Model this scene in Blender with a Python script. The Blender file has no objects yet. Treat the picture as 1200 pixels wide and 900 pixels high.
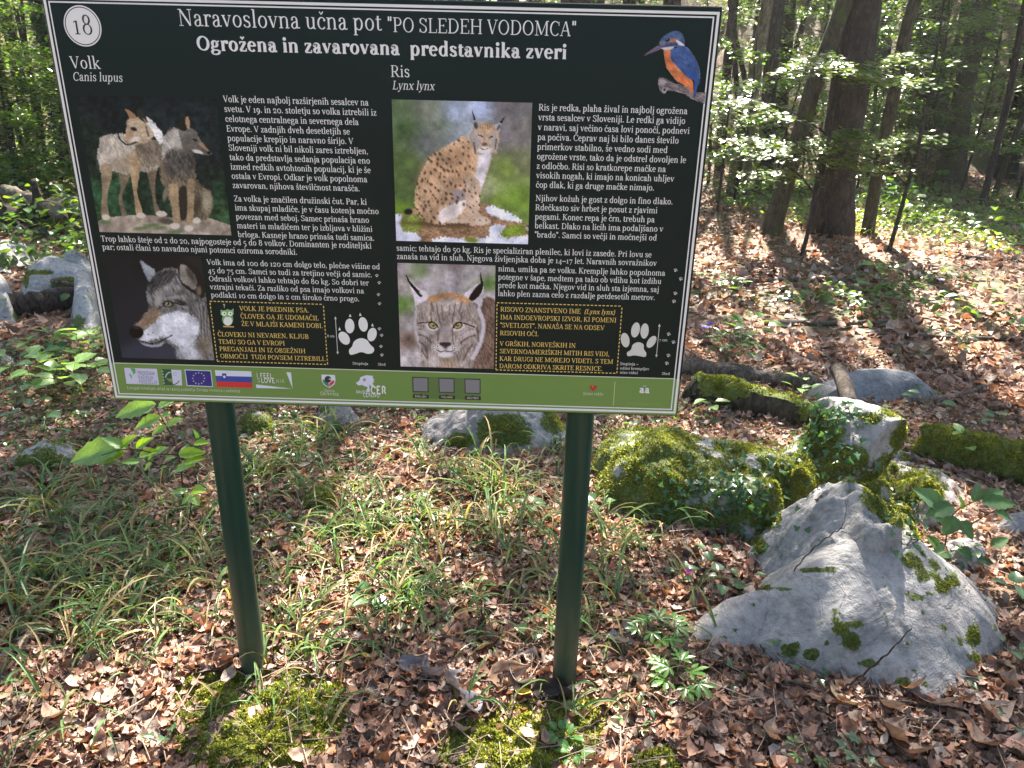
import bpy, math, random
import numpy as np
from mathutils import Vector, Matrix, noise as mnoise
S = bpy.context.scene
COL = S.collection
rad = math.radians
# ------------------------------------------------------------------ camera, sky, sun, exposure
FPX = 890.0
CAM = np.array([0.8638, -1.4809, 1.4136])
CR = np.array([0.99954, 0.01915, 0.02229]); CD = np.array([0.02872, -0.36558, -0.93037]); CF = np.array([-0.00929, 0.93058, -0.36595])
cam_data = bpy.data.cameras.new('camera'); cam_data.sensor_width = 36.0; cam_data.lens = 36.0*FPX/1200.0
cam_data.clip_start = 0.05; cam_data.clip_end = 600.0
cam_data.dof.use_dof = False
cam = bpy.data.objects.new('camera', cam_data); COL.objects.link(cam)
Mx = Matrix(((CR[0], -CD[0], -CF[0], CAM[0]), (CR[1], -CD[1], -CF[1], CAM[1]), (CR[2], -CD[2], -CF[2], CAM[2]), (0, 0, 0, 1)))
cam.matrix_world = Mx
S.camera = cam
SUN_EL = rad(47.0)
SUN_AZ = rad(11.5)      # clockwise from +Y (the direction away from the camera)
w = bpy.data.worlds.new('World'); S.world = w; w.use_nodes = True
nt = w.node_tree; bg = nt.nodes['Background']
sky = nt.nodes.new('ShaderNodeTexSky'); sky.sky_type = 'NISHITA'; sky.sun_disc = False
sky.sun_elevation = SUN_EL; sky.sun_rotation = SUN_AZ; sky.air_density = 1.0; sky.dust_density = 2.0; sky.ozone_density = 1.0
nt.links.new(sky.outputs[0], bg.inputs[0]); bg.inputs[1].default_value = 0.056
sd = bpy.data.lights.new('sun', 'SUN'); sd.energy = 5.0; sd.angle = rad(0.53); sd.color = (1.0, 0.93, 0.83)
so = bpy.data.objects.new('sun', sd); COL.objects.link(so)
SUNV = Vector((math.sin(SUN_AZ)*math.cos(SUN_EL), math.cos(SUN_AZ)*math.cos(SUN_EL), math.sin(SUN_EL)))
so.rotation_euler = (-SUNV).to_track_quat('-Z', 'Y').to_euler(); so.location = (3, 10, 20)
S.view_settings.view_transform = 'Standard'; S.view_settings.look = 'None'; S.view_settings.gamma = 1.0
S.view_settings.exposure = 2.8
S.render.engine = 'CYCLES'
cy = S.cycles
cy.use_denoising = True; cy.max_bounces = 8; cy.diffuse_bounces = 4; cy.glossy_bounces = 3; cy.transmission_bounces = 4; cy.transparent_max_bounces = 4
cy.caustics_reflective = False; cy.caustics_refractive = False
try: cy.denoiser = 'OPENIMAGEDENOISE'; cy.denoising_prefilter = 'ACCURATE'
except Exception: pass

# ------------------------------------------------------------------ helpers
np.seterr(over='ignore')
rng = np.random.default_rng(7)
random.seed(7)
def lin(c):
    c = np.asarray(c, float)/255.0
    return np.where(c <= 0.04045, c/12.92, ((c+0.055)/1.055)**2.4)
def hsh(ix, iy, iz, s):
    h = (ix.astype(np.int64)*374761393 + iy.astype(np.int64)*668265263 + iz.astype(np.int64)*2147483647 + s*974711) & 0xffffffff
    h = ((h ^ (h >> 13))*1274126177) & 0xffffffff
    h = (h ^ (h >> 16))*2246822519 & 0xffffffff
    return ((h ^ (h >> 15)) & 0xffffff)/float(0xffffff)
def vnoise(x, y, z=0.0, s=0):
    x, y, z = np.broadcast_arrays(np.asarray(x, float), np.asarray(y, float), np.asarray(z, float))
    ix, iy, iz = np.floor(x), np.floor(y), np.floor(z)
    fx, fy, fz = x-ix, y-iy, z-iz
    fx, fy, fz = [f*f*(3-2*f) for f in (fx, fy, fz)]
    r = 0
    for a in (0, 1):
        for b in (0, 1):
            for c in (0, 1):
                r = r + hsh(ix+a, iy+b, iz+c, s)*(fx if a else 1-fx)*(fy if b else 1-fy)*(fz if c else 1-fz)
    return r*2-1
def fbm(x, y, z=0.0, s=0, o=4, g=0.5):
    r = 0; a = 1.0; f = 1.0
    for i in range(o):
        r = r + a*vnoise(np.asarray(x)*f+17.3*i, np.asarray(y)*f-9.1*i, np.asarray(z)*f+3.7*i, s+i); a *= g; f *= 2.03
    return r
def sstep(a, b, x):
    t = np.clip((x-a)/(b-a), 0, 1); return t*t*(3-2*t)
def ray(u, v):
    d = CR*(u-600)/FPX + CD*(v-450)/FPX + CF
    return d
def terr(x, y):
    x = np.asarray(x, float); y = np.asarray(y, float)
    r = np.hypot(x-0.6, y)
    m = sstep(0.8, 3.0, r)
    z = 0.03*m*fbm(x*0.9, y*0.9, 0, 5, 3) + 0.012*vnoise(x*4, y*4, 0, 9)
    z = z + 0.10*sstep(3, 9, r)*fbm(x*0.25, y*0.25, 0, 6, 3)
    hr = 0.40*sstep(2.5, 7.5, x) + 0.15
    z = z + hr*np.maximum(0, y-12.5)**1.1*sstep(12.0, 16.0, y)*1.0
    z = z - 0.0*x
    return np.where(z > 4.0, 4.0+3.0*(1-np.exp(-(z-4.0)/3.0)), z)
def at_y(u, v, y):
    d = ray(u, v); k = (y-CAM[1])/d[1]; return CAM + d*k
def at_z(u, v, z):
    d = ray(u, v); k = (z-CAM[2])/d[2]; return CAM + d*k
_KS = np.concatenate([np.arange(0.6, 4, 0.05), 4*1.018**np.arange(170)])
def G(u, v, dz=0.0):
    """point of the photograph (u, v) on the terrain, dz above it"""
    d = ray(u, v); ks = _KS
    for _ in range(3):
        P = CAM+d*ks[:, None]; below = P[:, 2] < terr(P[:, 0], P[:, 1])+dz
        if not below.any(): return CAM+d*30
        i = max(1, int(np.argmax(below))); ks = np.linspace(ks[i-1], ks[i], 14)
    return CAM+d*ks[-1] if i >= len(ks) else CAM+d*ks[min(i, len(ks)-1)]*1.0
def dist(p): return float(np.dot(np.asarray(p)-CAM, CF))
def px(p, n): return n*dist(p)/FPX          # n photograph pixels at p, in metres

def mesh_obj(name, verts, faces, mat, parent=None, smooth=False, cols=None, attr='tint', fattr=None, loc=None):
    me = bpy.data.meshes.new(name)
    verts = np.asarray(verts, np.float32)
    if isinstance(faces, np.ndarray):
        k = faces.shape[1]; nf = len(faces)
        me.vertices.add(len(verts)); me.vertices.foreach_set('co', verts.ravel())
        me.loops.add(nf*k); me.loops.foreach_set('vertex_index', faces.astype(np.int32).ravel())
        me.polygons.add(nf); me.polygons.foreach_set('loop_start', np.arange(0, nf*k, k, dtype=np.int32))
        me.update(calc_edges=True)
    else:
        me.from_pydata([tuple(map(float, p)) for p in verts], [], [tuple(int(i) for i in f) for f in faces]); me.update()
    if smooth: me.polygons.foreach_set('use_smooth', [True]*len(me.polygons))
    if cols is not None:
        a = me.color_attributes.new(attr, 'FLOAT_COLOR', 'POINT')
        c = np.ones((len(verts), 4), np.float32); c[:, :3] = cols; a.data.foreach_set('color', c.ravel())
    if fattr is not None:
        for nm, vals in fattr.items():
            a = me.attributes.new(nm, 'FLOAT', 'POINT'); a.data.foreach_set('value', np.asarray(vals, np.float32))
    if mat is not None: me.materials.append(mat)
    o = bpy.data.objects.new(name, me); COL.objects.link(o)
    if loc is not None: o.location = loc
    if parent is not None: o.parent = parent
    return o
def empty(name, loc=(0, 0, 0), rz=0.0):
    o = bpy.data.objects.new(name, None); COL.objects.link(o); o.location = tuple(float(c) for c in loc); o.rotation_euler = (0, 0, rz); o.empty_display_size = 0.1
    return o
def tag(o, label=None, cat=None, group=None, kind=None):
    if label: o['label'] = label
    if cat: o['category'] = cat
    if group: o['group'] = group
    if kind: o['kind'] = kind
    return o
def grid_faces(nu, nv, off=0):
    i, j = np.meshgrid(np.arange(nu-1), np.arange(nv-1), indexing='ij')
    a = (i*nv+j).ravel()+off
    return np.stack([a, a+1, a+nv+1, a+nv], 1)
def tube(pts, radii, n=8, noise_amp=0.0, seed=0, cap=True, flat=1.0):
    """tapered tube through pts; returns verts, faces(list)"""
    pts = np.asarray(pts, float); m = len(pts); V = []; F = []
    radii = np.broadcast_to(np.asarray(radii, float), (m,))
    t0 = pts[1]-pts[0]; up = np.array([0, 0, 1.0]) if abs(t0[2]) < 0.8*np.linalg.norm(t0) else np.array([0, 1.0, 0])
    for i in range(m):
        t = pts[min(i+1, m-1)]-pts[max(i-1, 0)]; t = t/max(np.linalg.norm(t), 1e-9)
        s = np.cross(up, t); s /= max(np.linalg.norm(s), 1e-9); u2 = np.cross(t, s)
        up = u2
        for k in range(n):
            a = 2*math.pi*k/n; r = radii[i]
            if noise_amp: r = r*(1+noise_amp*float(fbm(math.cos(a)*1.6+seed, math.sin(a)*1.6, i*0.35, seed, 3)))
            V.append(pts[i]+(s*math.cos(a)+u2*math.sin(a)*flat)*r)
    for i in range(m-1):
        for k in range(n):
            a = i*n+k; b = i*n+(k+1) % n; F.append((a, b, b+n, a+n))
    if cap: F.append(tuple(range(n-1, -1, -1))); F.append(tuple((m-1)*n+k for k in range(n)))
    return V, F
def join(parts):
    V = []; F = []
    for v, f in parts:
        o = len(V); V += list(v); F += [tuple(i+o for i in q) for q in f]
    return V, F
def spline(P, n):
    P = np.asarray(P, float); m = len(P)
    if m == 2: return P[0]+(P[1]-P[0])*np.linspace(0, 1, n)[:, None]
    out = []
    for q in np.linspace(0, m-1, n):
        i = min(int(q), m-2); t = q-i
        p0 = P[max(i-1, 0)]; p1 = P[i]; p2 = P[i+1]; p3 = P[min(i+2, m-1)]
        out.append(0.5*((2*p1)+(p2-p0)*t+(2*p0-5*p1+4*p2-p3)*t*t+(3*p1-p0-3*p2+p3)*t**3))
    return np.array(out)

# ------------------------------------------------------------------ materials
def new_mat(name):
    m = bpy.data.materials.new(name); m.use_nodes = True
    n = m.node_tree; return m, n, n.nodes['Principled BSDF']
def N(n, t, **kw):
    q = n.nodes.new(t)
    for k, v in kw.items(): setattr(q, k, v)
    return q
def ramp(n, stops, fac=None, interp='LINEAR'):
    r = n.nodes.new('ShaderNodeValToRGB'); r.color_ramp.interpolation = interp
    e = r.color_ramp.elements
    while len(e) > 1: e.remove(e[-1])
    e[0].position = stops[0][0]; e[0].color = (*stops[0][1], 1)
    for p, c in stops[1:]:
        x = e.new(p); x.color = (*c, 1)
    if fac is not None: n.links.new(fac, r.inputs[0])
    return r
def noise_tex(n, scale, detail=5, rough=0.55, coord='Object', dist_=0.0, vec=None):
    t = N(n, 'ShaderNodeTexNoise'); t.inputs['Scale'].default_value = scale; t.inputs['Detail'].default_value = detail; t.inputs['Roughness'].default_value = rough; t.inputs['Distortion'].default_value = dist_
    if vec is None:
        tc = N(n, 'ShaderNodeTexCoord'); vec = tc.outputs[coord]
    n.links.new(vec, t.inputs['Vector'])
    return t
def bump(n, h, strength, distance, into, prev=None):
    b = N(n, 'ShaderNodeBump'); b.inputs['Strength'].default_value = strength; b.inputs['Distance'].default_value = distance
    n.links.new(h, b.inputs['Height'])
    if prev is not None: n.links.new(prev.outputs[0], b.inputs['Normal'])
    if into is not None: n.links.new(b.outputs[0], into)
    return b
def mix(n, a, b, fac, mode='MIX'):
    m = N(n, 'ShaderNodeMix', data_type='RGBA', blend_type=mode)
    for s, v in ((6, a), (7, b)):
        if hasattr(v, 'is_linked') or hasattr(v, 'links'): n.links.new(v, m.inputs[s])
        else: m.inputs[s].default_value = (*v, 1)
    if hasattr(fac, 'links'): n.links.new(fac, m.inputs[0])
    else: m.inputs[0].default_value = fac
    return m.outputs[2]
def mat_leaf(name, trans=0.45, rough=0.45, tcol=(1.6, 1.5, 0.5), spec=0.5, rand=True):
    """two-sided leaf: colour from the 'tint' attribute, part of the light passes through"""
    m, n, p = new_mat(name)
    at = N(n, 'ShaderNodeAttribute', attribute_name='tint')
    c = at.outputs['Color']
    if rand:
        nz = noise_tex(n, 40, 3, coord='Object'); r = ramp(n, [(0.3, (0.7, 0.7, 0.7)), (0.7, (1.25, 1.25, 1.25))], nz.outputs[0])
        c = mix(n, c, r.outputs[0], 1.0, 'MULTIPLY')
    n.links.new(c, p.inputs['Base Color']); p.inputs['Roughness'].default_value = rough
    p.inputs['Specular IOR Level'].default_value = spec
    tr = N(n, 'ShaderNodeBsdfTranslucent'); tc = mix(n, c, tcol, 1.0, 'MULTIPLY'); n.links.new(tc, tr.inputs[0])
    ms = N(n, 'ShaderNodeMixShader'); ms.inputs[0].default_value = trans
    n.links.new(p.outputs[0], ms.inputs[1]); n.links.new(tr.outputs[0], ms.inputs[2])
    n.links.new(ms.outputs[0], n.nodes['Material Output'].inputs[0])
    return m
def mat_plain(name, col, rough=0.5, spec=0.5, bumps=None, metallic=0.0):
    m, n, p = new_mat(name)
    p.inputs['Base Color'].default_value = (*col, 1); p.inputs['Roughness'].default_value = rough; p.inputs['Specular IOR Level'].default_value = spec
    p.inputs['Metallic'].default_value = metallic
    if bumps:
        nz = noise_tex(n, bumps[0], 4); bump(n, nz.outputs[0], bumps[1], bumps[2], p.inputs['Normal'])
    return m
def mat_attr(name, rough=0.5, spec=0.4):
    m, n, p = new_mat(name)
    at = N(n, 'ShaderNodeAttribute', attribute_name='tint'); n.links.new(at.outputs['Color'], p.inputs['Base Color'])
    p.inputs['Roughness'].default_value = rough; p.inputs['Specular IOR Level'].default_value = spec
    return m
def mat_ground():
    m, n, p = new_mat('forest_floor')
    g = N(n, 'ShaderNodeNewGeometry'); P = g.outputs['Position']
    n1 = noise_tex(n, 26, 8, 0.65, vec=P, dist_=0.4); n2 = noise_tex(n, 3.0, 4, vec=P)
    v = N(n, 'ShaderNodeTexVoronoi'); v.inputs['Scale'].default_value = 22; n.links.new(P, v.inputs['Vector'])
    c1 = ramp(n, [(0.28, (0.030, 0.018, 0.011)), (0.5, (0.13, 0.08, 0.05)), (0.72, (0.30, 0.20, 0.14))], n1.outputs[0])
    sep = N(n, 'ShaderNodeSeparateColor'); n.links.new(v.outputs['Color'], sep.inputs[0])
    c2 = ramp(n, [(0.0, (0.05, 0.03, 0.02)), (0.4, (0.20, 0.12, 0.08)), (1.0, (0.36, 0.25, 0.18))], sep.outputs[0])
    c = mix(n, c1.outputs[0], c2.outputs[0], 0.5)
    gr = noise_tex(n, 1.2, 6, 0.7, vec=P); gm = ramp(n, [(0.48, (0, 0, 0)), (0.62, (0.75,)*3)], gr.outputs[0])
    c = mix(n, c, (0.05, 0.07, 0.02), gm.outputs[0])
    n.links.new(c, p.inputs['Base Color']); p.inputs['Roughness'].default_value = 0.85; p.inputs['Specular IOR Level'].default_value = 0.25
    b1 = bump(n, n1.outputs[0], 0.9, 0.02, None); bump(n, v.outputs['Distance'], 0.6, 0.01, p.inputs['Normal'], b1)
    return m
def mat_rock(name, base=(0.33, 0.315, 0.30), dark=(0.10, 0.10, 0.105), sc=1.0):
    """limestone; attribute 'moss' 0..1 turns it to moss"""
    m, n, p = new_mat(name)
    g = N(n, 'ShaderNodeNewGeometry'); P = g.outputs['Position']
    n1 = noise_tex(n, 7*sc, 9, 0.62, vec=P, dist_=0.6); n2 = noise_tex(n, 42*sc, 6, 0.6, vec=P)
    n3 = noise_tex(n, 2.4*sc, 3, vec=P)
    warm = mix(n, base, (base[0]*1.0, base[1]*0.91, base[2]*0.88), ramp(n, [(0.42, (0, 0, 0)), (0.62, (1, 1, 1))], n3.outputs[0]).outputs[0])
    c = mix(n, dark, warm, ramp(n, [(0.26, (0.15,)*3), (0.5, (0.8,)*3), (0.68, (1,)*3)], n1.outputs[0]).outputs[0])
    c = mix(n, c, ramp(n, [(0.3, (0.62,)*3), (0.55, (1.0,)*3), (0.75, (1.18,)*3)], n2.outputs[0]).outputs[0], 1.0, 'MULTIPLY')
    # hairline cracks
    vo = N(n, 'ShaderNodeTexVoronoi', feature='DISTANCE_TO_EDGE'); vo.inputs['Scale'].default_value = 6.5*sc
    dv = mix(n, P, n1.outputs[1], 0.10, 'ADD'); n.links.new(dv, vo.inputs['Vector'])
    cr = ramp(n, [(0.0, (0.0,)*3), (0.010, (1,)*3)], vo.outputs['Distance'])
    crm = mix(n, cr.outputs[0], (1, 1, 1), ramp(n, [(0.44, (0, 0, 0)), (0.56, (1, 1, 1))], n3.outputs[0]).outputs[0])
    c = mix(n, c, mix(n, (0.72, 0.72, 0.72), (1, 1, 1), crm), 1.0, 'MULTIPLY')
    at = N(n, 'ShaderNodeAttribute', attribute_name='moss')
    mz = noise_tex(n, 60, 5, 0.7, vec=P)
    mm = N(n, 'ShaderNodeMath', operation='MULTIPLY_ADD'); n.links.new(mz.outputs[0], mm.inputs[0]); mm.inputs[1].default_value = 0.9; 
    sub = N(n, 'ShaderNodeMath', operation='SUBTRACT'); n.links.new(at.outputs['Fac'], sub.inputs[0]); sub.inputs[1].default_value = 0.45
    n.links.new(sub.outputs[0], mm.inputs[2])
    mf = ramp(n, [(0.44, (0, 0, 0)), (0.54, (1, 1, 1))], mm.outputs[0])
    mc = ramp(n, [(0.3, (0.03, 0.042, 0.008)), (0.55, (0.08, 0.11, 0.018)), (0.75, (0.17, 0.205, 0.035))], noise_tex(n, 110, 5, 0.7, vec=P).outputs[0])
    c = mix(n, c, mc.outputs[0], mf.outputs[0])
    n.links.new(c, p.inputs['Base Color']); p.inputs['Roughness'].default_value = 0.72; p.inputs['Specular IOR Level'].default_value = 0.35
    b1 = bump(n, n1.outputs[0], 0.9, 0.03, None); b2 = bump(n, n2.outputs[0], 0.8, 0.008, None, b1)
    b3 = bump(n, crm, 0.5, 0.006, None, b2); bump(n, mz.outputs[0], 0.35, 0.012, p.inputs['Normal'], b3)
    return m
def mat_bark(name, a, b, moss=0.0, sc=1.0):
    m, n, p = new_mat(name)
    tc = N(n, 'ShaderNodeTexCoord'); mp = N(n, 'ShaderNodeMapping'); mp.inputs['Scale'].default_value = (1, 1, 0.34); n.links.new(tc.outputs['Object'], mp.inputs[0])
    n1 = noise_tex(n, 30*sc, 9, 0.72, vec=mp.outputs[0], dist_=0.9); n2 = noise_tex(n, 5*sc, 4, coord='Object'); n3 = noise_tex(n, 70*sc, 5, 0.7, coord='Object')
    c = ramp(n, [(0.34, tuple(x*0.35 for x in a)), (0.5, a), (0.68, b)], n1.outputs[0]).outputs[0]
    c = mix(n, c, ramp(n, [(0.3, (0.6,)*3), (0.7, (1.35,)*3)], n3.outputs[0]).outputs[0], 1.0, 'MULTIPLY')
    if moss:
        mf = ramp(n, [(0.62-0.25*moss, (0, 0, 0)), (0.72-0.2*moss, (0.9,)*3)], n2.outputs[0])
        c = mix(n, c, (0.075, 0.09, 0.018), mf.outputs[0])
    n.links.new(c, p.inputs['Base Color']); p.inputs['Roughness'].default_value = 0.85; p.inputs['Specular IOR Level'].default_value = 0.25
    b0 = bump(n, n1.outputs[0], 1.0, 0.035, None); bump(n, n3.outputs[0], 0.5, 0.006, p.inputs['Normal'], b0)
    return m
MT = {}
MT['ground'] = mat_ground()
MT['rock'] = mat_rock('limestone')
MT['white_rock'] = mat_rock('white_limestone', (0.37, 0.37, 0.36), (0.16, 0.165, 0.17))
MT['slab'] = mat_rock('grey_limestone', (0.20, 0.21, 0.225), (0.10, 0.11, 0.12))
MT['bark_dark'] = mat_bark('dark_bark', (0.055, 0.042, 0.034), (0.13, 0.105, 0.085))
MT['bark_brown'] = mat_bark('brown_bark', (0.055, 0.038, 0.030), (0.115, 0.086, 0.070), sc=0.7)
MT['bark_moss'] = mat_bark('mossy_bark', (0.075, 0.062, 0.04), (0.16, 0.135, 0.085), 0.35)
MT['bark_pale'] = mat_bark('pale_bark', (0.17, 0.14, 0.09), (0.34, 0.30, 0.20), 0.2)
MT['wood_grey'] = mat_bark('weathered_wood', (0.15, 0.115, 0.09), (0.33, 0.27, 0.22), 0.0, 1.6)
MT['twig'] = mat_bark('twig_bark', (0.10, 0.07, 0.055), (0.27, 0.20, 0.17), 0.0, 3)
MT['litter'] = mat_leaf('dry_leaf', 0.22, 0.6, (1.25, 1.0, 0.75), 0.35)
MT['leaf'] = mat_leaf('green_leaf', 0.45, 0.30, (1.7, 1.75, 0.55), 0.5)
MT['blade'] = mat_leaf('sedge_blade', 0.35, 0.38, (1.5, 1.5, 0.5), 0.5, rand=False)
MT['moss'] = mat_leaf('moss', 0.3, 0.8, (1.5, 1.5, 0.5), 0.1, rand=False)
MT['petal'] = mat_leaf('petal', 0.4, 0.5, (1, 1, 1), 0.3, rand=False)
# ------------------------------------------------------------------ the information board
BW, BH, BZ = 1.2, 0.7817, 1.5500          # width, height, top of the panel
def _homog(src, dst):
    A = []
    for (x, y), (u, v) in zip(src, dst):
        A.append([x, y, 1, 0, 0, 0, -u*x, -u*y, -u]); A.append([0, 0, 0, x, y, 1, -v*x, -v*y, -v])
    return np.linalg.svd(np.array(A))[2][-1].reshape(3, 3)
HB = _homog([(46, -11), (846.7, 9.2), (794.2, 489), (135, 469.2)], [(0, 0), (BW, 0), (BW, BH), (0, BH)])
def bd(pts, crop=None):
    """points measured on the photograph (optionally inside a crop: x0, y0, scale) -> board metres (x right, y down)"""
    p = np.atleast_2d(np.asarray(pts, float))
    if crop is not None: p = np.stack([crop[0]+p[:, 0]/crop[2], crop[1]+p[:, 1]/crop[2]], 1)
    q = np.c_[p, np.ones(len(p))] @ HB.T
    return q[:, :2]/q[:, 2:3]
GLY = {
'a': (50, 'c 9 37 12 52 34 53 34 34;l 34 34 34 9;c 34 9 34 0 41 0 48 4;c 34 28 6 26 3 6 17 0;c 17 0 26 -1 32 4 34 10;d 11 37'),
'b': (57, 'l 13 75 13 3;f 3 13 74;a 30 24 18 24 -150 140'), 'c': (46, 'a 26 24 20 24 40 320;d 39 37'),
'd': (58, 'l 43 75 43 1;f 33 43 74;f 43 53 1;a 27 24 19 24 40 320'), 'e': (49, 'a 25 24 19 24 4 318;t 7 27 43 27'),
'f': (34, 'l 15 1 15 58;c 15 58 15 74 26 77 35 70;f 5 26 1;f 5 29 46;d 34 69'),
'g': (51, 'a 23 33 15 15 0 360;c 14 20 2 11 9 3 26 2;c 26 2 46 1 46 -9;c 26 2 44 2 46 -3 45 -10;c 45 -10 38 -24 6 -23 5 -11;c 5 -11 5 -4 12 0 16 2;t 34 44 48 47'),
'h': (59, 'l 14 75 14 1;f 4 14 74;c 14 38 22 50 44 54 44 32;l 44 32 44 1;f 4 23 1;f 35 54 1'),
'i': (30, 'l 15 48 15 1;f 5 15 47;f 5 25 1;d 14 66'), 'j': (29, 'l 17 48 17 -8;c 17 -8 17 -21 8 -22 1 -17;f 7 17 47;d 16 66'),
'k': (55, 'l 14 75 14 1;f 4 14 74;f 4 23 1;t 16 22 42 46;l 23 27 45 2;f 34 50 47;f 36 54 1'), 'l': (30, 'l 15 75 15 1;f 5 15 74;f 5 25 1'),
'm': (89, 'l 14 48 14 1;f 4 14 47;c 14 38 22 50 44 54 44 32;l 44 32 44 1;c 44 38 52 50 74 54 74 32;l 74 32 74 1;f 4 23 1;f 35 53 1;f 65 84 1'),
'n': (59, 'l 14 48 14 1;f 4 14 47;c 14 38 22 50 44 54 44 32;l 44 32 44 1;f 4 23 1;f 35 54 1'), 'o': (54, 'a 27 24 20 24 0 360'),
'p': (57, 'l 13 48 13 -20;f 3 13 47;f 3 23 -21;a 30 24 18 24 -140 140'), 'r': (42, 'l 14 48 14 1;f 4 14 47;f 4 25 1;c 14 34 18 47 28 51 36 46;d 36 43'),
's': (43, 'c 35 38 32 52 9 52 9 37;k 9 37 13 29 31 21 35 12;c 35 12 35 -4 8 -3 7 11'), 't': (34, 'l 15 60 15 12;c 15 12 15 -2 25 -1 33 5;f 4 31 46'),
'u': (58, 'l 14 48 14 18;c 14 18 14 -4 32 -3 43 11;l 43 48 43 1;f 4 14 47;f 33 43 47;f 43 53 1'), 'v': (51, 'l 9 47 26 1;t 26 1 42 47;f 1 18 47;f 34 49 47'),
'w': (74, 'l 8 47 23 1;t 23 1 37 44;l 37 47 52 1;t 52 1 66 47;f 1 17 47;f 58 73 47'), 'x': (51, 'l 9 47 42 1;t 41 47 9 1;f 1 18 47;f 33 49 47;f 1 17 1;f 34 51 1'),
'y': (50, 'l 9 47 26 2;t 42 47 20 -15;t 20 -15 10 -20;f 1 18 47;f 34 49 47;d 9 -17'), 'z': (45, 'f 6 39 46;k 36 45 8 2;f 6 41 1;t 7 46 7 35;t 40 1 40 13'),
'A': (68, 't 10 1 33 69;l 35 69 58 1;t 18 24 50 24;f 2 19 1;f 48 67 1'),
'B': (64, 'l 16 69 16 1;f 5 32 68;f 5 34 1;t 16 36 34 36;a 32 52 18 16 -90 90;a 34 18.5 21 17.5 -90 90'), 'C': (64, 'a 36 34.5 29 34 48 315;t 58 67 58 48'),
'D': (74, 'l 16 69 16 1;f 5 34 68;f 5 34 1;a 33 34.5 33 33.5 -90 90'), 'E': (62, 'l 16 69 16 1;f 5 54 68;f 5 56 1;t 16 36 40 36;t 54 68 54 54;t 57 1 57 17;t 40 43 40 29'),
'G': (72, 'a 36 34.5 29 34 48 325;t 59 67 59 48;l 61 32 61 8;f 48 69 32'), 'H': (80, 'l 16 69 16 1;l 64 69 64 1;f 5 27 1;f 5 27 68;f 53 75 1;f 53 75 68;t 16 36 64 36'),
'I': (38, 'l 19 69 19 1;f 8 30 68;f 8 30 1'), 'J': (50, 'l 32 69 32 14;c 32 14 30 -4 12 -3 6 8;f 20 44 68'),
'K': (70, 'l 16 69 16 1;f 5 27 68;f 5 27 1;t 16 30 52 68;l 27 40 59 1;f 44 63 68;f 49 69 1'), 'L': (58, 'l 16 69 16 1;f 5 28 68;f 5 53 1;t 54 1 54 18'),
'M': (92, 't 16 68 16 1;l 17 68 45 4;t 45 4 74 68;l 76 68 76 1;f 4 18 68;f 74 88 68;f 5 27 1;f 65 88 1'),
'N': (77, 't 15 68 15 1;l 15 68 61 1;t 61 68 61 1;f 4 17 68;f 50 72 68;f 5 26 1'), 'O': (74, 'a 37 34.5 30 34 0 360'),
'P': (60, 'l 16 69 16 1;f 5 34 68;f 5 28 1;a 33 50 20 18 -90 90;t 16 32 34 32'), 'R': (68, 'l 16 69 16 1;f 5 34 68;f 5 28 1;a 33 50 20 18 -90 90;t 16 32 34 32;l 34 32 57 1;f 51 68 1'),
'S': (56, 'c 46 54 42 72 10 74 10 53;c 10 53 10 38 47 38 47 18;c 47 18 47 -5 12 -5 9 17;t 48 68 47 50;t 8 1 9 18'),
'T': (62, 'l 31 68 31 1;f 5 57 68;f 20 42 1;t 5 68 5 54;t 57 68 57 54'), 'U': (75, 'l 16 68 16 26;c 16 26 16 -8 60 -9 60 26;t 60 26 60 68;f 5 27 68;f 50 71 68'),
'V': (66, 'l 10 68 34 1;t 34 1 57 68;f 1 20 68;f 47 66 68'), 'Z': (60, 'f 8 52 68;k 50 66 10 3;f 8 54 1;t 8 68 8 54;t 54 1 54 16'),
'Y': (62, 'l 9 68 31 34;t 31 34 54 68;l 31 34 31 1;f 1 20 68;f 44 62 68;f 20 42 1'), 'F': (58, 'l 16 69 16 1;f 5 54 68;f 5 28 1;t 16 36 40 36;t 54 68 54 54'),
'0': (60, 'a 30 24 23 24 0 360'), '1': (42, 'l 22 48 22 1;f 10 34 1;t 22 47 9 42'), '2': (52, 'c 9 36 12 55 40 54 40 35;t 40 35 34 20 8 3;k 8 3 44 3;d 11 36'),
'4': (55, 'l 36 46 36 -20;t 36 46 6 2;f 6 50 1'), '5': (50, 'k 13 46 40 46;t 12 46 11 20;a 23 3 18 20 125 -125'), '7': (50, 'k 6 45 44 45;t 44 46 17 -20;t 6 47 6 36'),
'8': (58, 'a 29 52 16 16 0 360;a 29 18 20 18 0 360'), '9': (55, 'a 26 26 18 22 0 360;c 45 26 46 -6 25 -18 10 -20'),
'.': (24, 'd 12 5'), ',': (24, 'd 12 5;t 14 3 8 -11'), ';': (26, 'd 13 5;d 13 42;t 15 3 9 -11'), '"': (34, 'l 11 73 11 52;l 24 73 24 52'), ':': (26, 'd 13 5;d 13 42'),
'(': (34, 'a 34 28 22 46 118 242'), ')': (34, 'a 0 28 22 46 -62 62'), '-': (34, 'k 5 24 29 24'), '\u2013': (52, 'k 3 24 49 24'), '?': (40, 'c 7 52 7 74 34 74 34 56;l 34 52 19 32 19 20;d 19 5'), ' ': (25, ''),
}
CAR = {'\u010d': ('c', 25, 60), '\u0161': ('s', 22, 60), '\u017e': ('z', 23, 60), '\u010c': ('C', 36, 80), '\u0160': ('S', 28, 80), '\u017d': ('Z', 31, 80)}
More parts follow.
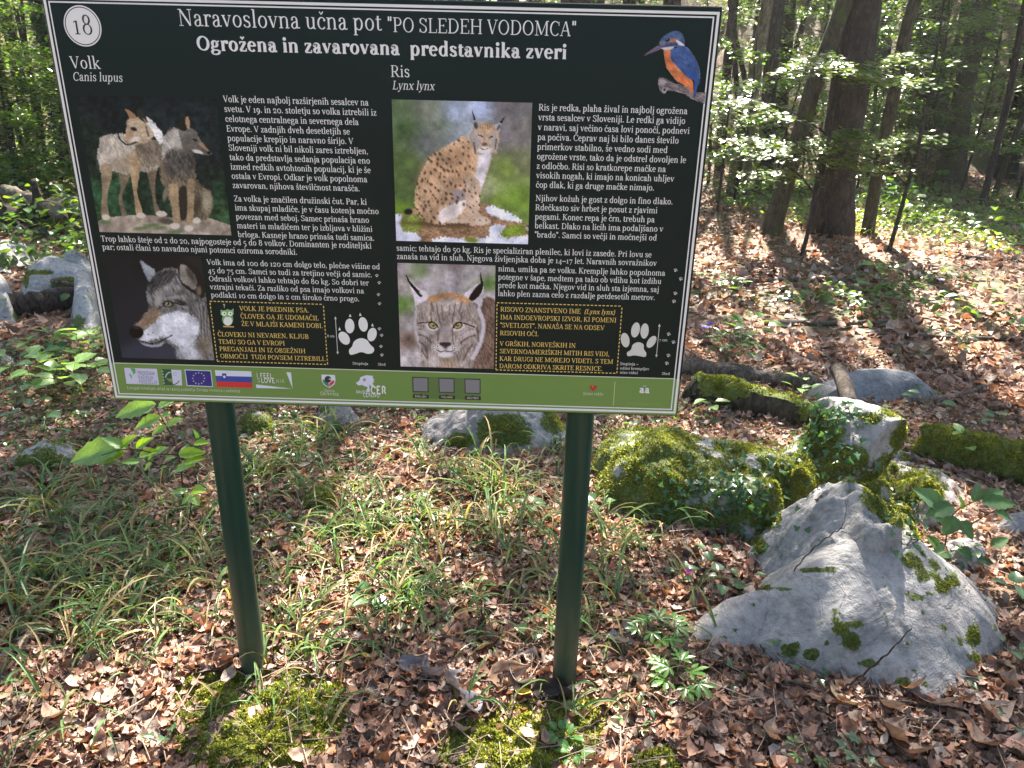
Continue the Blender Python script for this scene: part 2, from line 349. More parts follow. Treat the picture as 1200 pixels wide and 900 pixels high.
def glyph(ch, thick, thin, sans):
    """-> advance, list of (centreline pts, widths)"""
    car = None
    if ch in CAR: ch, cx, cyy = CAR[ch]; car = (cx, cyy)
    adv, src = GLY.get(ch, GLY['o'])
    st = []
    def pen(pts, fixed=None):
        pts = np.asarray(pts, float)
        if fixed is None:
            d = np.gradient(pts, axis=0); a = np.arctan2(d[:, 1], d[:, 0])+rad(12)
            wd = thin+(thick-thin)*np.abs(np.sin(a))**2.0 if not sans else np.full(len(pts), thick*0.9)
        else: wd = np.full(len(pts), fixed if not sans else thick*0.9)
        st.append((pts, wd))
    for c in [q for q in src.split(';') if q]:
        k = c.split(); v = [float(x) for x in k[1:]]
        if k[0] in 'ltk': 
            p = np.array(v).reshape(-1, 2)
            if sans and k[0] == 't' and np.abs(p[-1]-p[0]).sum() < 19: continue
            pen(p, {'l': thick, 't': thin, 'k': thick*0.9}[k[0]])
        elif k[0] == 'f':
            if sans:
                if v[1]-v[0] > 25: pen([(max(v[0], 14), v[2]), (v[1], v[2])], thick)
            else: st.append((np.array([(v[0], v[2]), (v[1], v[2])]), np.full(2, thin)))
        elif k[0] == 'a':
            n = 20 if v[5]-v[4] > 200 else 12
            an = np.radians(np.linspace(v[4], v[5], n)); pen(np.c_[v[0]+(v[2]-2)*np.cos(an), v[1]+v[3]*np.sin(an)])
        elif k[0] == 'c' and len(v) == 8:
            t = np.linspace(0, 1, 9)[:, None]; P = np.array(v).reshape(4, 2)
            pen((1-t)**3*P[0]+3*t*(1-t)**2*P[1]+3*t*t*(1-t)*P[2]+t**3*P[3])
        elif k[0] == 'd' and not (sans and ch not in 'ij.,;:?'): st.append(('dot', (v[0], v[1]), thick*0.62))
    if car:
        x, y = car; st.append((np.array([(x-9, y+12), (x, y+1), (x+9, y+12)]), np.full(3, thin*1.5)))
    return adv, st
def text_geo(s, em, thick=10.5, thin=4.5, italic=0.0, sans=False, track=0.0, ital_from=None):
    """text laid along +x, baseline 0, y up -> verts(x,y,layer), faces, width"""
    V = []; F = []; x = 0.0; lay = 0
    for ci, ch in enumerate(s):
        adv, st = glyph(ch, thick, thin, sans)
        ital = italic if ital_from is None or ci >= ital_from else 0.0
        for item in st:
            lay = (lay+1) % 5
            if isinstance(item[0], str):
                (cx, cyy), r = item[1], item[2]; o = len(V)
                for q in range(8):
                    a = q*math.pi/4+0.2; X, Y = cx+r*math.cos(a), cyy+r*math.sin(a); V.append((x+X+Y*ital, Y, lay))
                F.append(tuple(range(o, o+8)))
                continue
            p, wd = item; d = np.gradient(p, axis=0) if len(p) > 1 else p
            d = d/np.maximum(np.linalg.norm(d, axis=1, keepdims=True), 1e-9); nn = np.c_[-d[:, 1], d[:, 0]]
            o = len(V)
            for (X, Y), w_, nv in zip(p, wd, nn):
                for sg in (1, -1):
                    XX, YY = X+nv[0]*w_/2*sg, Y+nv[1]*w_/2*sg; V.append((x+XX+YY*ital, YY, lay))
            F += [(o+2*i, o+2*i+1, o+2*i+3, o+2*i+2) for i in range(len(p)-1)]
        x += adv*(1+track)*(1+max(0, thick-11)*0.012)
    V = np.array(V); V[:, :2] *= em/100.0
    return V, F, x*em/100.0
def place(V2, x, y, sx=1.0):  # board coords: y down; layer -> depth
    return np.c_[x+V2[:, 0]*sx, np.zeros(len(V2)), -(y-V2[:, 1])], V2[:, 2]
board = empty('information_board', (0.6, 0, 0))
tag(board, 'large dark green information board about wolf and lynx on two round green posts', 'information board')
OX = -0.6
mp_, n_, p_ = new_mat('dark_green_panel')
p_.inputs['Base Color'].default_value = (0.0035, 0.0125, 0.0130, 1); p_.inputs['Roughness'].default_value = 0.30; p_.inputs['Specular IOR Level'].default_value = 0.13
nz = noise_tex(n_, 900, 2); bump(n_, nz.outputs[0], 0.06, 0.0004, p_.inputs['Normal'])
MT['panel'] = mp_
MT['edge'] = mat_plain('green_edge', (0.02, 0.06, 0.06), 0.3, 0.5)
MT['band'] = mat_plain('printed_green', (0.115, 0.23, 0.05), 0.38, 0.5)
MT['white'] = mat_plain('printed_white', (0.68, 0.71, 0.74), 0.4, 0.4)
MT['cream'] = mat_plain('printed_pale_line', (0.55, 0.62, 0.50), 0.4, 0.4)
MT['grey'] = mat_plain('printed_grey', (0.55, 0.57, 0.57), 0.4, 0.4)
MT['yellow'] = mat_plain('printed_yellow', (0.70, 0.53, 0.14), 0.4, 0.4)
MT['black'] = mat_plain('printed_black', (0.008, 0.012, 0.012), 0.4, 0.4)
MT['pic'] = mat_attr('printed_picture', 0.36, 0.15)
mp_, n_, p_ = new_mat('green_post_paint')
nz = noise_tex(n_, 260, 3); r_ = ramp(n_, [(0.0, (0.003, 0.030, 0.021)), (0.70, (0.004, 0.036, 0.026)), (0.78, (0.03, 0.07, 0.055)), (0.82, (0.10, 0.15, 0.12))], nz.outputs[0])
tcp = N(n_, 'ShaderNodeTexCoord'); sx_ = N(n_, 'ShaderNodeSeparateXYZ'); n_.links.new(tcp.outputs['Object'], sx_.inputs[0])
dz_ = N(n_, 'ShaderNodeMapRange'); dz_.inputs[1].default_value = 0.42; dz_.inputs[2].default_value = 0.02; n_.links.new(sx_.outputs[2], dz_.inputs[0])
dn_ = noise_tex(n_, 30, 6, 0.7); dm_ = N(n_, 'ShaderNodeMath', operation='MULTIPLY'); n_.links.new(dz_.outputs[0], dm_.inputs[0]); n_.links.new(dn_.outputs[0], dm_.inputs[1])
cc_ = mix(n_, r_.outputs[0], (0.10, 0.10, 0.06), dm_.outputs[0]); n_.links.new(cc_, p_.inputs['Base Color'])
p_.inputs['Roughness'].default_value = 0.30; p_.inputs['Specular IOR Level'].default_value = 0.3; bump(n_, nz.outputs[0], 0.12, 0.001, p_.inputs['Normal'])
MT['post'] = mp_
# panel: shallow tray with rounded lip
def rbox(x0, x1, y0, y1, z0, z1, r):
    """box with rounded corners in the xz plane and softened front edge"""
    ring = []
    for cx, cz, a0 in ((x1-r, z1-r, 0), (x0+r, z1-r, 90), (x0+r, z0+r, 180), (x1-r, z0+r, 270)):
        for q in range(4):
            a = rad(a0+q*30); ring.append((cx, cz, math.cos(a), math.sin(a)))
    V = []; F = []; n = len(ring); e = 0.0016
    for (yy, ins) in ((y0, e), (y0+e, 0), (y1, 0)):
        for cx, cz, c, s in ring: V.append((cx+(r-ins)*c, yy, cz+(r-ins)*s))
    for L in range(2):
        for k in range(n): F.append((L*n+k, L*n+(k+1) % n, (L+1)*n+(k+1) % n, (L+1)*n+k))
    F.append(tuple(range(n))[::-1]); F.append(tuple(2*n+k for k in range(n)))
    return V, F
panel = mesh_obj('panel', *rbox(OX, OX+BW, 0.0, 0.022, BZ-BH, BZ, 0.004), MT['panel'], board)
def on_board(name, V2, F, lay, x, y, mat, base=0.0004, sx=1.0, step=0.00004, parent=panel, cols=None):
    P, L = place(V2, x+OX, y, sx); P[:, 1] = -(base+L*step); P[:, 2] += BZ
    F = [tuple(f) for f in F]
    return mesh_obj(name, P, F, mat, parent, cols=cols)
def flat_poly(name, pts_board, mat, base=0.0004, parent=panel):
    P = np.array([(OX+x, -base, BZ-y) for x, y in pts_board])
    a = sum(P[i][0]*P[(i+1) % len(P)][2]-P[(i+1) % len(P)][0]*P[i][2] for i in range(len(P)))
    f = tuple(range(len(P))) if a > 0 else tuple(range(len(P)))[::-1]
    return mesh_obj(name, P, [f], mat, parent)
def frame_rect(name, x0, y0, x1, y1, wd, mat, base):
    P = [(x0, y0), (x1, y0), (x1, y1), (x0, y1), (x0+wd, y0+wd), (x1-wd, y0+wd), (x1-wd, y1-wd), (x0+wd, y1-wd)]
    V = [(OX+x, -base, BZ-y) for x, y in P]
    return mesh_obj(name, V, [(0, 4, 5, 1), (1, 5, 6, 2), (2, 6, 7, 3), (3, 7, 4, 0)], mat, panel)
# green band below; pale line above it
yb = 0.5*(bd([(130, 425.2)])[0, 1]+bd([(791, 445)])[0, 1])
flat_poly('green_band', [(0.0022, yb), (BW-0.0022, yb), (BW-0.0022, BH-0.0022), (0.0022, BH-0.0022)], MT['band'], 0.0003)
i0 = bd([(57.3, 1.2), (836.2, 23.2), (140.2, 461.4), (786.6, 480.8)])
ix0, ix1 = (i0[0, 0]+i0[2, 0])/2, (i0[1, 0]+i0[3, 0])/2; iy0, iy1 = (i0[0, 1]+i0[1, 1])/2, (i0[2, 1]+i0[3, 1])/2
frame_rect('inner_border_line', ix0-0.0012, iy0-0.0012, ix1+0.0012, iy1+0.0012, 0.0024, MT['white'], 0.0006)
frame_rect('outer_border_line', ix0-0.0094, iy0-0.0088, ix1+0.0100, iy1+0.0092, 0.0046, MT['white'], 0.0006)
flat_poly('band_line', [(ix0, yb-0.0008), (ix1, yb-0.0008), (ix1, yb+0.0010), (ix0, yb+0.0010)], MT['cream'], 0.0008)
# round posts behind the panel
for xc in (0.203, 0.9995):
    th = np.linspace(0, 2*math.pi, 33)[:-1]; V = []; zs = [-0.25, 0.0, 0.35, 0.75, 1.20, 1.525, 1.53]; rr = [0.0305]*6+[0.027]
    for zz, r in zip(zs, rr):
        for a in th: V.append((r*math.cos(a), r*math.sin(a), zz))
    F = [(L*32+k, L*32+(k+1) % 32, (L+1)*32+(k+1) % 32, (L+1)*32+k) for L in range(6) for k in range(32)]; F.append(tuple(6*32+k for k in range(32)))
    po = mesh_obj('post', V, F, MT['post'], board, smooth=True, loc=(xc+OX, 0.022+0.0315, 0))
def line(s, a, b, cap=None, em=0.0152, mat='white', crop=None, **kw):
    q = bd([a, b], crop)
    V, F, wd = text_geo(s, em, **kw)
    sx = (q[1, 0]-q[0, 0])/wd
    return on_board('text_line', V, F, None, q[0, 0], (q[0, 1]+q[1, 1])/2 if abs(q[0, 1]-q[1, 1]) < 0.02 else q[0, 1], MT[mat], sx=sx)
def block(rows, crop, em, mat='white', yfix=None, **kw):
    """rows: (text, (x,y) left, (x,y) right) in crop pixels; one left edge and even leading, as printed"""
    L = np.array([bd([r[1]], crop)[0] for r in rows]); R = np.array([bd([r[2]], crop)[0] for r in rows])
    n = len(rows); idx = np.arange(n); ym = (L[:, 1]+R[:, 1])/2
    if n > 2:
        A = np.polyfit(idx, ym, 1); ys = np.polyval(A, idx); ys = 0.7*ys+0.3*ym
        xs = np.polyval(np.polyfit(idx, L[:, 0], 1), idx)*0.3 + 0.7*np.median(L[:, 0])
    else: ys = ym; xs = np.full(n, L[:, 0].mean())
    for i, r in enumerate(rows):
        k2 = dict(kw)
        if len(r) > 3: k2.update(r[3])
        V, F, wd = text_geo(r[0], em, **k2)
        on_board('text_line', V, F, None, xs[i], ys[i], MT[mat], sx=(R[i, 0]-xs[i])/wd)
kb = dict(thick=10.4, thin=5.0)
block([('Volk je eden najbolj raz\u0161irjenih sesalcev na', (52, 91), (820, 110)), ('svetu. V 19. in 20. stoletju so volka iztrebili iz', (58, 141), (862, 163)),
 ('celotnega centralnega in severnega dela', (66, 193), (768, 213)), ('Evrope. V zadnjih dveh desetletjih se', (72, 246), (722, 264)),
 ('populacije krepijo in naravno \u0161irijo. V', (76, 297), (740, 313)), ('Sloveniji volk ni bil nikoli zares iztrebljen,', (82, 345), (818, 367)),
 ('tako da predstavlja sedanja populacija eno', (86, 396), (828, 417)), ('izmed redkih avtohtonih populacij, ki je \u0161e', (92, 446), (832, 466)),
 ('ostala v Evropi. Odkar je volk popolnoma', (98, 494), (814, 514)), ('zavarovan, njihova \u0161tevil\u010dnost nara\u0161\u010da.', (104, 543), (775, 562))], (250, 100, 4.5), 0.0155, **kb)
block([('Za volka je zna\u010dilen dru\u017einski \u010dut. Par, ki', (110, 613), (812, 634)), ('ima skupaj mladi\u010de, je v \u010dasu kotenja mo\u010dno', (116, 661), (875, 682)),
 ('povezan med seboj. Samec prina\u0161a hrano', (122, 709), (824, 727)), ('materi in mladi\u010dem ter jo izbljuva v bli\u017eini', (127, 756), (842, 776)),
 ('brloga. Kasneje hrano prina\u0161a tudi samica.', (132, 802), (852, 822))], (250, 100, 4.5), 0.0155, **kb)
block([('Ris je redka, plaha \u017eival in najbolj ogro\u017eena', (102, 98), (925, 120)), ('vrsta sesalcev v Sloveniji. Le redki ga vidijo', (98, 152), (913, 172)),
 ('v naravi, saj ve\u010dino \u010dasa lovi pono\u010di, podnevi', (97, 206), (937, 228)), ('pa po\u010diva. \u010ceprav naj bi bilo danes \u0161tevilo', (94, 262), (877, 281)),
 ('primerkov stabilno, \u0161e vedno sodi med', (92, 315), (815, 335)), ('ogro\u017eene vrste, tako da je odstrel dovoljen le', (90, 368), (918, 389)),
 ('z odlo\u010dbo. Risi so kratkorepe ma\u010dke na', (88, 421), (806, 440)), ('visokih nogah, ki imajo na konicah uhljev', (87, 473), (852, 492)),
 ('\u010dop dlak, ki ga druge ma\u010dke nimajo.', (85, 526), (742, 542))], (610, 110, 4.736), 0.0158, **kb)
block([('Njihov ko\u017euh je gost z dolgo in fino dlako.', (83, 600), (845, 618)), ('Rde\u010dkasto siv hrbet je posut z rjavimi', (82, 651), (760, 668)),
 ('pegami. Konec repa je \u010drn, trebuh pa', (80, 702), (745, 718)), ('belkast. Dlako na licih ima podalj\u0161ano v', (79, 752), (792, 770)),
 ('"brado". Samci so ve\u010dji in mo\u010dnej\u0161i od', (78, 802), (757, 818))], (610, 110, 4.736), 0.0158, **kb)
block([('samic; tehtajo do 50 kg. Ris je specializiran plenilec, ki lovi iz zasede. Pri lovu se', (72, 185), (925, 207)),
 ('zana\u0161a na vid in sluh. Njegova \u017eivljenjska doba je 14\u201317 let. Naravnih sovra\u017enikov', (72, 212), (942, 236))], (440, 230, 2.857), 0.0158, **kb)
block([('nima, umika pa se volku. Kremplje lahko popolnoma', (412, 257), (971, 266)), ('potegne v \u0161ape, medtem pa tako ob vdihu kot izdihu', (411, 284), (958, 294)),
 ('prede kot ma\u010dka. Njegov vid in sluh sta izjemna, saj', (411, 311), (950, 322)), ('lahko plen zazna celo z razdalje petdesetih metrov.', (411, 338), (937, 349))], (440, 230, 2.857), 0.0158, **kb)
block([('Trop lahko \u0161teje od 2 do 20, najpogosteje od 5 do 8 volkov. Dominanten je roditeljski', (62, 170), (1090, 203)),
 ('par; ostali \u010dlani so navadno njuni potomci oziroma sorodniki.', (66, 201), (808, 226))], (100, 230, 3.243), 0.0158, **kb)
block([('Volk ima od 100 do 120 cm dolgo telo, ple\u010dne vi\u0161ine od', (462, 260), (1122, 281)), ('45 do 75 cm. Samci so tudi za tretjino ve\u010dji od samic.', (468, 291), (1092, 311)),
 ('Odrasli volkovi lahko tehtajo do 80 kg. So dobri ter', (472, 322), (1080, 343)), ('vztrajni teka\u010di. Za razliko od psa imajo volkovi na', (475, 353), (1062, 373)),
 ('podlakti 10 cm dolgo in 2 cm \u0161iroko \u010drno progo.', (480, 383), (1044, 403))], (100, 230, 3.243), 0.0152, **kb)
ky = dict(thick=10.4, thin=4.8)
block([('VOLK JE PREDNIK PSA.', (587, 436), (852, 443)), ('\u010cLOVEK GA JE UDOMA\u010cIL', (592, 465), (890, 474)), ('\u017dE V MLAJ\u0160I KAMENI DOBI.', (596, 493), (906, 503))], (100, 230, 3.243), 0.0138, 'yellow', **ky)
block([('\u010cLOVEKU NI NEVAREN. KLJUB', (505, 533), (852, 543)), ('TEMU SO GA V EVROPI', (510, 561), (762, 570)), ('PREGANJALI IN IZ OBSE\u017dNIH', (513, 588), (840, 599)),
 ('OBMO\u010cIJ  TUDI POVSEM IZTREBILI.', (515, 616), (916, 628))], (100, 230, 3.243), 0.0138, 'yellow', **ky)
block([('RISOVO ZNANSTVENO IME  (Lynx lynx)', (419, 388), (803, 400), dict(italic=0.22, ital_from=22)), ('IMA INDOEVROPSKI IZVOR, KI POMENI', (419, 414), (808, 425)),
 ('"SVETLOST". NANA\u0160A SE NA ODSEV', (419, 441), (768, 451)), ('RISOVIH O\u010cI.', (418, 467), (548, 472))], (440, 230, 2.857), 0.0138, 'yellow', **ky)
block([('V GR\u0160KIH, NORVE\u0160KIH IN', (418, 502), (672, 510)), ('SEVERNOAMERI\u0160KIH MITIH RIS VIDI,', (417, 528), (785, 539)), ('KAR DRUGI NE MOREJO VIDETI. S TEM', (417, 553), (797, 564)),
 ('DAROM ODKRIVA SKRITE RESNICE.', (416, 577), (762, 587))], (440, 230, 2.857), 0.0138, 'yellow', **ky)
line('Naravoslovna u\u010dna pot', (209, 29.6), (447.5, 37.6), em=0.0385, thick=8.5, thin=3.6)
line('"PO SLEDEH VODOMCA"', (453.5, 37.6), (675, 44.4), em=0.0335, thick=8.5, thin=3.6)
line('Ogro\u017eena in zavarovana  predstavnika zveri', (231, 58.8), (664.5, 70.6), em=0.0325, thick=16, thin=6.5)
line('Volk', (83, 80), (118.5, 81.2), em=0.0285, thick=9, thin=4)
line('Canis lupus', (85.5, 94.5), (144, 96.4), em=0.0205, thick=9, thin=4.5, italic=0.2)
line('Ris', (457.5, 90.6), (480.5, 91.6), em=0.0275, thick=9, thin=4)
line('Lynx lynx', (459.5, 105.2), (509, 107.0), em=0.0205, thick=9, thin=4.5, italic=0.2)
for s_, a_, b_, cr_, e_ in (('Stopinja', (1018, 641), (1078, 643), (100, 230, 3.243), 0.0078), ('Sled', (1114, 645), (1144, 646), (100, 230, 3.243), 0.0078),
     ('Stopinja \u2013', (820, 567), (882, 570), (440, 230, 2.857), 0.0082), ('odtisi krempljev', (820, 582), (918, 586), (440, 230, 2.857), 0.0082), ('niso vidni', (820, 596), (880, 599), (440, 230, 2.857), 0.0082),
     ('Sled', (960, 600), (987, 602), (440, 230, 2.857), 0.0078), ('8 cm', (921, 537), (950, 538), (100, 230, 3.243), 0.0075), ('7 cm', (951, 488), (979, 489), (440, 230, 2.857), 0.0078)):
    line(s_, a_, b_, em=e_, crop=cr_, mat='grey', thick=12, thin=6)
# number disc
dc = bd([(96.7, 30.9)])[0]
def disc(name, c, r, mat, base, n=40, r2=None):
    V = []; F = []
    for k in range(n):
        a = 2*math.pi*k/n; V.append((OX+c[0]+r*math.cos(a), -base, BZ-c[1]+r*math.sin(a)))
    if r2 is None: F.append(tuple(range(n)))
    else:
        for k in range(n):
            a = 2*math.pi*k/n; V.append((OX+c[0]+r2*math.cos(a), -base, BZ-c[1]+r2*math.sin(a)))
        F = [(k, (k+1) % n, n+(k+1) % n, n+k) for k in range(n)]
    return mesh_obj(name, V, F, mat, panel)
disc('number_disc', dc, 0.0335, MT['white'], 0.0005)
disc('number_disc_ring', dc, 0.0312, MT['black'], 0.0008, 48, 0.0297)
V_, F_, w_ = text_geo('18', 0.046, thick=8.5, thin=3.4); q_ = bd([(86, 40.2), (110.8, 41)])
on_board('number', V_, F_, None, q_[0, 0], q_[:, 1].mean(), MT['black'], base=0.0009, sx=(q_[1, 0]-q_[0, 0])/w_)
# dashed boxes
def dashed(corners, crop):
    q = bd(corners, crop); x0, x1 = (q[0, 0]+q[3, 0])/2, (q[1, 0]+q[2, 0])/2; y0, y1 = (q[0, 1]+q[1, 1])/2, (q[2, 1]+q[3, 1])/2
    V = []; F = []
    def rect(a, b, c, d):
        o = len(V); V.extend([(OX+a, -0.0006, BZ-b), (OX+c, -0.0006, BZ-b), (OX+c, -0.0006, BZ-d), (OX+a, -0.0006, BZ-d)]); F.append((o, o+3, o+2, o+1))
    n = int((x1-x0)/0.0078)
    for k in range(n):
        a = x0+(x1-x0)*k/n; rect(a, y0-0.0009, a+0.0047, y0+0.0009); rect(a, y1-0.0009, a+0.0047, y1+0.0009)
    n = int((y1-y0)/0.0078)
    for k in range(n):
        a = y0+(y1-y0)*(k+0.4)/n; rect(x0-0.0009, a, x0+0.0009, a+0.0047); rect(x1-0.0009, a, x1+0.0009, a+0.0047)
    o_ = mesh_obj('dashed_frame', V, F, MT['yellow'], panel); o_['kind'] = 'stuff'
dashed([(480, 401), (908, 412), (922, 641), (500, 628)], (100, 230, 3.243))
dashed([(409, 359), (827, 371), (810, 596), (405, 583)], (440, 230, 2.857))
# paw prints
def ell_pts(c, rx, ry, ang, n=22):
    t = np.linspace(0, 2*math.pi, n, endpoint=False); x = rx*np.cos(t); y = ry*np.sin(t)*(1-0.12*np.sign(0)*x); a = rad(ang)
    return np.c_[c[0]+x*math.cos(a)-y*math.sin(a), c[1]+x*math.sin(a)+y*math.cos(a)]
def smooth_poly(P, k=5):
    P = np.asarray(P, float); n = len(P); out = []
    for i in range(n):
        p0, p1, p2, p3 = P[i-1], P[i], P[(i+1) % n], P[(i+2) % n]
        for t in np.arange(k)/k: out.append(0.5*((2*p1)+(p2-p0)*t+(2*p0-5*p1+4*p2-p3)*t*t+(3*p1-p0-3*p2+p3)*t**3))
    return np.array(out)
def paw(shapes, crop, mat):
    V = []; F = []
    for s_ in shapes:
        q = bd(s_, crop); o = len(V); V += [(OX+x, -0.0006, BZ-y) for x, y in q]
        a = sum(q[i][0]*q[(i+1) % len(q)][1]-q[(i+1) % len(q)][0]*q[i][1] for i in range(len(q)))
        idx = list(range(o, o+len(q))); F.append(tuple(idx[::-1] if a > 0 else idx))
    o_ = mesh_obj('paw_print', V, F, mat, panel); return o_
paw([ell_pts((930, 505), 30, 47, -3), ell_pts((1016, 495), 29, 47, -10), ell_pts((895, 583), 31, 46, -35), ell_pts((1073, 560), 29, 44, 14),
     smooth_poly([(1000, 583), (960, 602), (945, 636), (926, 660), (934, 688), (965, 684), (1005, 672), (1045, 683), (1078, 676), (1086, 650), (1060, 622), (1040, 595)]),
     [(925, 447), (932, 428), (941, 446)], [(990, 440), (996, 420), (1006, 441)], [(858, 534), (864, 512), (874, 532)], [(1068, 507), (1074, 488), (1084, 508)]], (240, 290, 5.4545), MT['white'])
paw([ell_pts((841, 517), 24, 43, 12), ell_pts((892, 523), 23, 43, -2+8), ell_pts((783, 574), 24, 41, -10), ell_pts((931, 584), 21, 38, 35),
     smooth_poly([(855, 586), (826, 600), (815, 628), (793, 645), (800, 664), (835, 660), (865, 664), (895, 668), (902, 648), (888, 625), (885, 597)])], (570, 280, 4.8), MT['grey'])
def small_paw(c, crop, r, ang):
    sh = []
    for dx, dy, rr in ((0, 0.45, 0.55), (-0.85, -0.15, 0.32), (-0.3, -0.7, 0.32), (0.4, -0.7, 0.32), (0.9, -0.1, 0.32)):
        a = rad(ang); X = dx*math.cos(a)-dy*math.sin(a); Y = dx*math.sin(a)+dy*math.cos(a)
        sh.append(ell_pts((c[0]+X*r, c[1]+Y*r), rr*r, rr*r, 0, 7))
    paw(sh, crop, MT['grey'])
for c_ in [(1102, 184), (1118, 229), (1113, 305), (1120, 363), (1120, 523), (1134, 565), (1130, 636), (1136, 691)]: small_paw(c_, (240, 290, 5.4545), 9.5, 0)
for c_ in [(1065, 182), (1094, 231), (1064, 312), (1056, 357), (1027, 541), (1054, 586), (1026, 661), (1017, 705)]: small_paw(c_, (570, 280, 4.8), 9.5, 20)
def arrow(a, b, crop):
    q = bd([a, b], crop); x = q[:, 0].mean(); y0, y1 = q[0, 1], q[1, 1]; t = 0.0006; h = 0.006; g = 0.0026
    P = [(x, y0), (x+g, y0+h), (x+t, y0+h), (x+t, y1-h), (x+g, y1-h), (x, y1), (x-g, y1-h), (x-t, y1-h), (x-t, y0+h), (x-g, y0+h)]
    V = [(OX+a_, -0.0006, BZ-b_) for a_, b_ in P]; mesh_obj('measure_arrow', V, [(0, 2, 1), (0, 8, 2), (0, 9, 8), (2, 8, 7, 3), (3, 5, 4), (3, 7, 5), (7, 6, 5)][::1], MT['grey'], panel)
arrow((951, 458), (963, 603), (100, 230, 3.243)); arrow((952, 430), (942, 543), (440, 230, 2.857))

# ---------------------------------------------------------------- printed pictures: colour per vertex on a fine flat sheet
class Pic:
    def __init__(s, corners, crop, cell=0.0011, warp=.55):
        q = bd(corners, crop); s.crop = crop
        s.x0, s.x1 = (q[0, 0]+q[3, 0])/2, (q[1, 0]+q[2, 0])/2; s.y0, s.y1 = (q[0, 1]+q[1, 1])/2, (q[2, 1]+q[3, 1])/2
        s.nx = int((s.x1-s.x0)/cell)+1; s.ny = int((s.y1-s.y0)/cell)+1
        bx = np.linspace(s.x0, s.x1, s.nx); by = np.linspace(s.y0, s.y1, s.ny)
        s.bx, s.by = np.meshgrid(bx, by, indexing='ij')
        # back to crop pixels so that every shape is drawn in the measured coordinates
        Hi = np.linalg.inv(HB); w3 = np.stack([s.bx, s.by, np.ones_like(s.bx)], -1) @ Hi.T
        u = w3[..., 0]/w3[..., 2]; v = w3[..., 1]/w3[..., 2]
        s.X = (u-crop[0])*crop[2]; s.Y = (v-crop[1])*crop[2]
        X0, Y0 = s.X, s.Y; s.X = X0+3.4*fbm(X0*.13, Y0*.13, 1, 71, 3, .75)*warp; s.Y = Y0+3.4*fbm(X0*.13, Y0*.13, 9, 72, 3, .75)*warp
        s.c = np.zeros(s.X.shape+(3,)); s.a = np.zeros(s.X.shape)
    def fill(s, c): s.c[:] = c; s.a[:] = 1
    def grad(s, pts):
        """inverse distance blend of colour samples (x, y, rgb)"""
        W = 0; C = 0
        for x, y, c in pts:
            w_ = 1/((s.X-x)**2+(s.Y-y)**2+300)**1.4; W = W+w_; C = C+w_[..., None]*np.array(c, float)
        s.c = C/W[..., None]; s.a[:] = 1
    def sd(s, P):
        P = np.asarray(P, float); n = len(P); d = np.full(s.X.shape, 1e9); inside = np.zeros(s.X.shape, bool)
        for i in range(n):
            ax, ay = P[i]; bx, by = P[(i+1) % n]; ex, ey = bx-ax, by-ay
            t = np.clip(((s.X-ax)*ex+(s.Y-ay)*ey)/(ex*ex+ey*ey+1e-9), 0, 1)
            d = np.minimum(d, (s.X-ax-t*ex)**2+(s.Y-ay-t*ey)**2)
            cond = ((ay > s.Y) != (by > s.Y)) & (s.X < (bx-ax)*(s.Y-ay)/(by-ay+1e-12)+ax)
            inside ^= cond
        return np.sqrt(d)*np.where(inside, -1, 1)
    def put(s, al, col, tex=0.0, ts=(0.25, 0.08), ang=0.0, seed=3, keep=False):
        c = np.array(col, float)*np.ones_like(s.c)
        if tex:
            a = rad(ang); U = s.X*math.cos(a)+s.Y*math.sin(a); V = -s.X*math.sin(a)+s.Y*math.cos(a)
            c = c*(1+0.75*tex*fbm(U*ts[1]*1.6, V*ts[0]*1.3, 0, seed, 4, 0.6))[..., None]*(1+0.14*fbm(s.X*.018, s.Y*.018, 5, seed+8, 3))[..., None]
        s.c = s.c*(1-al[..., None])+c*al[..., None]
        if not keep: s.a = np.maximum(s.a, al)
    def poly(s, P, col, blur=3, fuzz=0.0, sm=True, **kw):
        P = smooth_poly(P, 4) if sm else P
        d = s.sd(P)
        if fuzz: d = d+fuzz*fbm(s.X*0.12, s.Y*0.12, 0, 11, 4, 0.65)
        s.put(1-sstep(-blur, blur, d), col, **kw)
    def ell(s, cx, cy_, rx, ry, rot, col, blur=0.25, al=1.0, **kw):
        a = rad(rot); U = (s.X-cx)*math.cos(a)+(s.Y-cy_)*math.sin(a); V = -(s.X-cx)*math.sin(a)+(s.Y-cy_)*math.cos(a)
        r = np.sqrt((U/rx)**2+(V/ry)**2); s.put(al*(1-sstep(1-blur, 1+blur, r)), col, **kw)
    def line(s, P, wd, col, blur=1.5, al=1.0, **kw):
        P = np.asarray(P, float); P = spline(P, max(6, len(P)*4)) if len(P) > 2 else P
        d = np.full(s.X.shape, 1e9); wd = np.broadcast_to(np.asarray(wd, float), (2,))
        for i in range(len(P)-1):
            ax, ay = P[i]; ex, ey = P[i+1]-P[i]; t = np.clip(((s.X-ax)*ex+(s.Y-ay)*ey)/(ex*ex+ey*ey+1e-9), 0, 1)
            k = (i+t)/(len(P)-1); d = np.minimum(d, np.sqrt((s.X-ax-t*ex)**2+(s.Y-ay-t*ey)**2)-(wd[0]+(wd[1]-wd[0])*k)/2)
        s.put(al*(1-sstep(-blur, blur, d)), col, **kw)
    def grain(s, amp, sc=0.15, seed=2): s.c = s.c*(1+amp*fbm(s.X*sc, s.Y*sc, 0, seed, 4, 0.7))[..., None]
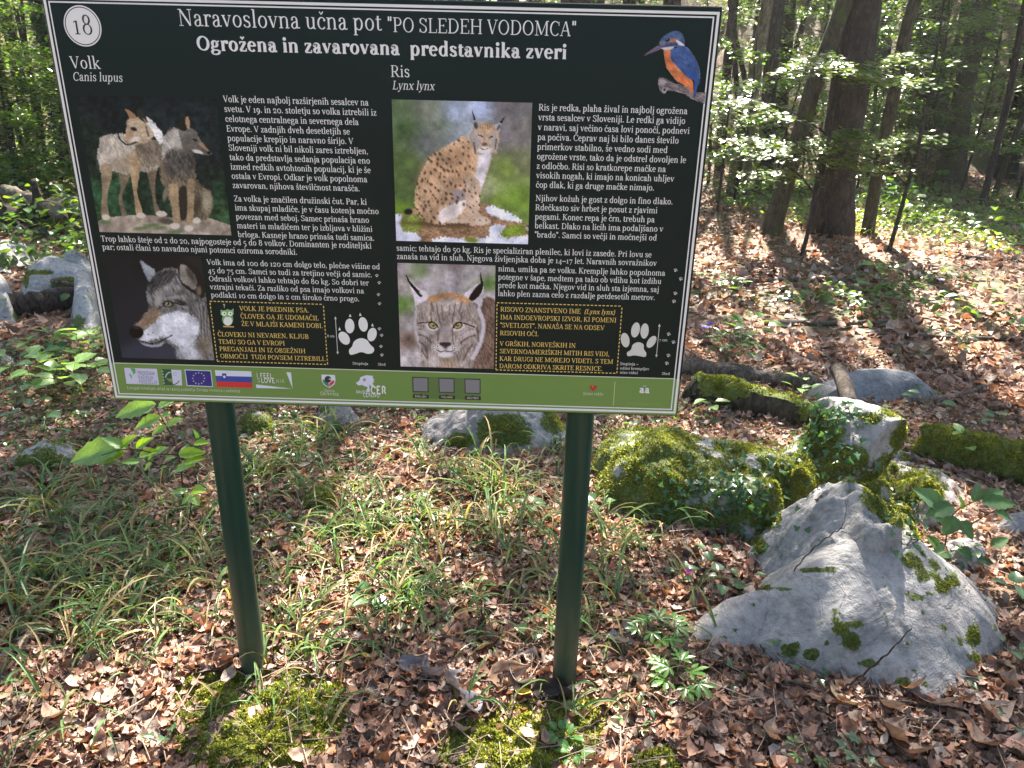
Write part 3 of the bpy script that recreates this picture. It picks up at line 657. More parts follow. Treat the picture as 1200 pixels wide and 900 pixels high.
    def build(s, name, cut=False, gain=1.08, base=0.0005, sat=1.0):
        mm_ = s.c.mean(-1, keepdims=True); s.c = mm_+(s.c-mm_)*sat; s.c = s.c+(s.c-105)*.10
        col = lin(np.clip(s.c*(1+0.05*fbm(s.X*.2, s.Y*.2, 0, 91, 2))[..., None], 0, 255))*gain
        V = np.stack([OX+s.bx, np.full_like(s.bx, -base), BZ-s.by], -1).reshape(-1, 3)
        F = grid_faces(s.nx, s.ny)[:, [0, 1, 2, 3]]
        if cut:
            al = s.a.reshape(-1); F = F[(al[F].min(1) > 0.4)]
            used = np.unique(F); rm = -np.ones(len(V), int); rm[used] = np.arange(len(used)); V = V[used]; F = rm[F]; col = col.reshape(-1, 3)[used]
        return mesh_obj(name, V, F, MT['pic'], panel, cols=col.reshape(-1, 3))
def rectq(L, T, R, B, crop):
    """corner points (in crop pixels) of the printed rectangle through a left, top, right and bottom edge point"""
    q = bd([L, T, R, B], crop); x0, x1, y0, y1 = q[0, 0], q[2, 0], q[1, 1], q[3, 1]
    Hi = np.linalg.inv(HB); out = []
    for x, y in ((x0, y0), (x1, y0), (x1, y1), (x0, y1)):
        w3 = Hi @ np.array([x, y, 1]); out.append(((w3[0]/w3[2]-crop[0])*crop[2], (w3[1]/w3[2]-crop[1])*crop[2]))
    return out
# two wolves on a rock
cp = (100, 100, 5.0)
A = Pic(rectq((86, 860), (400, 70), (858, 880), (470, 871), cp), cp, 0.0014)
A.grad([(100, 60, (14, 26, 30)), (450, 60, (18, 32, 38)), (800, 60, (14, 28, 32)), (200, 200, (14, 32, 38)), (450, 200, (24, 38, 45)), (700, 200, (24, 38, 44)), (780, 400, (20, 34, 40)),
        (50, 450, (22, 44, 38)), (100, 620, (34, 80, 48)), (200, 560, (40, 84, 50)), (350, 620, (26, 54, 40)), (800, 620, (26, 56, 38)), (700, 560, (26, 42, 40)), (790, 740, (46, 84, 48)), (60, 740, (36, 78, 46))])
A.grain(0.35, 0.035, 4)
A.poly([(70, 800), (200, 768), (330, 762), (450, 768), (600, 790), (720, 780), (800, 805), (870, 835), (870, 900), (60, 880)], (152, 138, 124), 3, tex=0.18, ts=(0.03, 0.02))
for x, y, r in ((390, 822, 40), (330, 840, 50), (120, 805, 30), (530, 862, 45), (440, 838, 40)): A.ell(x, y, r, 11, -5, (84, 122, 66), 0.5, 0.8)
A.ell(480, 800, 55, 18, 10, (70, 62, 54), 0.5, 0.8)
kw = dict(tex=0.16, ts=(0.16, 0.05))
A.poly([(200, 505), (268, 510), (240, 590), (217, 660), (238, 735), (246, 765), (220, 765), (198, 680), (208, 600)], (122, 106, 84), 2, **kw)
A.poly([(358, 480), (418, 480), (410, 580), (415, 680), (440, 735), (410, 742), (395, 660), (375, 560)], (128, 106, 80), 2, **kw)
A.poly([(85, 312), (130, 290), (200, 284), (270, 292), (330, 330), (430, 330), (448, 400), (435, 480), (400, 505), (340, 505), (290, 500), (235, 525), (160, 500), (125, 500), (92, 505), (76, 440), (70, 390), (85, 350)], (166, 158, 146), 3, 6, tex=0.22, ts=(0.12, 0.03), ang=70)
A.ell(260, 460, 120, 45, 0, (150, 128, 96), 0.6, 0.7, **kw); A.ell(130, 450, 50, 60, 0, (176, 166, 154), 0.6, 0.7, **kw)
A.poly([(95, 470), (155, 470), (155, 540), (135, 620), (130, 700), (142, 772), (100, 778), (96, 700), (100, 600)], (152, 130, 100), 2, **kw)
A.poly([(268, 390), (318, 420), (318, 520), (305, 620), (325, 700), (335, 752), (300, 756), (288, 660), (273, 560), (266, 480)], (168, 138, 100), 2, **kw)
A.poly([(300, 330), (430, 330), (452, 400), (425, 470), (350, 480), (310, 430)], (124, 112, 94), 5, 5, tex=0.3, ts=(0.12, 0.03), ang=70)
A.poly([(355, 185), (400, 218), (450, 280), (463, 322), (440, 350), (405, 300), (365, 245)], (198, 202, 206), 4, 4, **kw)
for x, y, rx in ((328, 764, 28), (122, 774, 24), (447, 755, 34)): A.ell(x, y, rx, 17, 5, (196, 184, 170), 0.2)
A.poly([(250, 205), (290, 186), (335, 202), (372, 240), (402, 290), (372, 332), (325, 345), (285, 355), (248, 348), (222, 325), (238, 300), (240, 250)], (172, 150, 122), 3, 3, **kw)
A.poly([(302, 150), (325, 138), (352, 180), (368, 222), (335, 212), (306, 182)], (44, 50, 44), 2)
A.poly([(236, 140), (272, 157), (300, 188), (262, 197), (248, 170)], (158, 112, 72), 2); A.poly([(336, 190), (366, 215), (352, 228)], (150, 105, 65), 2, sm=False)
A.ell(285, 258, 19, 10, 20, (40, 36, 34), 0.4); A.ell(290, 318, 34, 16, -10, (205, 198, 190), 0.5); A.ell(258, 300, 20, 24, 0, (178, 130, 90), 0.6, 0.7)
A.line([(192, 285), (205, 318), (245, 350), (300, 335)], 9, (26, 28, 34)); A.line([(228, 200), (238, 240)], 5, (40, 44, 50)); A.line([(355, 245), (372, 300)], 10, (60, 56, 52), 4, 0.7)
A.poly([(480, 275), (520, 245), (560, 300), (625, 380), (640, 480), (652, 540), (690, 600), (735, 620), (748, 680), (735, 755), (700, 795), (640, 792), (600, 800), (545, 800), (515, 770), (500, 700), (472, 610), (446, 560), (434, 480), (440, 380), (468, 310)], (112, 98, 78), 4, 7, tex=0.3, ts=(0.12, 0.035), ang=75)
A.poly([(460, 310), (530, 250), (550, 330), (490, 400), (450, 430)], (158, 154, 150), 8, 6, tex=0.2, ts=(0.12, 0.03), ang=60)
A.poly([(470, 400), (560, 370), (630, 400), (642, 500), (560, 545), (478, 510)], (84, 80, 76), 10, 8, tex=0.4, ts=(0.12, 0.03), ang=80)
A.ell(712, 680, 32, 62, -10, (152, 142, 116), 0.5, 0.9, **kw); A.ell(470, 640, 14, 40, 10, (130, 118, 96), 0.4, 0.9)
A.poly([(552, 610), (600, 610), (598, 770), (556, 775)], (52, 45, 38), 5); A.ell(660, 700, 24, 60, 10, (60, 50, 40), 0.6, 0.8)
A.poly([(488, 590), (540, 590), (550, 700), (556, 800), (520, 808), (508, 720)], (152, 128, 92), 3, **kw); A.poly([(598, 570), (640, 560), (638, 690), (632, 808), (598, 808), (600, 700)], (154, 130, 94), 3, **kw)
for x, y, rx in ((528, 826, 30), (609, 840, 28), (655, 795, 24)): A.ell(x, y, rx, 18, 0, (196, 186, 176), 0.2)
A.ell(560, 320, 34, 56, 20, (168, 162, 154), 0.5, **kw)
A.poly([(552, 262), (600, 246), (648, 272), (682, 330), (738, 396), (730, 410), (690, 414), (640, 398), (598, 400), (565, 350)], (98, 94, 88), 3, 3, **kw)
A.line([(675, 345), (722, 388)], (20, 8), (164, 122, 88), 4); A.ell(662, 392, 34, 11, 18, (198, 196, 194), 0.4); A.ell(724, 398, 11, 9, 20, (18, 18, 20), 0.2); A.ell(645, 322, 15, 7, 25, (28, 28, 28), 0.4)
A.line([(645, 400), (700, 412)], 4, (40, 36, 36)); A.poly([(542, 238), (568, 186), (590, 215), (594, 266), (563, 266)], (32, 36, 36), 2); A.poly([(586, 198), (606, 188), (613, 245), (596, 250)], (172, 132, 92), 2)
A.build('printed_picture', sat=.66, gain=1.1)

# sitting lynx
cp = (450, 110, 4.866)
B = Pic(rectq((58, 440), (440, 46), (834, 450), (450, 852), cp), cp, 0.0014)
B.grad([(60, 50, (92, 112, 78)), (120, 200, (74, 98, 62)), (260, 90, (112, 120, 108)), (400, 110, (150, 166, 196)), (440, 260, (150, 162, 178)), (550, 90, (164, 180, 218)), (250, 290, (104, 110, 112)), (320, 180, (112, 124, 112)),
        (690, 90, (112, 108, 116)), (790, 250, (118, 114, 116)), (700, 250, (122, 116, 124)), (130, 400, (88, 112, 62)), (200, 500, (80, 96, 62)), (700, 430, (118, 140, 68)), (780, 380, (116, 122, 92)), (760, 600, (112, 146, 56)), (590, 560, (150, 158, 122)), (90, 660, (112, 146, 48)), (640, 620, (120, 150, 60)), (110, 590, (76, 100, 56))])
B.grain(0.12, 0.02, 8)
B.poly([(50, 700), (115, 692), (200, 700), (400, 690), (560, 632), (640, 648), (700, 680), (840, 770), (840, 880), (50, 870)], (146, 116, 90), 4, 5, tex=0.3, ts=(0.12, 0.06))
for P in ([(50, 702), (108, 700), (100, 745), (150, 785), (195, 800), (200, 850), (50, 860)], [(585, 655), (640, 650), (770, 712), (775, 738), (690, 722), (600, 690)], [(600, 762), (690, 750), (690, 800), (760, 815), (840, 815), (840, 880), (310, 860), (330, 822), (480, 832), (598, 815)], [(760, 760), (830, 770), (830, 790)]):
    B.poly(P, (206, 212, 238), 3, 8, tex=0.05)
B.poly([(110, 700), (200, 705), (245, 740), (180, 790), (105, 775)], (122, 138, 62), 6, 8, tex=0.2); B.poly([(690, 770), (780, 748), (815, 790), (740, 822), (665, 818)], (124, 148, 52), 5, 10, tex=0.3); B.ell(500, 838, 40, 14, 5, (118, 130, 50), 0.5)
B.ell(330, 748, 180, 18, 2, (84, 66, 50), 0.6, 0.8)
B.ell(176, 676, 26, 18, 0, (176, 142, 112), 0.3); B.ell(140, 676, 24, 17, 0, (28, 26, 34), 0.3)
body = [(455, 243), (400, 280), (320, 322), (250, 380), (205, 470), (178, 560), (180, 640), (205, 702), (260, 738), (330, 748), (420, 740), (480, 742), (520, 752), (602, 746), (604, 718), (560, 700), (548, 640), (555, 560), (585, 480), (608, 400), (612, 350), (560, 325), (500, 288)]
B.poly(body, (190, 158, 128), 3, 5, tex=0.14, ts=(0.14, 0.04), ang=60)
B.ell(300, 420, 110, 60, -40, (176, 142, 112), 0.7, 0.7, tex=0.15); B.ell(440, 400, 60, 110, 15, (168, 134, 104), 0.6, 0.7, tex=0.2, ts=(0.12, 0.03), ang=70)
B.poly([(545, 335), (608, 335), (600, 410), (575, 490), (548, 560), (515, 530), (530, 440)], (208, 204, 216), 8, 5, tex=0.06)
B.poly([(400, 560), (462, 560), (455, 645), (385, 650)], (150, 138, 142), 10, 5); B.poly([(330, 660), (460, 610), (470, 640), (420, 705), (340, 745), (310, 720)], (212, 202, 202), 6, 6, tex=0.06, ts=(0.12, 0.03), ang=-40)
B.poly([(470, 480), (545, 505), (545, 600), (552, 690), (602, 718), (598, 746), (520, 756), (485, 740), (468, 620)], (192, 168, 150), 4, 3, tex=0.1)
B.ell(560, 730, 45, 20, 0, (206, 188, 172), 0.3); B.ell(455, 728, 30, 16, 0, (192, 172, 158), 0.3); B.ell(400, 726, 26, 14, 0, (200, 186, 176), 0.3)
r2 = np.random.default_rng(3); cnt = 0
bdy = np.array(body)
def inpoly(x, y, P):
    c = False
    for i in range(len(P)):
        ax, ay = P[i]; bx, by = P[(i+1) % len(P)]
        if (ay > y) != (by > y) and x < (bx-ax)*(y-ay)/(by-ay)+ax: c = not c
    return c
placed = []
while cnt < 105:
    x, y = r2.uniform(180, 600), r2.uniform(250, 745)
    if not inpoly(x, y, bdy) or (x > 520 and y < 540) or (330 < x < 470 and y > 640) or any((x-a)**2+(y-b)**2 < 20**2 for a, b in placed): continue
    placed.append((x, y)); cnt += 1; sz = r2.uniform(5, 10)*(0.75 if x > 470 else 1)
    B.ell(x, y, sz*1.35, sz*0.8, r2.uniform(30, 110), (84, 60, 50), 0.5, 0.85)
B.poly([(500, 215), (530, 182), (580, 164), (630, 182), (656, 220), (654, 290), (636, 352), (600, 332), (570, 348), (530, 348), (503, 312), (488, 262)], (166, 148, 134), 3, 4, tex=0.15, ts=(0.2, 0.06), ang=80)
B.ell(580, 198, 42, 24, 0, (184, 152, 116), 0.5, 0.9, tex=0.2); B.ell(575, 326, 42, 20, 0, (214, 210, 214), 0.4); B.ell(528, 272, 24, 32, 0, (146, 142, 148), 0.5, 0.9, tex=0.2); B.ell(632, 280, 16, 36, 0, (160, 156, 164), 0.5, 0.8)
B.poly([(508, 205), (510, 138), (548, 182)], (158, 152, 152), 2, sm=False); B.line([(516, 150), (503, 100)], (12, 3), (24, 24, 28)); B.ell(524, 186, 11, 20, -15, (70, 66, 70), 0.4)
B.poly([(628, 186), (674, 162), (658, 228)], (172, 170, 176), 2, sm=False); B.line([(668, 168), (689, 134)], (12, 4), (22, 22, 26)); B.ell(654, 196, 9, 18, 25, (92, 88, 92), 0.4)
B.line([(536, 238), (562, 250)], 6, (44, 36, 34)); B.line([(598, 256), (622, 248)], 6, (44, 36, 34)); B.ell(574, 292, 15, 10, 0, (122, 78, 66), 0.3); B.line([(552, 316), (575, 322), (594, 317)], 4, (60, 44, 44)); B.line([(574, 210), (570, 280)], 12, (176, 132, 98), 6, 0.6)
B.line([(512, 285), (522, 345)], 8, (60, 54, 58), 4, 0.8); B.line([(642, 262), (634, 318)], 7, (56, 50, 54), 3, 0.8)
for k in range(5): B.line([(548+k*14, 178), (552+k*12, 205)], 4, (96, 72, 56), 2, 0.6)
B.build('printed_picture', sat=.88)

# wolf portrait
cp = (110, 260, 5.294)
Cc = Pic(rectq((180, 845), (370, 208), (752, 858), (460, 852), cp), cp, 0.0013)
Cc.grad([(90, 220, (26, 30, 36)), (150, 400, (28, 33, 42)), (250, 550, (34, 38, 48)), (180, 700, (32, 37, 48)), (250, 820, (52, 58, 76)), (400, 820, (56, 60, 76)), (450, 240, (26, 28, 32)), (660, 250, (40, 40, 38)), (350, 230, (24, 27, 32))])
Cc.poly([(278, 222), (330, 240), (396, 284), (430, 300), (400, 340), (352, 388), (322, 345), (292, 262)], (28, 30, 34), 3); Cc.poly([(290, 240), (340, 272), (388, 312), (352, 374), (322, 332)], (134, 144, 154), 5, 3, tex=0.12)
Cc.poly([(345, 388), (400, 312), (470, 288), (530, 290), (560, 262), (640, 300), (690, 420), (702, 520), (730, 650), (770, 870), (540, 870), (512, 792), (440, 752), (370, 772), (300, 748), (250, 712), (228, 684), (240, 655), (290, 610), (332, 560), (345, 520), (332, 470), (330, 430)], (108, 108, 110), 3, 5, tex=0.4, ts=(0.10, 0.02), ang=65)
Cc.poly([(345, 388), (400, 320), (470, 300), (520, 330), (460, 380), (390, 420), (345, 470)], (62, 64, 68), 12, 8, tex=0.5, ts=(0.12, 0.02), ang=-55)
Cc.poly([(524, 258), (560, 244), (622, 274), (672, 330), (694, 420), (682, 474), (640, 455), (560, 402), (530, 342)], (34, 33, 34), 3); Cc.poly([(538, 275), (572, 274), (612, 310), (642, 372), (632, 424), (590, 402), (542, 360)], (128, 122, 116), 5, 4, tex=0.15); Cc.ell(604, 330, 18, 52, -30, (62, 58, 54), 0.5, 0.85); Cc.ell(655, 430, 16, 30, 0, (130, 112, 88), 0.5, 0.8)
Cc.poly([(288, 612), (345, 548), (392, 540), (425, 590), (400, 625), (340, 655), (262, 664)], (148, 124, 104), 8, 5, tex=0.15, ts=(0.14, 0.04), ang=-40); Cc.ell(402, 490, 20, 38, 15, (156, 154, 152), 0.5, 0.9); Cc.ell(345, 470, 12, 26, 0, (128, 132, 138), 0.5, 0.8)
Cc.poly([(425, 585), (540, 555), (640, 605), (657, 680), (622, 760), (560, 775), (480, 745), (430, 715), (340, 745), (288, 738), (302, 690), (375, 630)], (192, 198, 214), 8, 8, tex=0.08, ts=(0.10, 0.03), ang=30)
Cc.ell(268, 686, 44, 38, 15, (14, 14, 18), 0.12); Cc.ell(268, 660, 16, 6, 10, (70, 74, 84), 0.6, 0.7); Cc.poly([(300, 752), (380, 768), (440, 745), (420, 772), (360, 778), (310, 765)], (150, 156, 172), 4)
Cc.line([(296, 740), (370, 756), (430, 735), (492, 702)], 7, (26, 26, 32)); Cc.ell(340, 700, 6, 5, 0, (120, 124, 134)); Cc.ell(370, 690, 6, 5, 0, (120, 124, 134))
Cc.ell(464, 512, 34, 20, 5, (24, 24, 26), 0.25); Cc.ell(464, 512, 23, 14, 5, (142, 138, 104), 0.15); Cc.ell(465, 511, 9, 9, 0, (10, 10, 10), 0.2); Cc.ell(460, 507, 3, 3, 0, (220, 220, 220), 0.3)
Cc.line([(400, 540), (432, 524), (450, 498), (490, 502), (560, 520)], 6, (26, 26, 28)); Cc.ell(552, 505, 36, 13, 20, (30, 30, 32), 0.6, 0.85); Cc.ell(500, 470, 50, 10, -8, (150, 150, 148), 0.6, 0.7)
for k in range(7): Cc.line([(640+k*14, 500+k*8), (660+k*9, 600+k*12), (655+k*14, 700+k*14)], 6, (60, 60, 60) if k % 2 else (160, 156, 150), 5, 0.6)
Cc.ell(600, 815, 75, 50, 10, (178, 184, 200), 0.5, 0.9, tex=0.2, ts=(0.1, 0.03), ang=60); Cc.ell(690, 770, 50, 60, 0, (120, 108, 90), 0.6, 0.7, tex=0.3)
Cc.build('printed_picture', sat=.8, gain=1.05)

# lynx face
cp = (455, 280, 5.627)
D = Pic(rectq((74, 500), (380, 171), (705, 520), (390, 853), cp), cp, 0.0013)
D.grad([(80, 180, (146, 138, 146)), (300, 190, (150, 144, 148)), (220, 215, (108, 128, 88)), (450, 190, (118, 110, 116)), (420, 280, (172, 166, 178)), (250, 300, (178, 170, 184)), (640, 220, (150, 146, 152)), (660, 300, (92, 128, 62)), (90, 430, (104, 142, 66)), (90, 340, (150, 142, 146)),
        (130, 560, (162, 156, 162)), (130, 680, (112, 92, 84)), (110, 780, (196, 190, 198)), (200, 800, (190, 184, 188)), (660, 390, (186, 176, 188)), (560, 230, (172, 166, 174))])
D.grain(0.15, 0.02, 5)
D.poly([(590, 440), (720, 440), (720, 880), (540, 880)], (116, 94, 84), 6, 5, tex=0.35, ts=(0.12, 0.03), ang=70)
D.poly([(122, 258), (165, 300), (265, 378), (275, 420), (245, 442), (185, 470), (175, 400), (148, 320)], (192, 186, 200), 3, 3, tex=0.08); D.line([(120, 242), (150, 300), (218, 374)], (5, 28), (30, 26, 32)); D.ell(238, 365, 34, 17, 35, (206, 202, 210), 0.4)
D.poly([(498, 388), (570, 312), (622, 292), (632, 335), (612, 470), (560, 450)], (196, 190, 204), 3, 3, tex=0.08); D.line([(611, 226), (618, 295)], (4, 16), (26, 22, 26)); D.poly([(626, 288), (575, 330), (532, 400), (552, 418), (602, 382), (626, 332)], (30, 22, 26), 3)
D.poly([(188, 450), (260, 405), (330, 368), (440, 362), (545, 408), (602, 452), (636, 560), (626, 680), (582, 780), (530, 870), (255, 870), (218, 760), (188, 680), (178, 560)], (152, 140, 136), 4, 7, tex=0.28, ts=(0.13, 0.03), ang=85)
D.poly([(265, 400), (330, 368), (440, 362), (540, 405), (500, 430), (400, 400), (300, 425)], (178, 130, 88), 10, 6, tex=0.25); D.ell(400, 450, 90, 60, 0, (172, 164, 162), 0.6, 0.7, tex=0.3, ts=(0.16, 0.04), ang=85)
D.line([(600, 470), (632, 570), (610, 690), (560, 790)], 26, (200, 194, 214), 8, 0.85); D.line([(186, 480), (182, 580), (215, 720)], 16, (188, 182, 196), 8, 0.7)
for k, (a, b) in enumerate([((300, 480), (286, 420)), ((330, 500), (322, 430)), ((360, 510), (356, 440)), ((405, 510), (410, 440)), ((435, 505), (446, 435)), ((470, 490), (488, 425)), ((345, 560), (335, 500)), ((425, 560), (432, 500)), ((290, 545), (285, 490)), ((480, 545), (490, 490))]): D.line([a, b], 8, (78, 66, 66), 4, 0.65)
for P in ([(205, 600), (240, 605), (285, 640)], [(205, 635), (250, 650), (290, 690)], [(210, 680), (250, 720), (265, 790)], [(560, 600), (520, 610), (480, 640)], [(575, 640), (530, 655), (480, 690)], [(560, 700), (530, 740), (500, 800)], [(225, 740), (265, 800)], [(590, 590), (600, 680)]): D.line(P, 9, (66, 56, 60), 5, 0.7)
D.ell(250, 620, 40, 24, 10, (182, 176, 182), 0.6, 0.7); D.ell(520, 625, 42, 24, -10, (182, 176, 182), 0.6, 0.7)
for x, s_ in ((298, 1), (462, -1)):
    D.ell(x, 580, 44, 30, 12*s_, (206, 204, 208), 0.3); D.ell(x, 575, 32, 23, 10*s_, (30, 26, 26), 0.15); D.ell(x+2*s_, 575, 26, 18, 8*s_, (166, 150, 88), 0.15); D.ell(x+2*s_, 574, 8, 9, 0, (12, 10, 12), 0.25); D.ell(x-2, 569, 3, 3, 0, (230, 230, 230), 0.3)
D.line([(203, 558), (255, 556), (300, 552), (335, 590)], (7, 8), (34, 28, 30)); D.line([(572, 585), (520, 566), (465, 556), (428, 592)], (7, 8), (34, 28, 30)); D.line([(338, 600), (330, 670)], 9, (70, 56, 56), 5, 0.7); D.line([(425, 600), (430, 670)], 9, (70, 56, 56), 5, 0.7)
D.ell(380, 640, 40, 62, 0, (172, 158, 162), 0.4, 0.9, tex=0.08); D.poly([(342, 692), (380, 686), (418, 692), (400, 722), (381, 736), (362, 724)], (58, 40, 44), 3)
D.ell(336, 728, 44, 24, 12, (204, 200, 204), 0.4, 0.9); D.ell(428, 728, 44, 24, -12, (204, 200, 204), 0.4, 0.9); D.line([(322, 736), (352, 748), (380, 742), (412, 748), (442, 736)], 6, (50, 38, 42)); D.ell(380, 768, 52, 18, 0, (210, 206, 210), 0.4)
for x0 in (300, 315, 330, 428, 443, 458):
    for y0 in (712, 726): D.ell(x0, y0, 4, 3, 0, (70, 60, 64))
D.ell(400, 825, 55, 34, 0, (176, 150, 128), 0.6, 0.8, tex=0.3, ts=(0.12, 0.03), ang=85); D.ell(300, 815, 40, 34, 0, (204, 196, 196), 0.6, 0.7)
D.build('printed_picture', sat=.85)

# kingfisher cut out of its photo
cp = (740, 25, 8.18)
K = Pic(rectq((95, 400), (400, 92), (704, 750), (400, 805), cp), cp, 0.0009, warp=.4)
K.c[:] = (20, 34, 40)
K.poly([(253, 560), (320, 553), (400, 600), (470, 618), (550, 655), (620, 688), (720, 700), (720, 802), (600, 772), (500, 712), (400, 686), (345, 680), (325, 702), (288, 702), (258, 645)], (122, 114, 118), 3, 4, tex=0.35, ts=(0.08, 0.02), ang=25)
K.ell(300, 590, 34, 22, 20, (168, 160, 176), 0.4, 0.8); K.ell(314, 672, 22, 26, 20, (176, 170, 190), 0.4, 0.8); K.ell(315, 668, 12, 14, 20, (50, 44, 50), 0.4); K.ell(480, 640, 60, 12, 25, (92, 86, 88), 0.6, 0.7)
K.poly([(308, 285), (385, 285), (405, 400), (470, 470), (560, 560), (592, 600), (588, 712), (572, 700), (545, 655), (440, 592), (370, 510), (325, 430), (308, 350)], (204, 112, 64), 3, tex=0.12, ts=(0.05, 0.02), ang=45)
K.line([(322, 440), (372, 510), (440, 590)], (8, 12), (206, 150, 118), 4, 0.8); K.ell(455, 478, 32, 12, 40, (200, 160, 136), 0.5, 0.8); K.ell(340, 330, 20, 40, 10, (198, 128, 92), 0.6, 0.6)
K.poly([(385, 278), (500, 248), (560, 290), (620, 390), (656, 490), (652, 600), (632, 640), (610, 735), (588, 730), (596, 590), (530, 550), (450, 462), (380, 382), (372, 320)], (56, 86, 148), 3, tex=0.16, ts=(0.08, 0.03), ang=60)
K.ell(570, 520, 60, 26, 52, (34, 82, 170), 0.6, 0.8); K.ell(612, 640, 14, 60, 8, (30, 84, 176), 0.4, 0.8)
for k in range(3): K.line([(560+k*22, 470+k*10), (600+k*16, 560-k*8)], 4, (24, 44, 90), 3, 0.7)
K.line([(515, 258), (580, 320), (640, 440), (655, 560)], 5, (140, 150, 172), 3, 0.7)
for k in range(24):
    x, y = r2.uniform(390, 520), r2.uniform(285, 450)
    if x-390 < (y-285)*-0.3+90: K.ell(x, y, 4, 4, 0, (112, 146, 196), 0.5, 0.6)
K.poly([(258, 218), (305, 150), (385, 106), (450, 104), (495, 148), (510, 215), (502, 250), (430, 258), (340, 272), (286, 272)], (66, 90, 138), 3, tex=0.25, ts=(0.1, 0.06))
K.ell(396, 196, 52, 18, -8, (168, 112, 86), 0.35); K.ell(300, 222, 26, 22, -40, (140, 112, 122), 0.5, 0.8); K.poly([(425, 192), (470, 212), (500, 240), (496, 248), (440, 234)], (206, 202, 214), 3); K.poly([(284, 268), (400, 254), (385, 278), (308, 288)], (190, 186, 192), 3); K.line([(330, 245), (430, 230)], 26, (54, 66, 110), 5, 0.8)
K.ell(343, 192, 20, 15, -20, (18, 22, 34), 0.2); K.ell(338, 187, 4, 4, 0, (150, 160, 180), 0.3)
K.poly([(106, 350), (128, 322), (248, 240), (292, 262), (272, 285), (125, 345)], (112, 98, 126), 2, sm=False); K.line([(120, 342), (270, 262)], 4, (60, 50, 70), 2, 0.8)
K.build('printed_bird', sat=.82, gain=1.0, cut=True, base=0.0007)

# ---------------------------------------------------------------- logos of the lower band
def sp(name, pts, crop, col, base=0.0006):
    key = 'ink_%d_%d_%d' % tuple(col)
    if key not in MT: MT[key] = mat_plain('printed_ink', tuple(lin(col)*1.05), 0.4, 0.45)
    return flat_poly(name, [tuple(q) for q in bd(pts, crop)], MT[key], base)
c1 = (120, 425, 5.217)
sp('logo_panel', [(137, 32), (337, 39), (352, 137), (152, 130)], c1, (186, 190, 214))
sp('logo_swallow', [(176, 34), (205, 36), (208, 60), (196, 75), (190, 58), (180, 46)], c1, (70, 150, 90), 0.0009); sp('logo_swallow', [(165, 68), (186, 76), (184, 104), (176, 90)], c1, (110, 170, 140), 0.0009)
for s_, a_, b_ in (('PROGRAM', (221, 74), (327, 78)), ('RAZVOJA', (226, 101), (318, 104)), ('PODE\u017dELJA', (230, 128), (343, 131))):
    q = bd([a_, b_], c1); V_, F_, w_ = text_geo(s_, 0.0115, thick=12, sans=True)
    MT.setdefault('ink_txt', mat_plain('printed_ink', tuple(lin((120, 130, 160))), 0.4)); on_board('text_line', V_, F_, None, q[0, 0], q[:, 1].mean(), MT['ink_txt'], base=0.0009, sx=(q[1, 0]-q[0, 0])/w_)
sp('logo_panel', [(368, 40), (487, 45), (493, 142), (380, 137)], c1, (14, 72, 58)); sp('logo_half', [(425, 43), (487, 46), (493, 141), (437, 139)], c1, (186, 194, 214), 0.0008)
for k in range(5): sp('logo_stripe', [(366+k*2.6, 50+k*18), (376+k*2.6, 51+k*18), (377+k*2.6, 57+k*18), (367+k*2.6, 56+k*18)], c1, (150, 190, 160), 0.0009)
def arc_pts(cx, cy_, r0, r1, a0, a1, n=14):
    t = np.radians(np.linspace(a0, a1, n)); o = [(cx+r0*math.cos(a), cy_+r0*math.sin(a)) for a in t]; i = [(cx+r1*math.cos(a), cy_+r1*math.sin(a)) for a in t[::-1]]; return o+i
sp('logo_arc', arc_pts(425, 92, 36, 30, 180, 265), c1, (170, 200, 180), 0.0010); sp('logo_arc', arc_pts(437, 96, 42, 36, 20, 100), c1, (24, 90, 84), 0.0010)
sp('logo_leaf', [(393, 92), (414, 100), (430, 95), (432, 122), (412, 116)], c1, (120, 130, 60), 0.0010); sp('logo_leaf', [(400, 92), (412, 84), (418, 98)], c1, (40, 60, 40), 0.0011)
for k in range(6): a = k*math.pi/3; sp('logo_star', [(447+9*math.cos(a)-2, 70+9*math.sin(a)-2), (447+9*math.cos(a)+2, 70+9*math.sin(a)-2), (447+9*math.cos(a)+2, 70+9*math.sin(a)+2), (447+9*math.cos(a)-2, 70+9*math.sin(a)+2)], c1, (70, 110, 130), 0.0010)
sp('flag_border', [(506, 43), (670, 49), (681, 151), (520, 144)], c1, (190, 198, 214)); sp('flag_field', [(512, 48), (665, 54), (676, 146), (525, 139)], c1, (8, 20, 120), 0.0008)
for k in range(12):
    a = k*math.pi/6; cx, cyy = 594+36*math.cos(a)+2*math.sin(a)*0, 97+34*math.sin(a)
    P = []
    for j in range(10):
        rr = 5.2 if j % 2 == 0 else 2.4; b = -math.pi/2+j*math.pi/5; P.append((cx+rr*math.cos(b), cyy+rr*math.sin(b)))
    sp('flag_star', P, c1, (196, 200, 150), 0.0010)
sp('flag_stripe', [(692, 48), (915, 55), (917.5, 88), (697, 82)], c1, (196, 204, 222)); sp('flag_stripe', [(697, 82.5), (917.5, 88.5), (919.5, 122), (701, 116)], c1, (24, 60, 150)); sp('flag_stripe', [(701, 116.5), (919.5, 122.5), (922, 157), (706, 150)], c1, (186, 30, 44))
sp('flag_shield', [(736, 67), (763, 68), (762, 92), (751, 101), (738, 91)], c1, (30, 56, 140), 0.0009); sp('flag_shield', [(741, 88), (750, 78), (760, 89), (751, 97)], c1, (200, 206, 220), 0.0011)
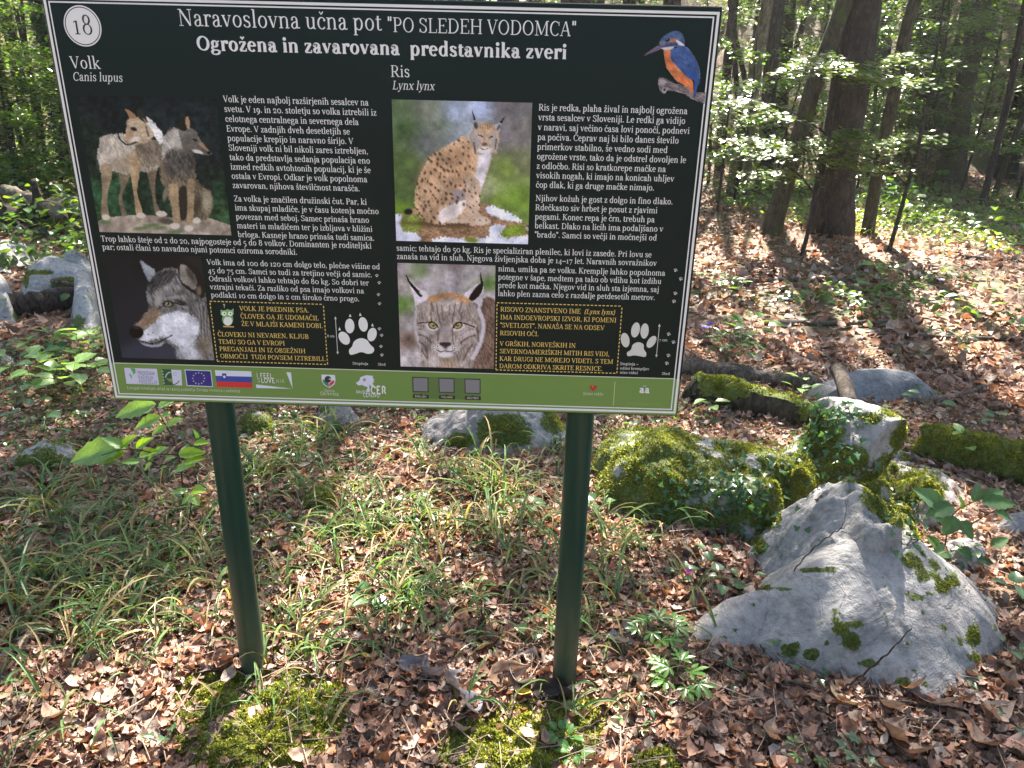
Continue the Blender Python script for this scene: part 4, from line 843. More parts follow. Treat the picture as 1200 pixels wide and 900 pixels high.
def sline(s_, a_, b_, crop, em, mat='white', **k):
    q = bd([a_, b_], crop); V_, F_, w_ = text_geo(s_, em, **{**dict(sans=True, thick=14), **k}); on_board('text_line', V_, F_, None, q[0, 0], q[:, 1].mean(), MT[mat], base=0.0011, sx=(q[1, 0]-q[0, 0])/w_)
sline('I', (948, 93), (957, 94), c1, 0.0150); sline('FEEL', (970, 94), (1048, 96), c1, 0.0150); sline('S', (953, 121), (970, 122), c1, 0.0140, 'cream', thick=8)
sline('LOVE', (975, 123), (1062, 125), c1, 0.0150); sline('NIA', (1066, 124), (1120, 125), c1, 0.0120, 'cream', thick=7)
sp('logo_wedge', [(944, 135), (1165, 162), (946, 157)], c1, (196, 206, 222)); sp('logo_wedge', [(1129, 61), (1157, 62), (1168, 161)], c1, (196, 206, 222))
sline('Evropski kmetijski sklad za razvoj pode\u017eelja: Evropa investira v pode\u017eelje', (157, 160), (850, 184), c1, 0.0092, 'cream', thick=9)
c2 = (370, 435, 15.0)
sp('crest', [(112, 66), (350, 74), (362, 170), (340, 240), (250, 302), (160, 250), (118, 180)], c2, (200, 204, 216)); sp('crest_field', [(135, 150), (200, 180), (245, 225), (245, 288), (170, 240), (135, 185)], c2, (30, 120, 96), 0.0008); sp('crest_field', [(250, 225), (300, 180), (342, 160), (335, 215), (255, 286)], c2, (190, 30, 70), 0.0008)
sp('crest_disc', [tuple(p) for p in ell_pts((228, 150), 60, 60, 0, 20)], c2, (20, 26, 40), 0.0010); sp('crest_notch', [(235, 140), (300, 128), (285, 165), (250, 150)], c2, (180, 186, 206), 0.0012)
sline('Ob\u010dina', (155, 362), (350, 372), c2, 0.0075, 'cream', thick=9); sline('Cerknica', (92, 424), (420, 436), c2, 0.0115, 'cream', thick=10)
treep = smooth_poly([(722, 215), (760, 190), (790, 150), (795, 115), (850, 95), (905, 78), (960, 85), (1010, 90), (1022, 140), (1050, 165), (1015, 175), (1050, 200), (1012, 212), (1030, 265), (985, 272), (960, 245), (955, 290), (965, 365), (900, 362), (925, 300), (905, 280), (860, 270), (830, 250), (770, 258)], 3)
sp('logo_tree', [tuple(p) for p in treep], c2, (196, 200, 222)); sp('logo_tree_gap', [tuple(p) for p in ell_pts((868, 160), 26, 30, 10, 10)], c2, (122, 142, 122), 0.0008)
c3 = (350, 425, 5.217)
sline('DRU\u0160TVO', (356, 189), (440, 191), c3, 0.0085, thick=12); sline('CER', (446, 191), (545, 194), c3, 0.0245, thick=17); sline('CEROVO', (400, 211), (500, 214), c3, 0.0125, thick=12)
c4 = (480, 435, 13.333)
sp('code_backing', [(45, 90), (1110, 125), (1120, 462), (60, 432)], c4, (74, 106, 56), 0.0005)
for x, y, t_ in ((55, 100, 'ENGLISH'), (462, 112, 'ITALIANO'), (868, 126, 'DEUTSCH')):
    sp('code_frame', [(x, y), (x+250, y+8), (x+252, y+238), (x+6, y+230)], c4, (14, 26, 26), 0.0007); sp('code_tile', [(x+14, y+12), (x+236, y+20), (x+238, y+224), (x+20, y+218)], c4, (112, 116, 124), 0.0009)
    sp('caption_bar', [(x+6, y+272), (x+118, y+275), (x+134, y+256), (x+146, y+276), (x+256, y+280), (x+258, y+336), (x+10, y+330)], c4, (12, 18, 22), 0.0007)
    q = bd([(x+38, y+312), (x+222, y+320)], c4); V_, F_, w_ = text_geo(t_, 0.0058, thick=13, sans=True); on_board('text_line', V_, F_, None, q[0, 0], q[:, 1].mean(), MT['grey'], base=0.0009, sx=(q[1, 0]-q[0, 0])/w_)
c5 = (670, 445, 9.23)
sp('logo_heart', [tuple(p) for p in smooth_poly([(240, 82), (262, 68), (276, 84), (266, 108), (238, 130), (210, 108), (200, 84), (218, 70)], 3)], c5, (160, 26, 28)); sp('logo_heart_shine', [tuple(p) for p in ell_pts((232, 88), 14, 7, 10, 8)], c5, (206, 90, 80), 0.0009)
sline('Bister rahlo', (130, 172), (345, 178), c5, 0.0100, 'cream', sans=False, thick=9, thin=4)
sp('divider_line', [(470, 30), (477, 30), (461, 288), (453, 288)], c5, (170, 186, 150)); sline('aa', (735, 145), (850, 150), c5, 0.0195, 'white', thick=17)
for x in (786, 806): sp('logo_accent', [(x-6, 72), (x+5, 72), (x+2, 84), (x-6, 84)], c5, (180, 190, 210))
for k in range(2): sp('small_print', [(600, 252+k*18), (962, 262+k*18), (962, 267+k*18), (600, 257+k*18)], c5, (118, 142, 78))
# small owl figure beside the yellow text
c6 = (240, 290, 5.4545)
sp('owl_body', [tuple(p) for p in ell_pts((150, 460), 36, 42, 0, 18)], c6, (96, 150, 104)); sp('owl_belly', [tuple(p) for p in ell_pts((152, 472), 28, 30, 0, 16)], c6, (206, 216, 214), 0.0008)
sp('owl_head', [(105, 400), (128, 405), (150, 396), (170, 404), (188, 392), (188, 430), (170, 448), (130, 446), (106, 432)], c6, (110, 170, 112), 0.0009)
for x in (128, 167): sp('owl_eye', [tuple(p) for p in ell_pts((x, 425), 15, 14, 0, 12)], c6, (214, 222, 214), 0.0011); sp('owl_pupil', [tuple(p) for p in ell_pts((x+2, 424), 5, 5, 0, 8)], c6, (10, 16, 16), 0.0013)
sp('owl_beak', [(142, 430), (152, 430), (147, 442)], c6, (190, 150, 40), 0.0013)
sp('owl_feet', [(122, 503), (190, 506), (190, 514), (122, 511)], c6, (190, 150, 80)); q = bd([(122, 390), (136, 391)], c6); V_, F_, w_ = text_geo('?', 0.0125, thick=10, thin=6); on_board('text_line', V_, F_, None, q[0, 0], q[:, 1].mean(), MT['grey'], sx=(q[1, 0]-q[0, 0])/w_)
# ------------------------------------------------------------------ ground: one sheet out to the horizon
gx = np.linspace(-1, 1, 220); gy = np.linspace(0, 1, 340)
X1 = 0.6+np.sign(gx)*(3.2*np.abs(gx)+60*np.abs(gx)**4+60*np.abs(gx)**8); Y1 = -45*(1-gy[:70])**0+0
ya = np.concatenate([-60+np.linspace(0, 1, 30)**0.5*57.5, np.linspace(-2.4, 5, 180), 5+95*np.linspace(0.004, 1, 110)**2.2])
XX, YY = np.meshgrid(X1, ya, indexing='ij')
ZZ = terr(XX, YY)
near = 1-sstep(4, 9, np.hypot(XX-0.6, YY))
ZZ = ZZ+near*0.010*fbm(XX*14, YY*14, 0, 21, 3)-0.004
ground = mesh_obj('ground', np.stack([XX, YY, ZZ], -1).reshape(-1, 3), grid_faces(len(X1), len(ya)), MT['ground'], smooth=True)
ground.data.flip_normals() if ground.data.polygons[0].normal.z < 0 else None
tag(ground, kind='structure')

# ------------------------------------------------------------------ rocks: surfaces through measured points
def rock(name, outline, inner, label, mat='rock', n=110, rough=0.02, rf=3.0, mossf=None, seed=1, cat='rock', sink=0.07, parent=None, ridge=0.0, tuft=0, edge_h=0.0, rim=0.03, tsize=.0066, tshade=1.0):
    """outline: (u, v) photo points where the stone meets the ground; inner: (u, v, z) photo points at height z; thin plate surface through them"""
    O = np.array([G(u, v)[:2] for u, v in outline]); O3 = np.c_[O, terr(O[:, 0], O[:, 1])-0.01]
    I3 = []
    for u, v, z in inner:
        d = ray(u, v); k = (z-CAM[2])/d[2]; I3.append(CAM+d*k)
    I3 = np.array(I3)
    P = np.vstack([O3, I3]); c = P[:, :2].mean(0); sc = max(np.ptp(P[:, 0]), np.ptp(P[:, 1])); Q = (P[:, :2]-c)/sc
    def U(r2): return 0.5*r2*np.log(r2+1e-9)
    K = U(((Q[:, None]-Q[None])**2).sum(-1)) + np.eye(len(Q))*0.0006
    A = np.block([[K, np.c_[np.ones(len(Q)), Q]], [np.c_[np.ones(len(Q)), Q].T, np.zeros((3, 3))]])
    w_ = np.linalg.solve(A, np.r_[P[:, 2], 0, 0, 0])
    mn = P[:, :2].min(0)-0.03*sc; mxx = P[:, :2].max(0)+0.03*sc
    gx = np.linspace(mn[0], mxx[0], n); gy = np.linspace(mn[1], mxx[1], n); X, Y = np.meshgrid(gx, gy, indexing='ij')
    q = (np.stack([X, Y], -1).reshape(-1, 2)-c)/sc
    Z = (U(((q[:, None]-Q[None])**2).sum(-1)) @ w_[:len(Q)] + w_[-3] + q @ w_[-2:]).reshape(X.shape)
    # outline distance: press the rim into the soil
    OO = smooth_poly(O, 4) if len(O) > 3 else O
    ins = np.zeros(X.shape, bool); dd = np.full(X.shape, 1e9)
    for i in range(len(OO)):
        a, b = OO[i], OO[(i+1) % len(OO)]; e = b-a
        t = np.clip(((X-a[0])*e[0]+(Y-a[1])*e[1])/(e@e+1e-12), 0, 1); dd = np.minimum(dd, np.hypot(X-a[0]-t*e[0], Y-a[1]-t*e[1]))
        ins ^= ((a[1] > Y) != (b[1] > Y)) & (X < (b[0]-a[0])*(Y-a[1])/(b[1]-a[1]+1e-12)+a[0])
    sd = np.where(ins, dd, -dd)
    rm = sstep(-0.01, rim*sc+0.02, sd)
    edge = np.where(sd < 0, np.minimum(0, sd*2.2), 0)
    base = terr(X, Y)
    H = np.maximum(Z-base, 0.0)*rm+edge_h*sstep(0, 0.02, sd)
    nz_ = fbm(X*rf/sc*3, Y*rf/sc*3, 0, seed, 6, 0.55)
    rg = 1-np.abs(fbm(X*rf/sc*2.0+5, Y*rf/sc*2.0, 0, seed+9, 4, 0.5)); 
    H = H + rm*rough*(nz_+ridge*(rg-0.6)*2)
    Zf = base+H+np.maximum(edge, -sink)
    sx_ = fbm(X*7/sc, Y*7/sc, 3, seed+3, 3)*0.012*sc*rm; sy_ = fbm(X*7/sc, Y*7/sc, 7, seed+4, 3)*0.012*sc*rm
    keep = (sd > -sink*0.6)
    V = np.stack([X+sx_, Y+sy_, Zf], -1).reshape(-1, 3); F = grid_faces(n, n)[:, ::-1]; F = F[keep.reshape(-1)[F].all(1)]
    us = np.unique(F); rmap = -np.ones(len(V), int); rmap[us] = np.arange(len(us)); V = V[us]; F = rmap[F]
    mo = np.zeros(len(V))
    if mossf is not None:
        # project to the photograph only to read where the moss lies, given in measured pixels
        d = V-CAM; zz = d@CF; uu = 600+FPX*(d@CR)/zz; vv = 450+FPX*(d@CD)/zz
        mo = mossf(uu, vv, V)
    o = mesh_obj(name, V, F, MT[mat], parent, smooth=True, fattr={'moss': mo})
    if parent is None: tag(o, label, cat)
    if tuft: moss_tufts(o, V, F, mo, tuft, seed, tsize, tshade)
    return o
def moss_tufts(o, V, F, mo, dens, seed, size=0.0066, shade=1.0):
    """short feathery moss shoots standing on the mossy part of a surface"""
    r = np.random.default_rng(seed+50)
    v0, v1, v2 = V[F[:, 0]], V[F[:, 1]], V[F[:, 2]]; v3 = V[F[:, 3]]
    nn = np.cross(v2-v0, v3-v1); ar = np.linalg.norm(nn, axis=1)/2; nn /= np.maximum(np.linalg.norm(nn, axis=1, keepdims=True), 1e-9)
    nn = np.where(nn[:, 2:3] < 0, -nn, nn)
    mw = np.clip(mo[F].mean(1)*1.5-0.55, 0, 1)**1.3*ar; tot = mw.sum()
    k = int(min(tot*dens*1.5, 42000))
    if k < 5: return
    f = r.choice(len(F), k, p=mw/tot); a = r.random((k, 1)); b = r.random((k, 1))
    P = (v0[f]*(1-a)+v1[f]*a)*(1-b)+(v3[f]*(1-a)+v2[f]*a)*b
    N_ = nn[f]+r.normal(0, 0.45, (k, 3)); N_ /= np.linalg.norm(N_, axis=1, keepdims=True)
    T = np.cross(N_, r.normal(0, 1, (k, 3))); T /= np.maximum(np.linalg.norm(T, axis=1, keepdims=True), 1e-9)
    cl = fbm(P[:, 0]*30, P[:, 1]*30, P[:, 2]*30, 5, 3)
    h = (size*(0.6+0.8*r.random(k))*(1+0.5*cl))[:, None]; w_ = h*0.38
    B_ = np.cross(N_, T)
    vs = np.stack([P-T*w_-N_*0.002, P+T*w_-N_*0.002, P+N_*h+B_*h*0.25, P+B_*w_-N_*0.002], 1).reshape(-1, 3)
    base = np.arange(k)[:, None]*4; Fm = np.concatenate([base+np.array([0, 1, 2]), base+np.array([1, 3, 2])], 1).reshape(-1, 3)
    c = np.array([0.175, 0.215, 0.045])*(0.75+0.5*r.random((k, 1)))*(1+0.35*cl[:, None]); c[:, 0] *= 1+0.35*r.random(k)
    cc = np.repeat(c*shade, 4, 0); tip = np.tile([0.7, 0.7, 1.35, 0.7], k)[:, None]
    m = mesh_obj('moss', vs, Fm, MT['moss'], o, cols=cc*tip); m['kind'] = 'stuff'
def blob(u, v, cx, cy_, rx, ry): return np.clip(1.25-np.sqrt(((u-cx)/rx)**2+((v-cy_)/ry)**2), 0, 1)
def mask(*bl, base=0.0, amp=0.25, sc=9.0):
    def f(u, v, V):
        m = np.full(len(u), base)
        for b in bl: m = np.maximum(m, blob(u, v, *b)*1.0)
        return np.clip(m+amp*fbm(V[:, 0]*sc, V[:, 1]*sc, V[:, 2]*sc, 31, 4), 0, 1)
    return f
# big pale stone in front, right of the board
big = rock('pale_rock', [(798, 738), (812, 768), (880, 772), (935, 790), (985, 800), (1040, 822), (1090, 830), (1128, 812), (1165, 778), (1193, 757), (1182, 742), (1172, 712), (1150, 690), (1120, 665), (1085, 640), (1060, 625), (900, 660), (870, 700)],
     [(826, 736, .035), (850, 716, .068), (880, 698, .11), (900, 725, .06), (930, 682, .16), (960, 665, .205), (985, 648, .235), (1005, 642, .25), (1040, 652, .25), (1070, 665, .225), (1000, 690, .19), (1050, 700, .18), (960, 700, .145), (1100, 695, .175), (1140, 722, .10), (1165, 742, .055),
      (980, 735, .125), (1040, 750, .115), (1100, 765, .075), (1010, 780, .055), (1075, 800, .035), (1130, 775, .045), (920, 745, .065), (1015, 625, .265), (1035, 618, .25)],
     'large pale grey limestone rock lying in leaf litter right of the board', n=190, rough=0.0075, rf=2.6, ridge=0.9,
     mossf=mask((1070, 655, 20, 14), (1092, 668, 22, 16), (1108, 684, 16, 14), (998, 752, 17, 11), (985, 740, 10, 8), (925, 760, 14, 12), (1137, 748, 14, 14), (1142, 770, 10, 8), (1058, 800, 14, 9), (905, 690, 25, 4), (955, 668, 25, 4), (950, 768, 12, 8), (1000, 732, 16, 5), (1018, 778, 14, 6), (1085, 803, 8, 6), amp=0.6, sc=34), seed=3, tuft=90000, rim=.008, tsize=.0045, tshade=.6)
# its upper, rougher shoulder
sh = rock('jagged_rock', [(868, 652), (885, 690), (930, 735), (985, 755), (1050, 735), (1090, 680), (1085, 640), (1070, 605), (1045, 580), (1000, 566), (940, 572), (895, 612)],
     [(915, 640, .13), (935, 603, .21), (962, 580, .27), (990, 574, .31), (1015, 588, .31), (1042, 612, .29), (970, 605, .275), (1000, 612, .295), (945, 640, .17), (905, 655, .08), (1030, 600, .30), (985, 640, .25), (925, 665, .10), (1060, 640, .26), (955, 660, .16)],
     'pale jagged rock shoulder rising between the big pale rock and the moss', n=140, rough=0.022, rf=5.0, ridge=1.2,
     mossf=mask((1030, 585, 30, 20), (1055, 600, 26, 25), (1075, 625, 12, 18), (905, 600, 14, 28), (890, 640, 10, 14), (930, 562, 40, 14), (1000, 560, 30, 8), amp=0.3, sc=18), seed=9, tuft=60000)
# mossy boulder on top with a bare slanted face
def boulder(name, cu, cv, cz, dims, rot, label, mossf, seed, tuft=0, planes=(), mat='rock', sub=5, nz=0.06):
    import bmesh
    bm = bmesh.new(); bmesh.ops.create_icosphere(bm, subdivisions=sub, radius=1.0)
    V = np.array([v.co[:] for v in bm.verts]); F = np.array([[v.index for v in f.verts] for f in bm.faces]); bm.free()
    V = np.sign(V)*np.abs(V)**0.8
    for (nx, ny, nz_, d) in planes:
        n_ = np.array([nx, ny, nz_]); n_ = n_/np.linalg.norm(n_); s_ = V@n_; V = V-np.clip(s_-d, 0, None)[:, None]*n_*0.93
    V = V*(1+nz*fbm(V[:, 0]*2.2+seed, V[:, 1]*2.2, V[:, 2]*2.2, seed, 5, 0.55))[:, None]
    V = V*np.array(dims); a = rad(rot); R2 = np.array([[math.cos(a), -math.sin(a), 0], [math.sin(a), math.cos(a), 0], [0, 0, 1]]); V = V@R2.T
    d = ray(cu, cv); k = (cz-CAM[2])/d[2]; c = CAM+d*k; V = V+c
    d = V-CAM; zz = d@CF; uu = 600+FPX*(d@CR)/zz; vv = 450+FPX*(d@CD)/zz
    mo = mossf(uu, vv, V)
    o = mesh_obj(name, V, F, MT[mat], None, smooth=True, fattr={'moss': mo}); tag(o, label, 'rock')
    if tuft: moss_tufts(o, V, np.c_[F, F[:, 2]], mo, tuft, seed)
    return o
# low mossy outcrop, left half and saddle
moss1 = rock('mossy_rock', [(690, 545), (697, 578), (715, 598), (750, 612), (800, 622), (850, 630), (900, 640), (925, 610), (950, 580), (965, 545), (930, 520), (880, 515), (830, 515), (760, 503), (715, 505)],
     [(705, 530, .07), (715, 560, .07), (735, 512, .15), (750, 540, .17), (765, 506, .19), (790, 510, .20), (800, 545, .18), (760, 580, .10), (830, 520, .16), (850, 550, .16), (840, 590, .11), (880, 525, .13), (900, 560, .15), (900, 600, .12), (935, 545, .17), (930, 585, .15)],
     'low rock covered in bright green moss beside the right post', n=170, rough=0.024, rf=3.5, ridge=0.2,
     mossf=mask((745, 540, 55, 50), (790, 515, 60, 20), (860, 525, 60, 12), (720, 575, 30, 30), (905, 560, 40, 30), (940, 560, 40, 40), (800, 600, 60, 18), (890, 610, 30, 20), (930, 530, 30, 20), amp=0.35, sc=14, base=0.66), seed=14, tuft=100000)
boul = boulder('mossy_boulder', 1003, 512, 0.37, (0.155, 0.13, 0.135), -14, 'mossy boulder with a bare slanted top face above the pale rocks',
     mask((958, 515, 45, 40), (985, 540, 45, 28), (1060, 515, 22, 34), (1042, 545, 30, 18), (1048, 484, 26, 9), (1020, 490, 14, 9), (945, 505, 20, 20), (1030, 560, 40, 14), amp=0.22, sc=20), 5, 80000,
     planes=((-0.15, -0.75, 0.75, 0.48), (0.75, -0.6, -0.1, 0.55), (0.2, 0.1, 1, 0.72), (-0.8, -0.4, 0.3, 0.62)), nz=0.07)
m2 = rock('mossy_rock', [(990, 590), (1050, 600), (1085, 625), (1110, 610), (1130, 585), (1110, 555), (1075, 540), (1020, 535), (960, 545)],
     [(1010, 565, .24), (1040, 575, .24), (1060, 555, .22), (1080, 580, .18), (1100, 585, .10), (1000, 548, .22), (1085, 560, .14), (1060, 600, .17)],
     'mossy rock hump under the boulder at the foot of the tree plants', n=90, rough=0.022, rf=4, mossf=mask((1060, 570, 60, 30), (1010, 560, 40, 20), amp=0.35, sc=18, base=0.35), seed=22, tuft=80000)
sad = rock('mossy_rock', [(905, 598), (950, 606), (1000, 612), (1055, 600), (1085, 560), (1075, 520), (1010, 500), (945, 498), (905, 530)],
     [(925, 560, .15), (950, 545, .20), (975, 555, .22), (1000, 560, .24), (1030, 550, .24), (940, 585, .14), (975, 585, .20), (1010, 585, .22), (1050, 545, .22), (960, 520, .20), (1010, 525, .22)],
     'saddle of mossy rock joining the low mossy rock to the boulder', n=100, rough=0.024, rf=4.5, mossf=mask((980, 560, 90, 50), amp=0.35, sc=16, base=0.5), seed=27, tuft=110000)
m2['label'] = 'mossy hump of rock below the boulder, left of the bramble leaves'
# flat grey slab further back
slab = rock('slab_rock', [(930, 466), (960, 474), (1010, 472), (1060, 470), (1100, 464), (1085, 450), (1050, 440), (990, 438), (955, 450)],
     [(965, 455, .06), (1000, 445, .10), (1040, 443, .11), (1070, 452, .08), (1010, 460, .07), (1050, 462, .05)], 'flat grey stone slab half buried behind the mossy boulder', 'slab', n=70, rough=0.008, rf=2.5, mossf=mask(amp=0.1), seed=31)
for pts, hh, lab, sd_, mz in (
    ([(492, 520), (540, 532), (600, 535), (650, 530), (672, 505), (640, 490), (560, 484), (505, 490)], .17, 'grey rock with tufts of moss just under the lower edge of the board', 41, ((585, 505, 45, 25), (540, 515, 30, 14), (650, 495, 20, 18))),
    ([(368, 492), (392, 500), (420, 492), (405, 478), (380, 478)], .07, 'small grey stone under the board edge between the posts', 42, ((380, 480, 8, 6),)),
    ([(280, 508), (300, 516), (322, 510), (318, 492), (290, 490)], .07, 'small cushion of moss over a stone behind the left post', 43, ((300, 500, 40, 20),)),
    ([(352, 598), (375, 605), (398, 596), (392, 580), (368, 574), (352, 584)], .05, 'small moss covered stone in the grass between the posts', 44, ((375, 590, 40, 26),)),
    ([(15, 552), (60, 556), (98, 545), (96, 530), (60, 528), (25, 536)], .07, 'long mossy stone in the shade near the left picture edge', 45, ((55, 542, 60, 20),)),
    ([(28, 350), (42, 352), (60, 345), (105, 345), (104, 322), (70, 316), (40, 318), (24, 335)], .17, 'white rock with a green moss cap beyond the left log', 46, ((80, 332, 26, 12), (30, 325, 6, 18), (45, 319, 24, 4))),
    ([(-6, 378), (6, 382), (18, 376), (22, 362), (14, 348), (-4, 345)], .20, 'white and mossy rock cut by the left picture edge', 47, ((19, 365, 6, 16),)),
    ([(82, 388), (96, 394), (116, 386), (122, 352), (112, 332), (92, 340)], .24, 'white rock partly hidden by leaves at the left board edge', 48, ((92, 378, 12, 14),)),
    ([(-5, 318), (12, 320), (38, 310), (42, 300), (24, 294), (0, 296)], .14, 'pale rock with yellow moss farthest back on the left', 49, ((6, 306, 18, 10), (38, 297, 8, 4))),
    ([(70, 312), (104, 322), (110, 312), (96, 308), (70, 306)], .10, 'thin pale stone ledge lying above the mossy white rock', 50, ()),
    ([(0, 432), (16, 436), (22, 428), (8, 424), (-4, 425)], .05, 'small pale stone at the left picture edge', 51, ()),
    ([(1095, 650), (1125, 668), (1160, 660), (1150, 640), (1110, 636)], .05, 'dark grey stone under the bramble leaves at right', 52, ()),
    ([(1165, 622), (1185, 630), (1212, 624), (1205, 606), (1178, 606)], .05, 'small grey stone at the right picture edge by the brambles', 53, ())):
    cx = sum(p[0] for p in pts)/len(pts); cy2 = sum(p[1] for p in pts)/len(pts)
    C_ = G(cx, cy2); up = px(C_, 1)  # metres per pixel
    inner = []
    for k in range(7):
        a = k*0.9; t = 0.55 if k else 0
        P_ = np.array(pts); ii = k % len(pts); q_ = np.array([cx, cy2])*(1-t)+P_[ii]*t; g_ = G(*q_); z_ = float(terr(g_[0], g_[1]))+hh*(1.0 if k == 0 else 0.75); 
        # pixel of that point raised to z_
        p3 = np.array([g_[0], g_[1], z_]); d_ = p3-CAM; zz_ = d_@CF; inner.append((600+FPX*(d_@CR)/zz_, 450+FPX*(d_@CD)/zz_, z_))
    rock('mossy_stone' if sd_ in (43, 44, 45) else 'rock', pts, inner, lab, 'white_rock' if sd_ in (46, 47, 48, 49, 50, 51) else 'rock', n=70, rough=0.12*hh, rf=3, ridge=0.5, mossf=mask(*mz, amp=0.25, sc=12, base=0.55 if sd_ in (43, 44, 45) else 0.15), seed=sd_, tuft=50000 if sd_ in (41, 43, 44, 45, 46) else 0)
# moss cushions on the soil by the posts
MOSS_OUT = []
def moss_mat(outline, h, label, seed, dens=120000, bumpy=0.012, size=0.0065, thin=0.0):
    MOSS_OUT.append(outline); C_ = np.mean(outline, 0); inner = []
    for q in [C_]+[C_*0.5+np.array(p)*0.5 for p in outline]:
        g_ = G(*q); z_ = float(terr(g_[0], g_[1]))+h; d_ = np.array([g_[0], g_[1], z_])-CAM; zz_ = d_@CF; inner.append((600+FPX*(d_@CR)/zz_, 450+FPX*(d_@CD)/zz_, z_))
    o = rock('moss_cushion', outline, inner, label, 'rock', n=120, rough=bumpy, rf=7, mossf=lambda u, v, V: np.clip(1.15-thin+0.6*fbm(V[:, 0]*16, V[:, 1]*16, 0, seed, 4, 0.6), 0, 1), seed=seed, cat='moss', sink=0.02, tuft=0)
    V = np.array([v.co[:] for v in o.data.vertices]); F = np.array([list(p.vertices) for p in o.data.polygons]); mo = np.array([a.value for a in o.data.attributes['moss'].data])
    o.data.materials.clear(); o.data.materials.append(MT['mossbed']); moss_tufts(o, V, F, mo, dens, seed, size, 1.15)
    return o
m, n, p = new_mat('moss_bed'); g_ = N(n, 'ShaderNodeNewGeometry')
z1 = noise_tex(n, 70, 6, 0.7, vec=g_.outputs['Position']); at_ = N(n, 'ShaderNodeAttribute', attribute_name='moss'); z2 = noise_tex(n, 30, 6, 0.7, vec=g_.outputs['Position'])
c_ = mix(n, ramp(n, [(0.35, (0.05, 0.03, 0.018)), (0.6, (0.24, 0.16, 0.11))], z2.outputs[0]).outputs[0], ramp(n, [(0.3, (0.04, 0.055, 0.008)), (0.6, (0.12, 0.15, 0.02)), (0.8, (0.24, 0.26, 0.05))], z1.outputs[0]).outputs[0], ramp(n, [(0.35, (0, 0, 0)), (0.5, (1, 1, 1))], at_.outputs['Fac']).outputs[0])
n.links.new(c_, p.inputs['Base Color']); p.inputs['Roughness'].default_value = 0.9; bump(n, z1.outputs[0], 0.8, 0.01, p.inputs['Normal']); MT['mossbed'] = m
moss_mat([(200, 870), (205, 812), (232, 790), (290, 788), (345, 784), (395, 800), (420, 830), (400, 870), (350, 905), (280, 930), (230, 920)], .011, 'bright green moss cushion at the foot of the left post', 61, 170000, thin=.08)
moss_mat([(505, 905), (520, 860), (560, 840), (620, 820), (690, 818), (715, 840), (700, 890), (660, 930), (560, 935)], .009, 'darker moss cushion in front of the right post', 62, 110000, thin=0.15)
moss_mat([(735, 905), (745, 880), (790, 875), (800, 905), (770, 930)], .01, 'small moss patch at the lower picture edge right of the post', 63, 90000, thin=0.2)
moss_mat([(318, 770), (330, 756), (372, 752), (380, 768), (350, 782)], .01, 'small moss patch beside the left post among sedge', 64, 90000, thin=0.15)
# ------------------------------------------------------------------ logs, branches, twigs
def log(name, px_pts, r0, r1, label, mat='wood_grey', cat='log', lift=0.6, mossb=0.0, n=18, sides=14, seed=1, stubs=0, amp=0.2, zs=None):
    P = []
    for i, (u, v) in enumerate(px_pts):
        t = i/(len(px_pts)-1); r = r0*(1-t)+r1*t
        if zs is None: g_ = G(u, v, r*lift); P.append(g_)
        else: P.append(at_z(u, v, zs[i]))
    S_ = spline(P, n*max(1, len(P)-1)); rs = np.linspace(r0, r1, len(S_))
    ee = np.minimum(np.arange(len(S_)), np.arange(len(S_))[::-1]); rs = rs*np.clip(.45+.3*ee, 0, 1)*(1+.10*fbm(np.arange(len(S_))*.35+seed, 0, 0, seed, 3)); S_ = S_+np.stack([0*rs, 0*rs, .12*r0*fbm(np.arange(len(S_))*.22, 3, 0, seed, 3)], 1)
    V, F = tube(S_, rs, sides, amp, seed)
    for q in range(stubs):
        rr = random.Random(seed*7+q); i = rr.randrange(len(S_)//5, len(S_)*4//5); a = rr.uniform(0.3, 2.8); L = rr.uniform(2, 5)*r0
        e = S_[i]+np.array([math.cos(a)*L*0.6, -abs(math.sin(a))*L*0.3, L*0.6]); v2, f2 = tube([S_[i], (S_[i]+e)/2, e], [r0*0.35, r0*0.28, r0*0.15], 6, 0.1, q); V, F = join([(V, F), (v2, f2)])
    o = mesh_obj(name, V, F, MT[mat], None, smooth=True); tag(o, label, cat)
    if mossb:
        Vn = np.array(V); Fq = np.array([f for f in F if len(f) == 4]); c = np.repeat(S_, sides, 0) if not stubs else None
        ctr = np.array([S_[min(i//sides, len(S_)-1)] for i in range(len(Vn))]); upn = (Vn-ctr)[:, 2]/np.maximum(np.linalg.norm(Vn-ctr, axis=1), 1e-6)
        mo = np.clip(mossb+0.35*upn+0.55*fbm(Vn[:, 0]*6, Vn[:, 1]*6, Vn[:, 2]*6, seed, 3), 0, 1)
        V2 = ctr+(Vn-ctr)*1.04; a_ = mo[Fq].mean(1) > 0.45
        if a_.any():
            sk = mesh_obj('moss', V2, Fq[a_], MT['mossbed'], o, smooth=True, fattr={'moss': np.ones(len(V2))}); sk['kind'] = 'stuff'
            moss_tufts(o, Vn, Fq, mo, 60000, seed, 0.011)
    return o
log('fallen_log', [(800, 430), (850, 437), (900, 443), (965, 452)], .050, .042, 'grey fallen log lying behind the mossy log and board', 'wood_grey', mossb=0.0, seed=3)
log('mossy_log', [(806, 452), (850, 462), (900, 474), (965, 492)], .078, .062, 'thick rotten log with moss running behind the boulder', 'bark_moss', mossb=0.35, seed=4)
a_ = G(996, 474, 0.12); b_ = G(982, 434, 0.16)
V, F = tube(spline([a_, (a_+b_)/2+np.array([0, 0, .01]), b_, b_+(b_-a_)*0.12], 16), [.036]*10+[.034, .032, .03, .026, .018, .008], 12, 0.14, 8)
tag(mesh_obj('broken_log', V, F, MT['wood_grey'], None, smooth=True), 'short broken piece of wood resting on the flat grey slab', 'log')
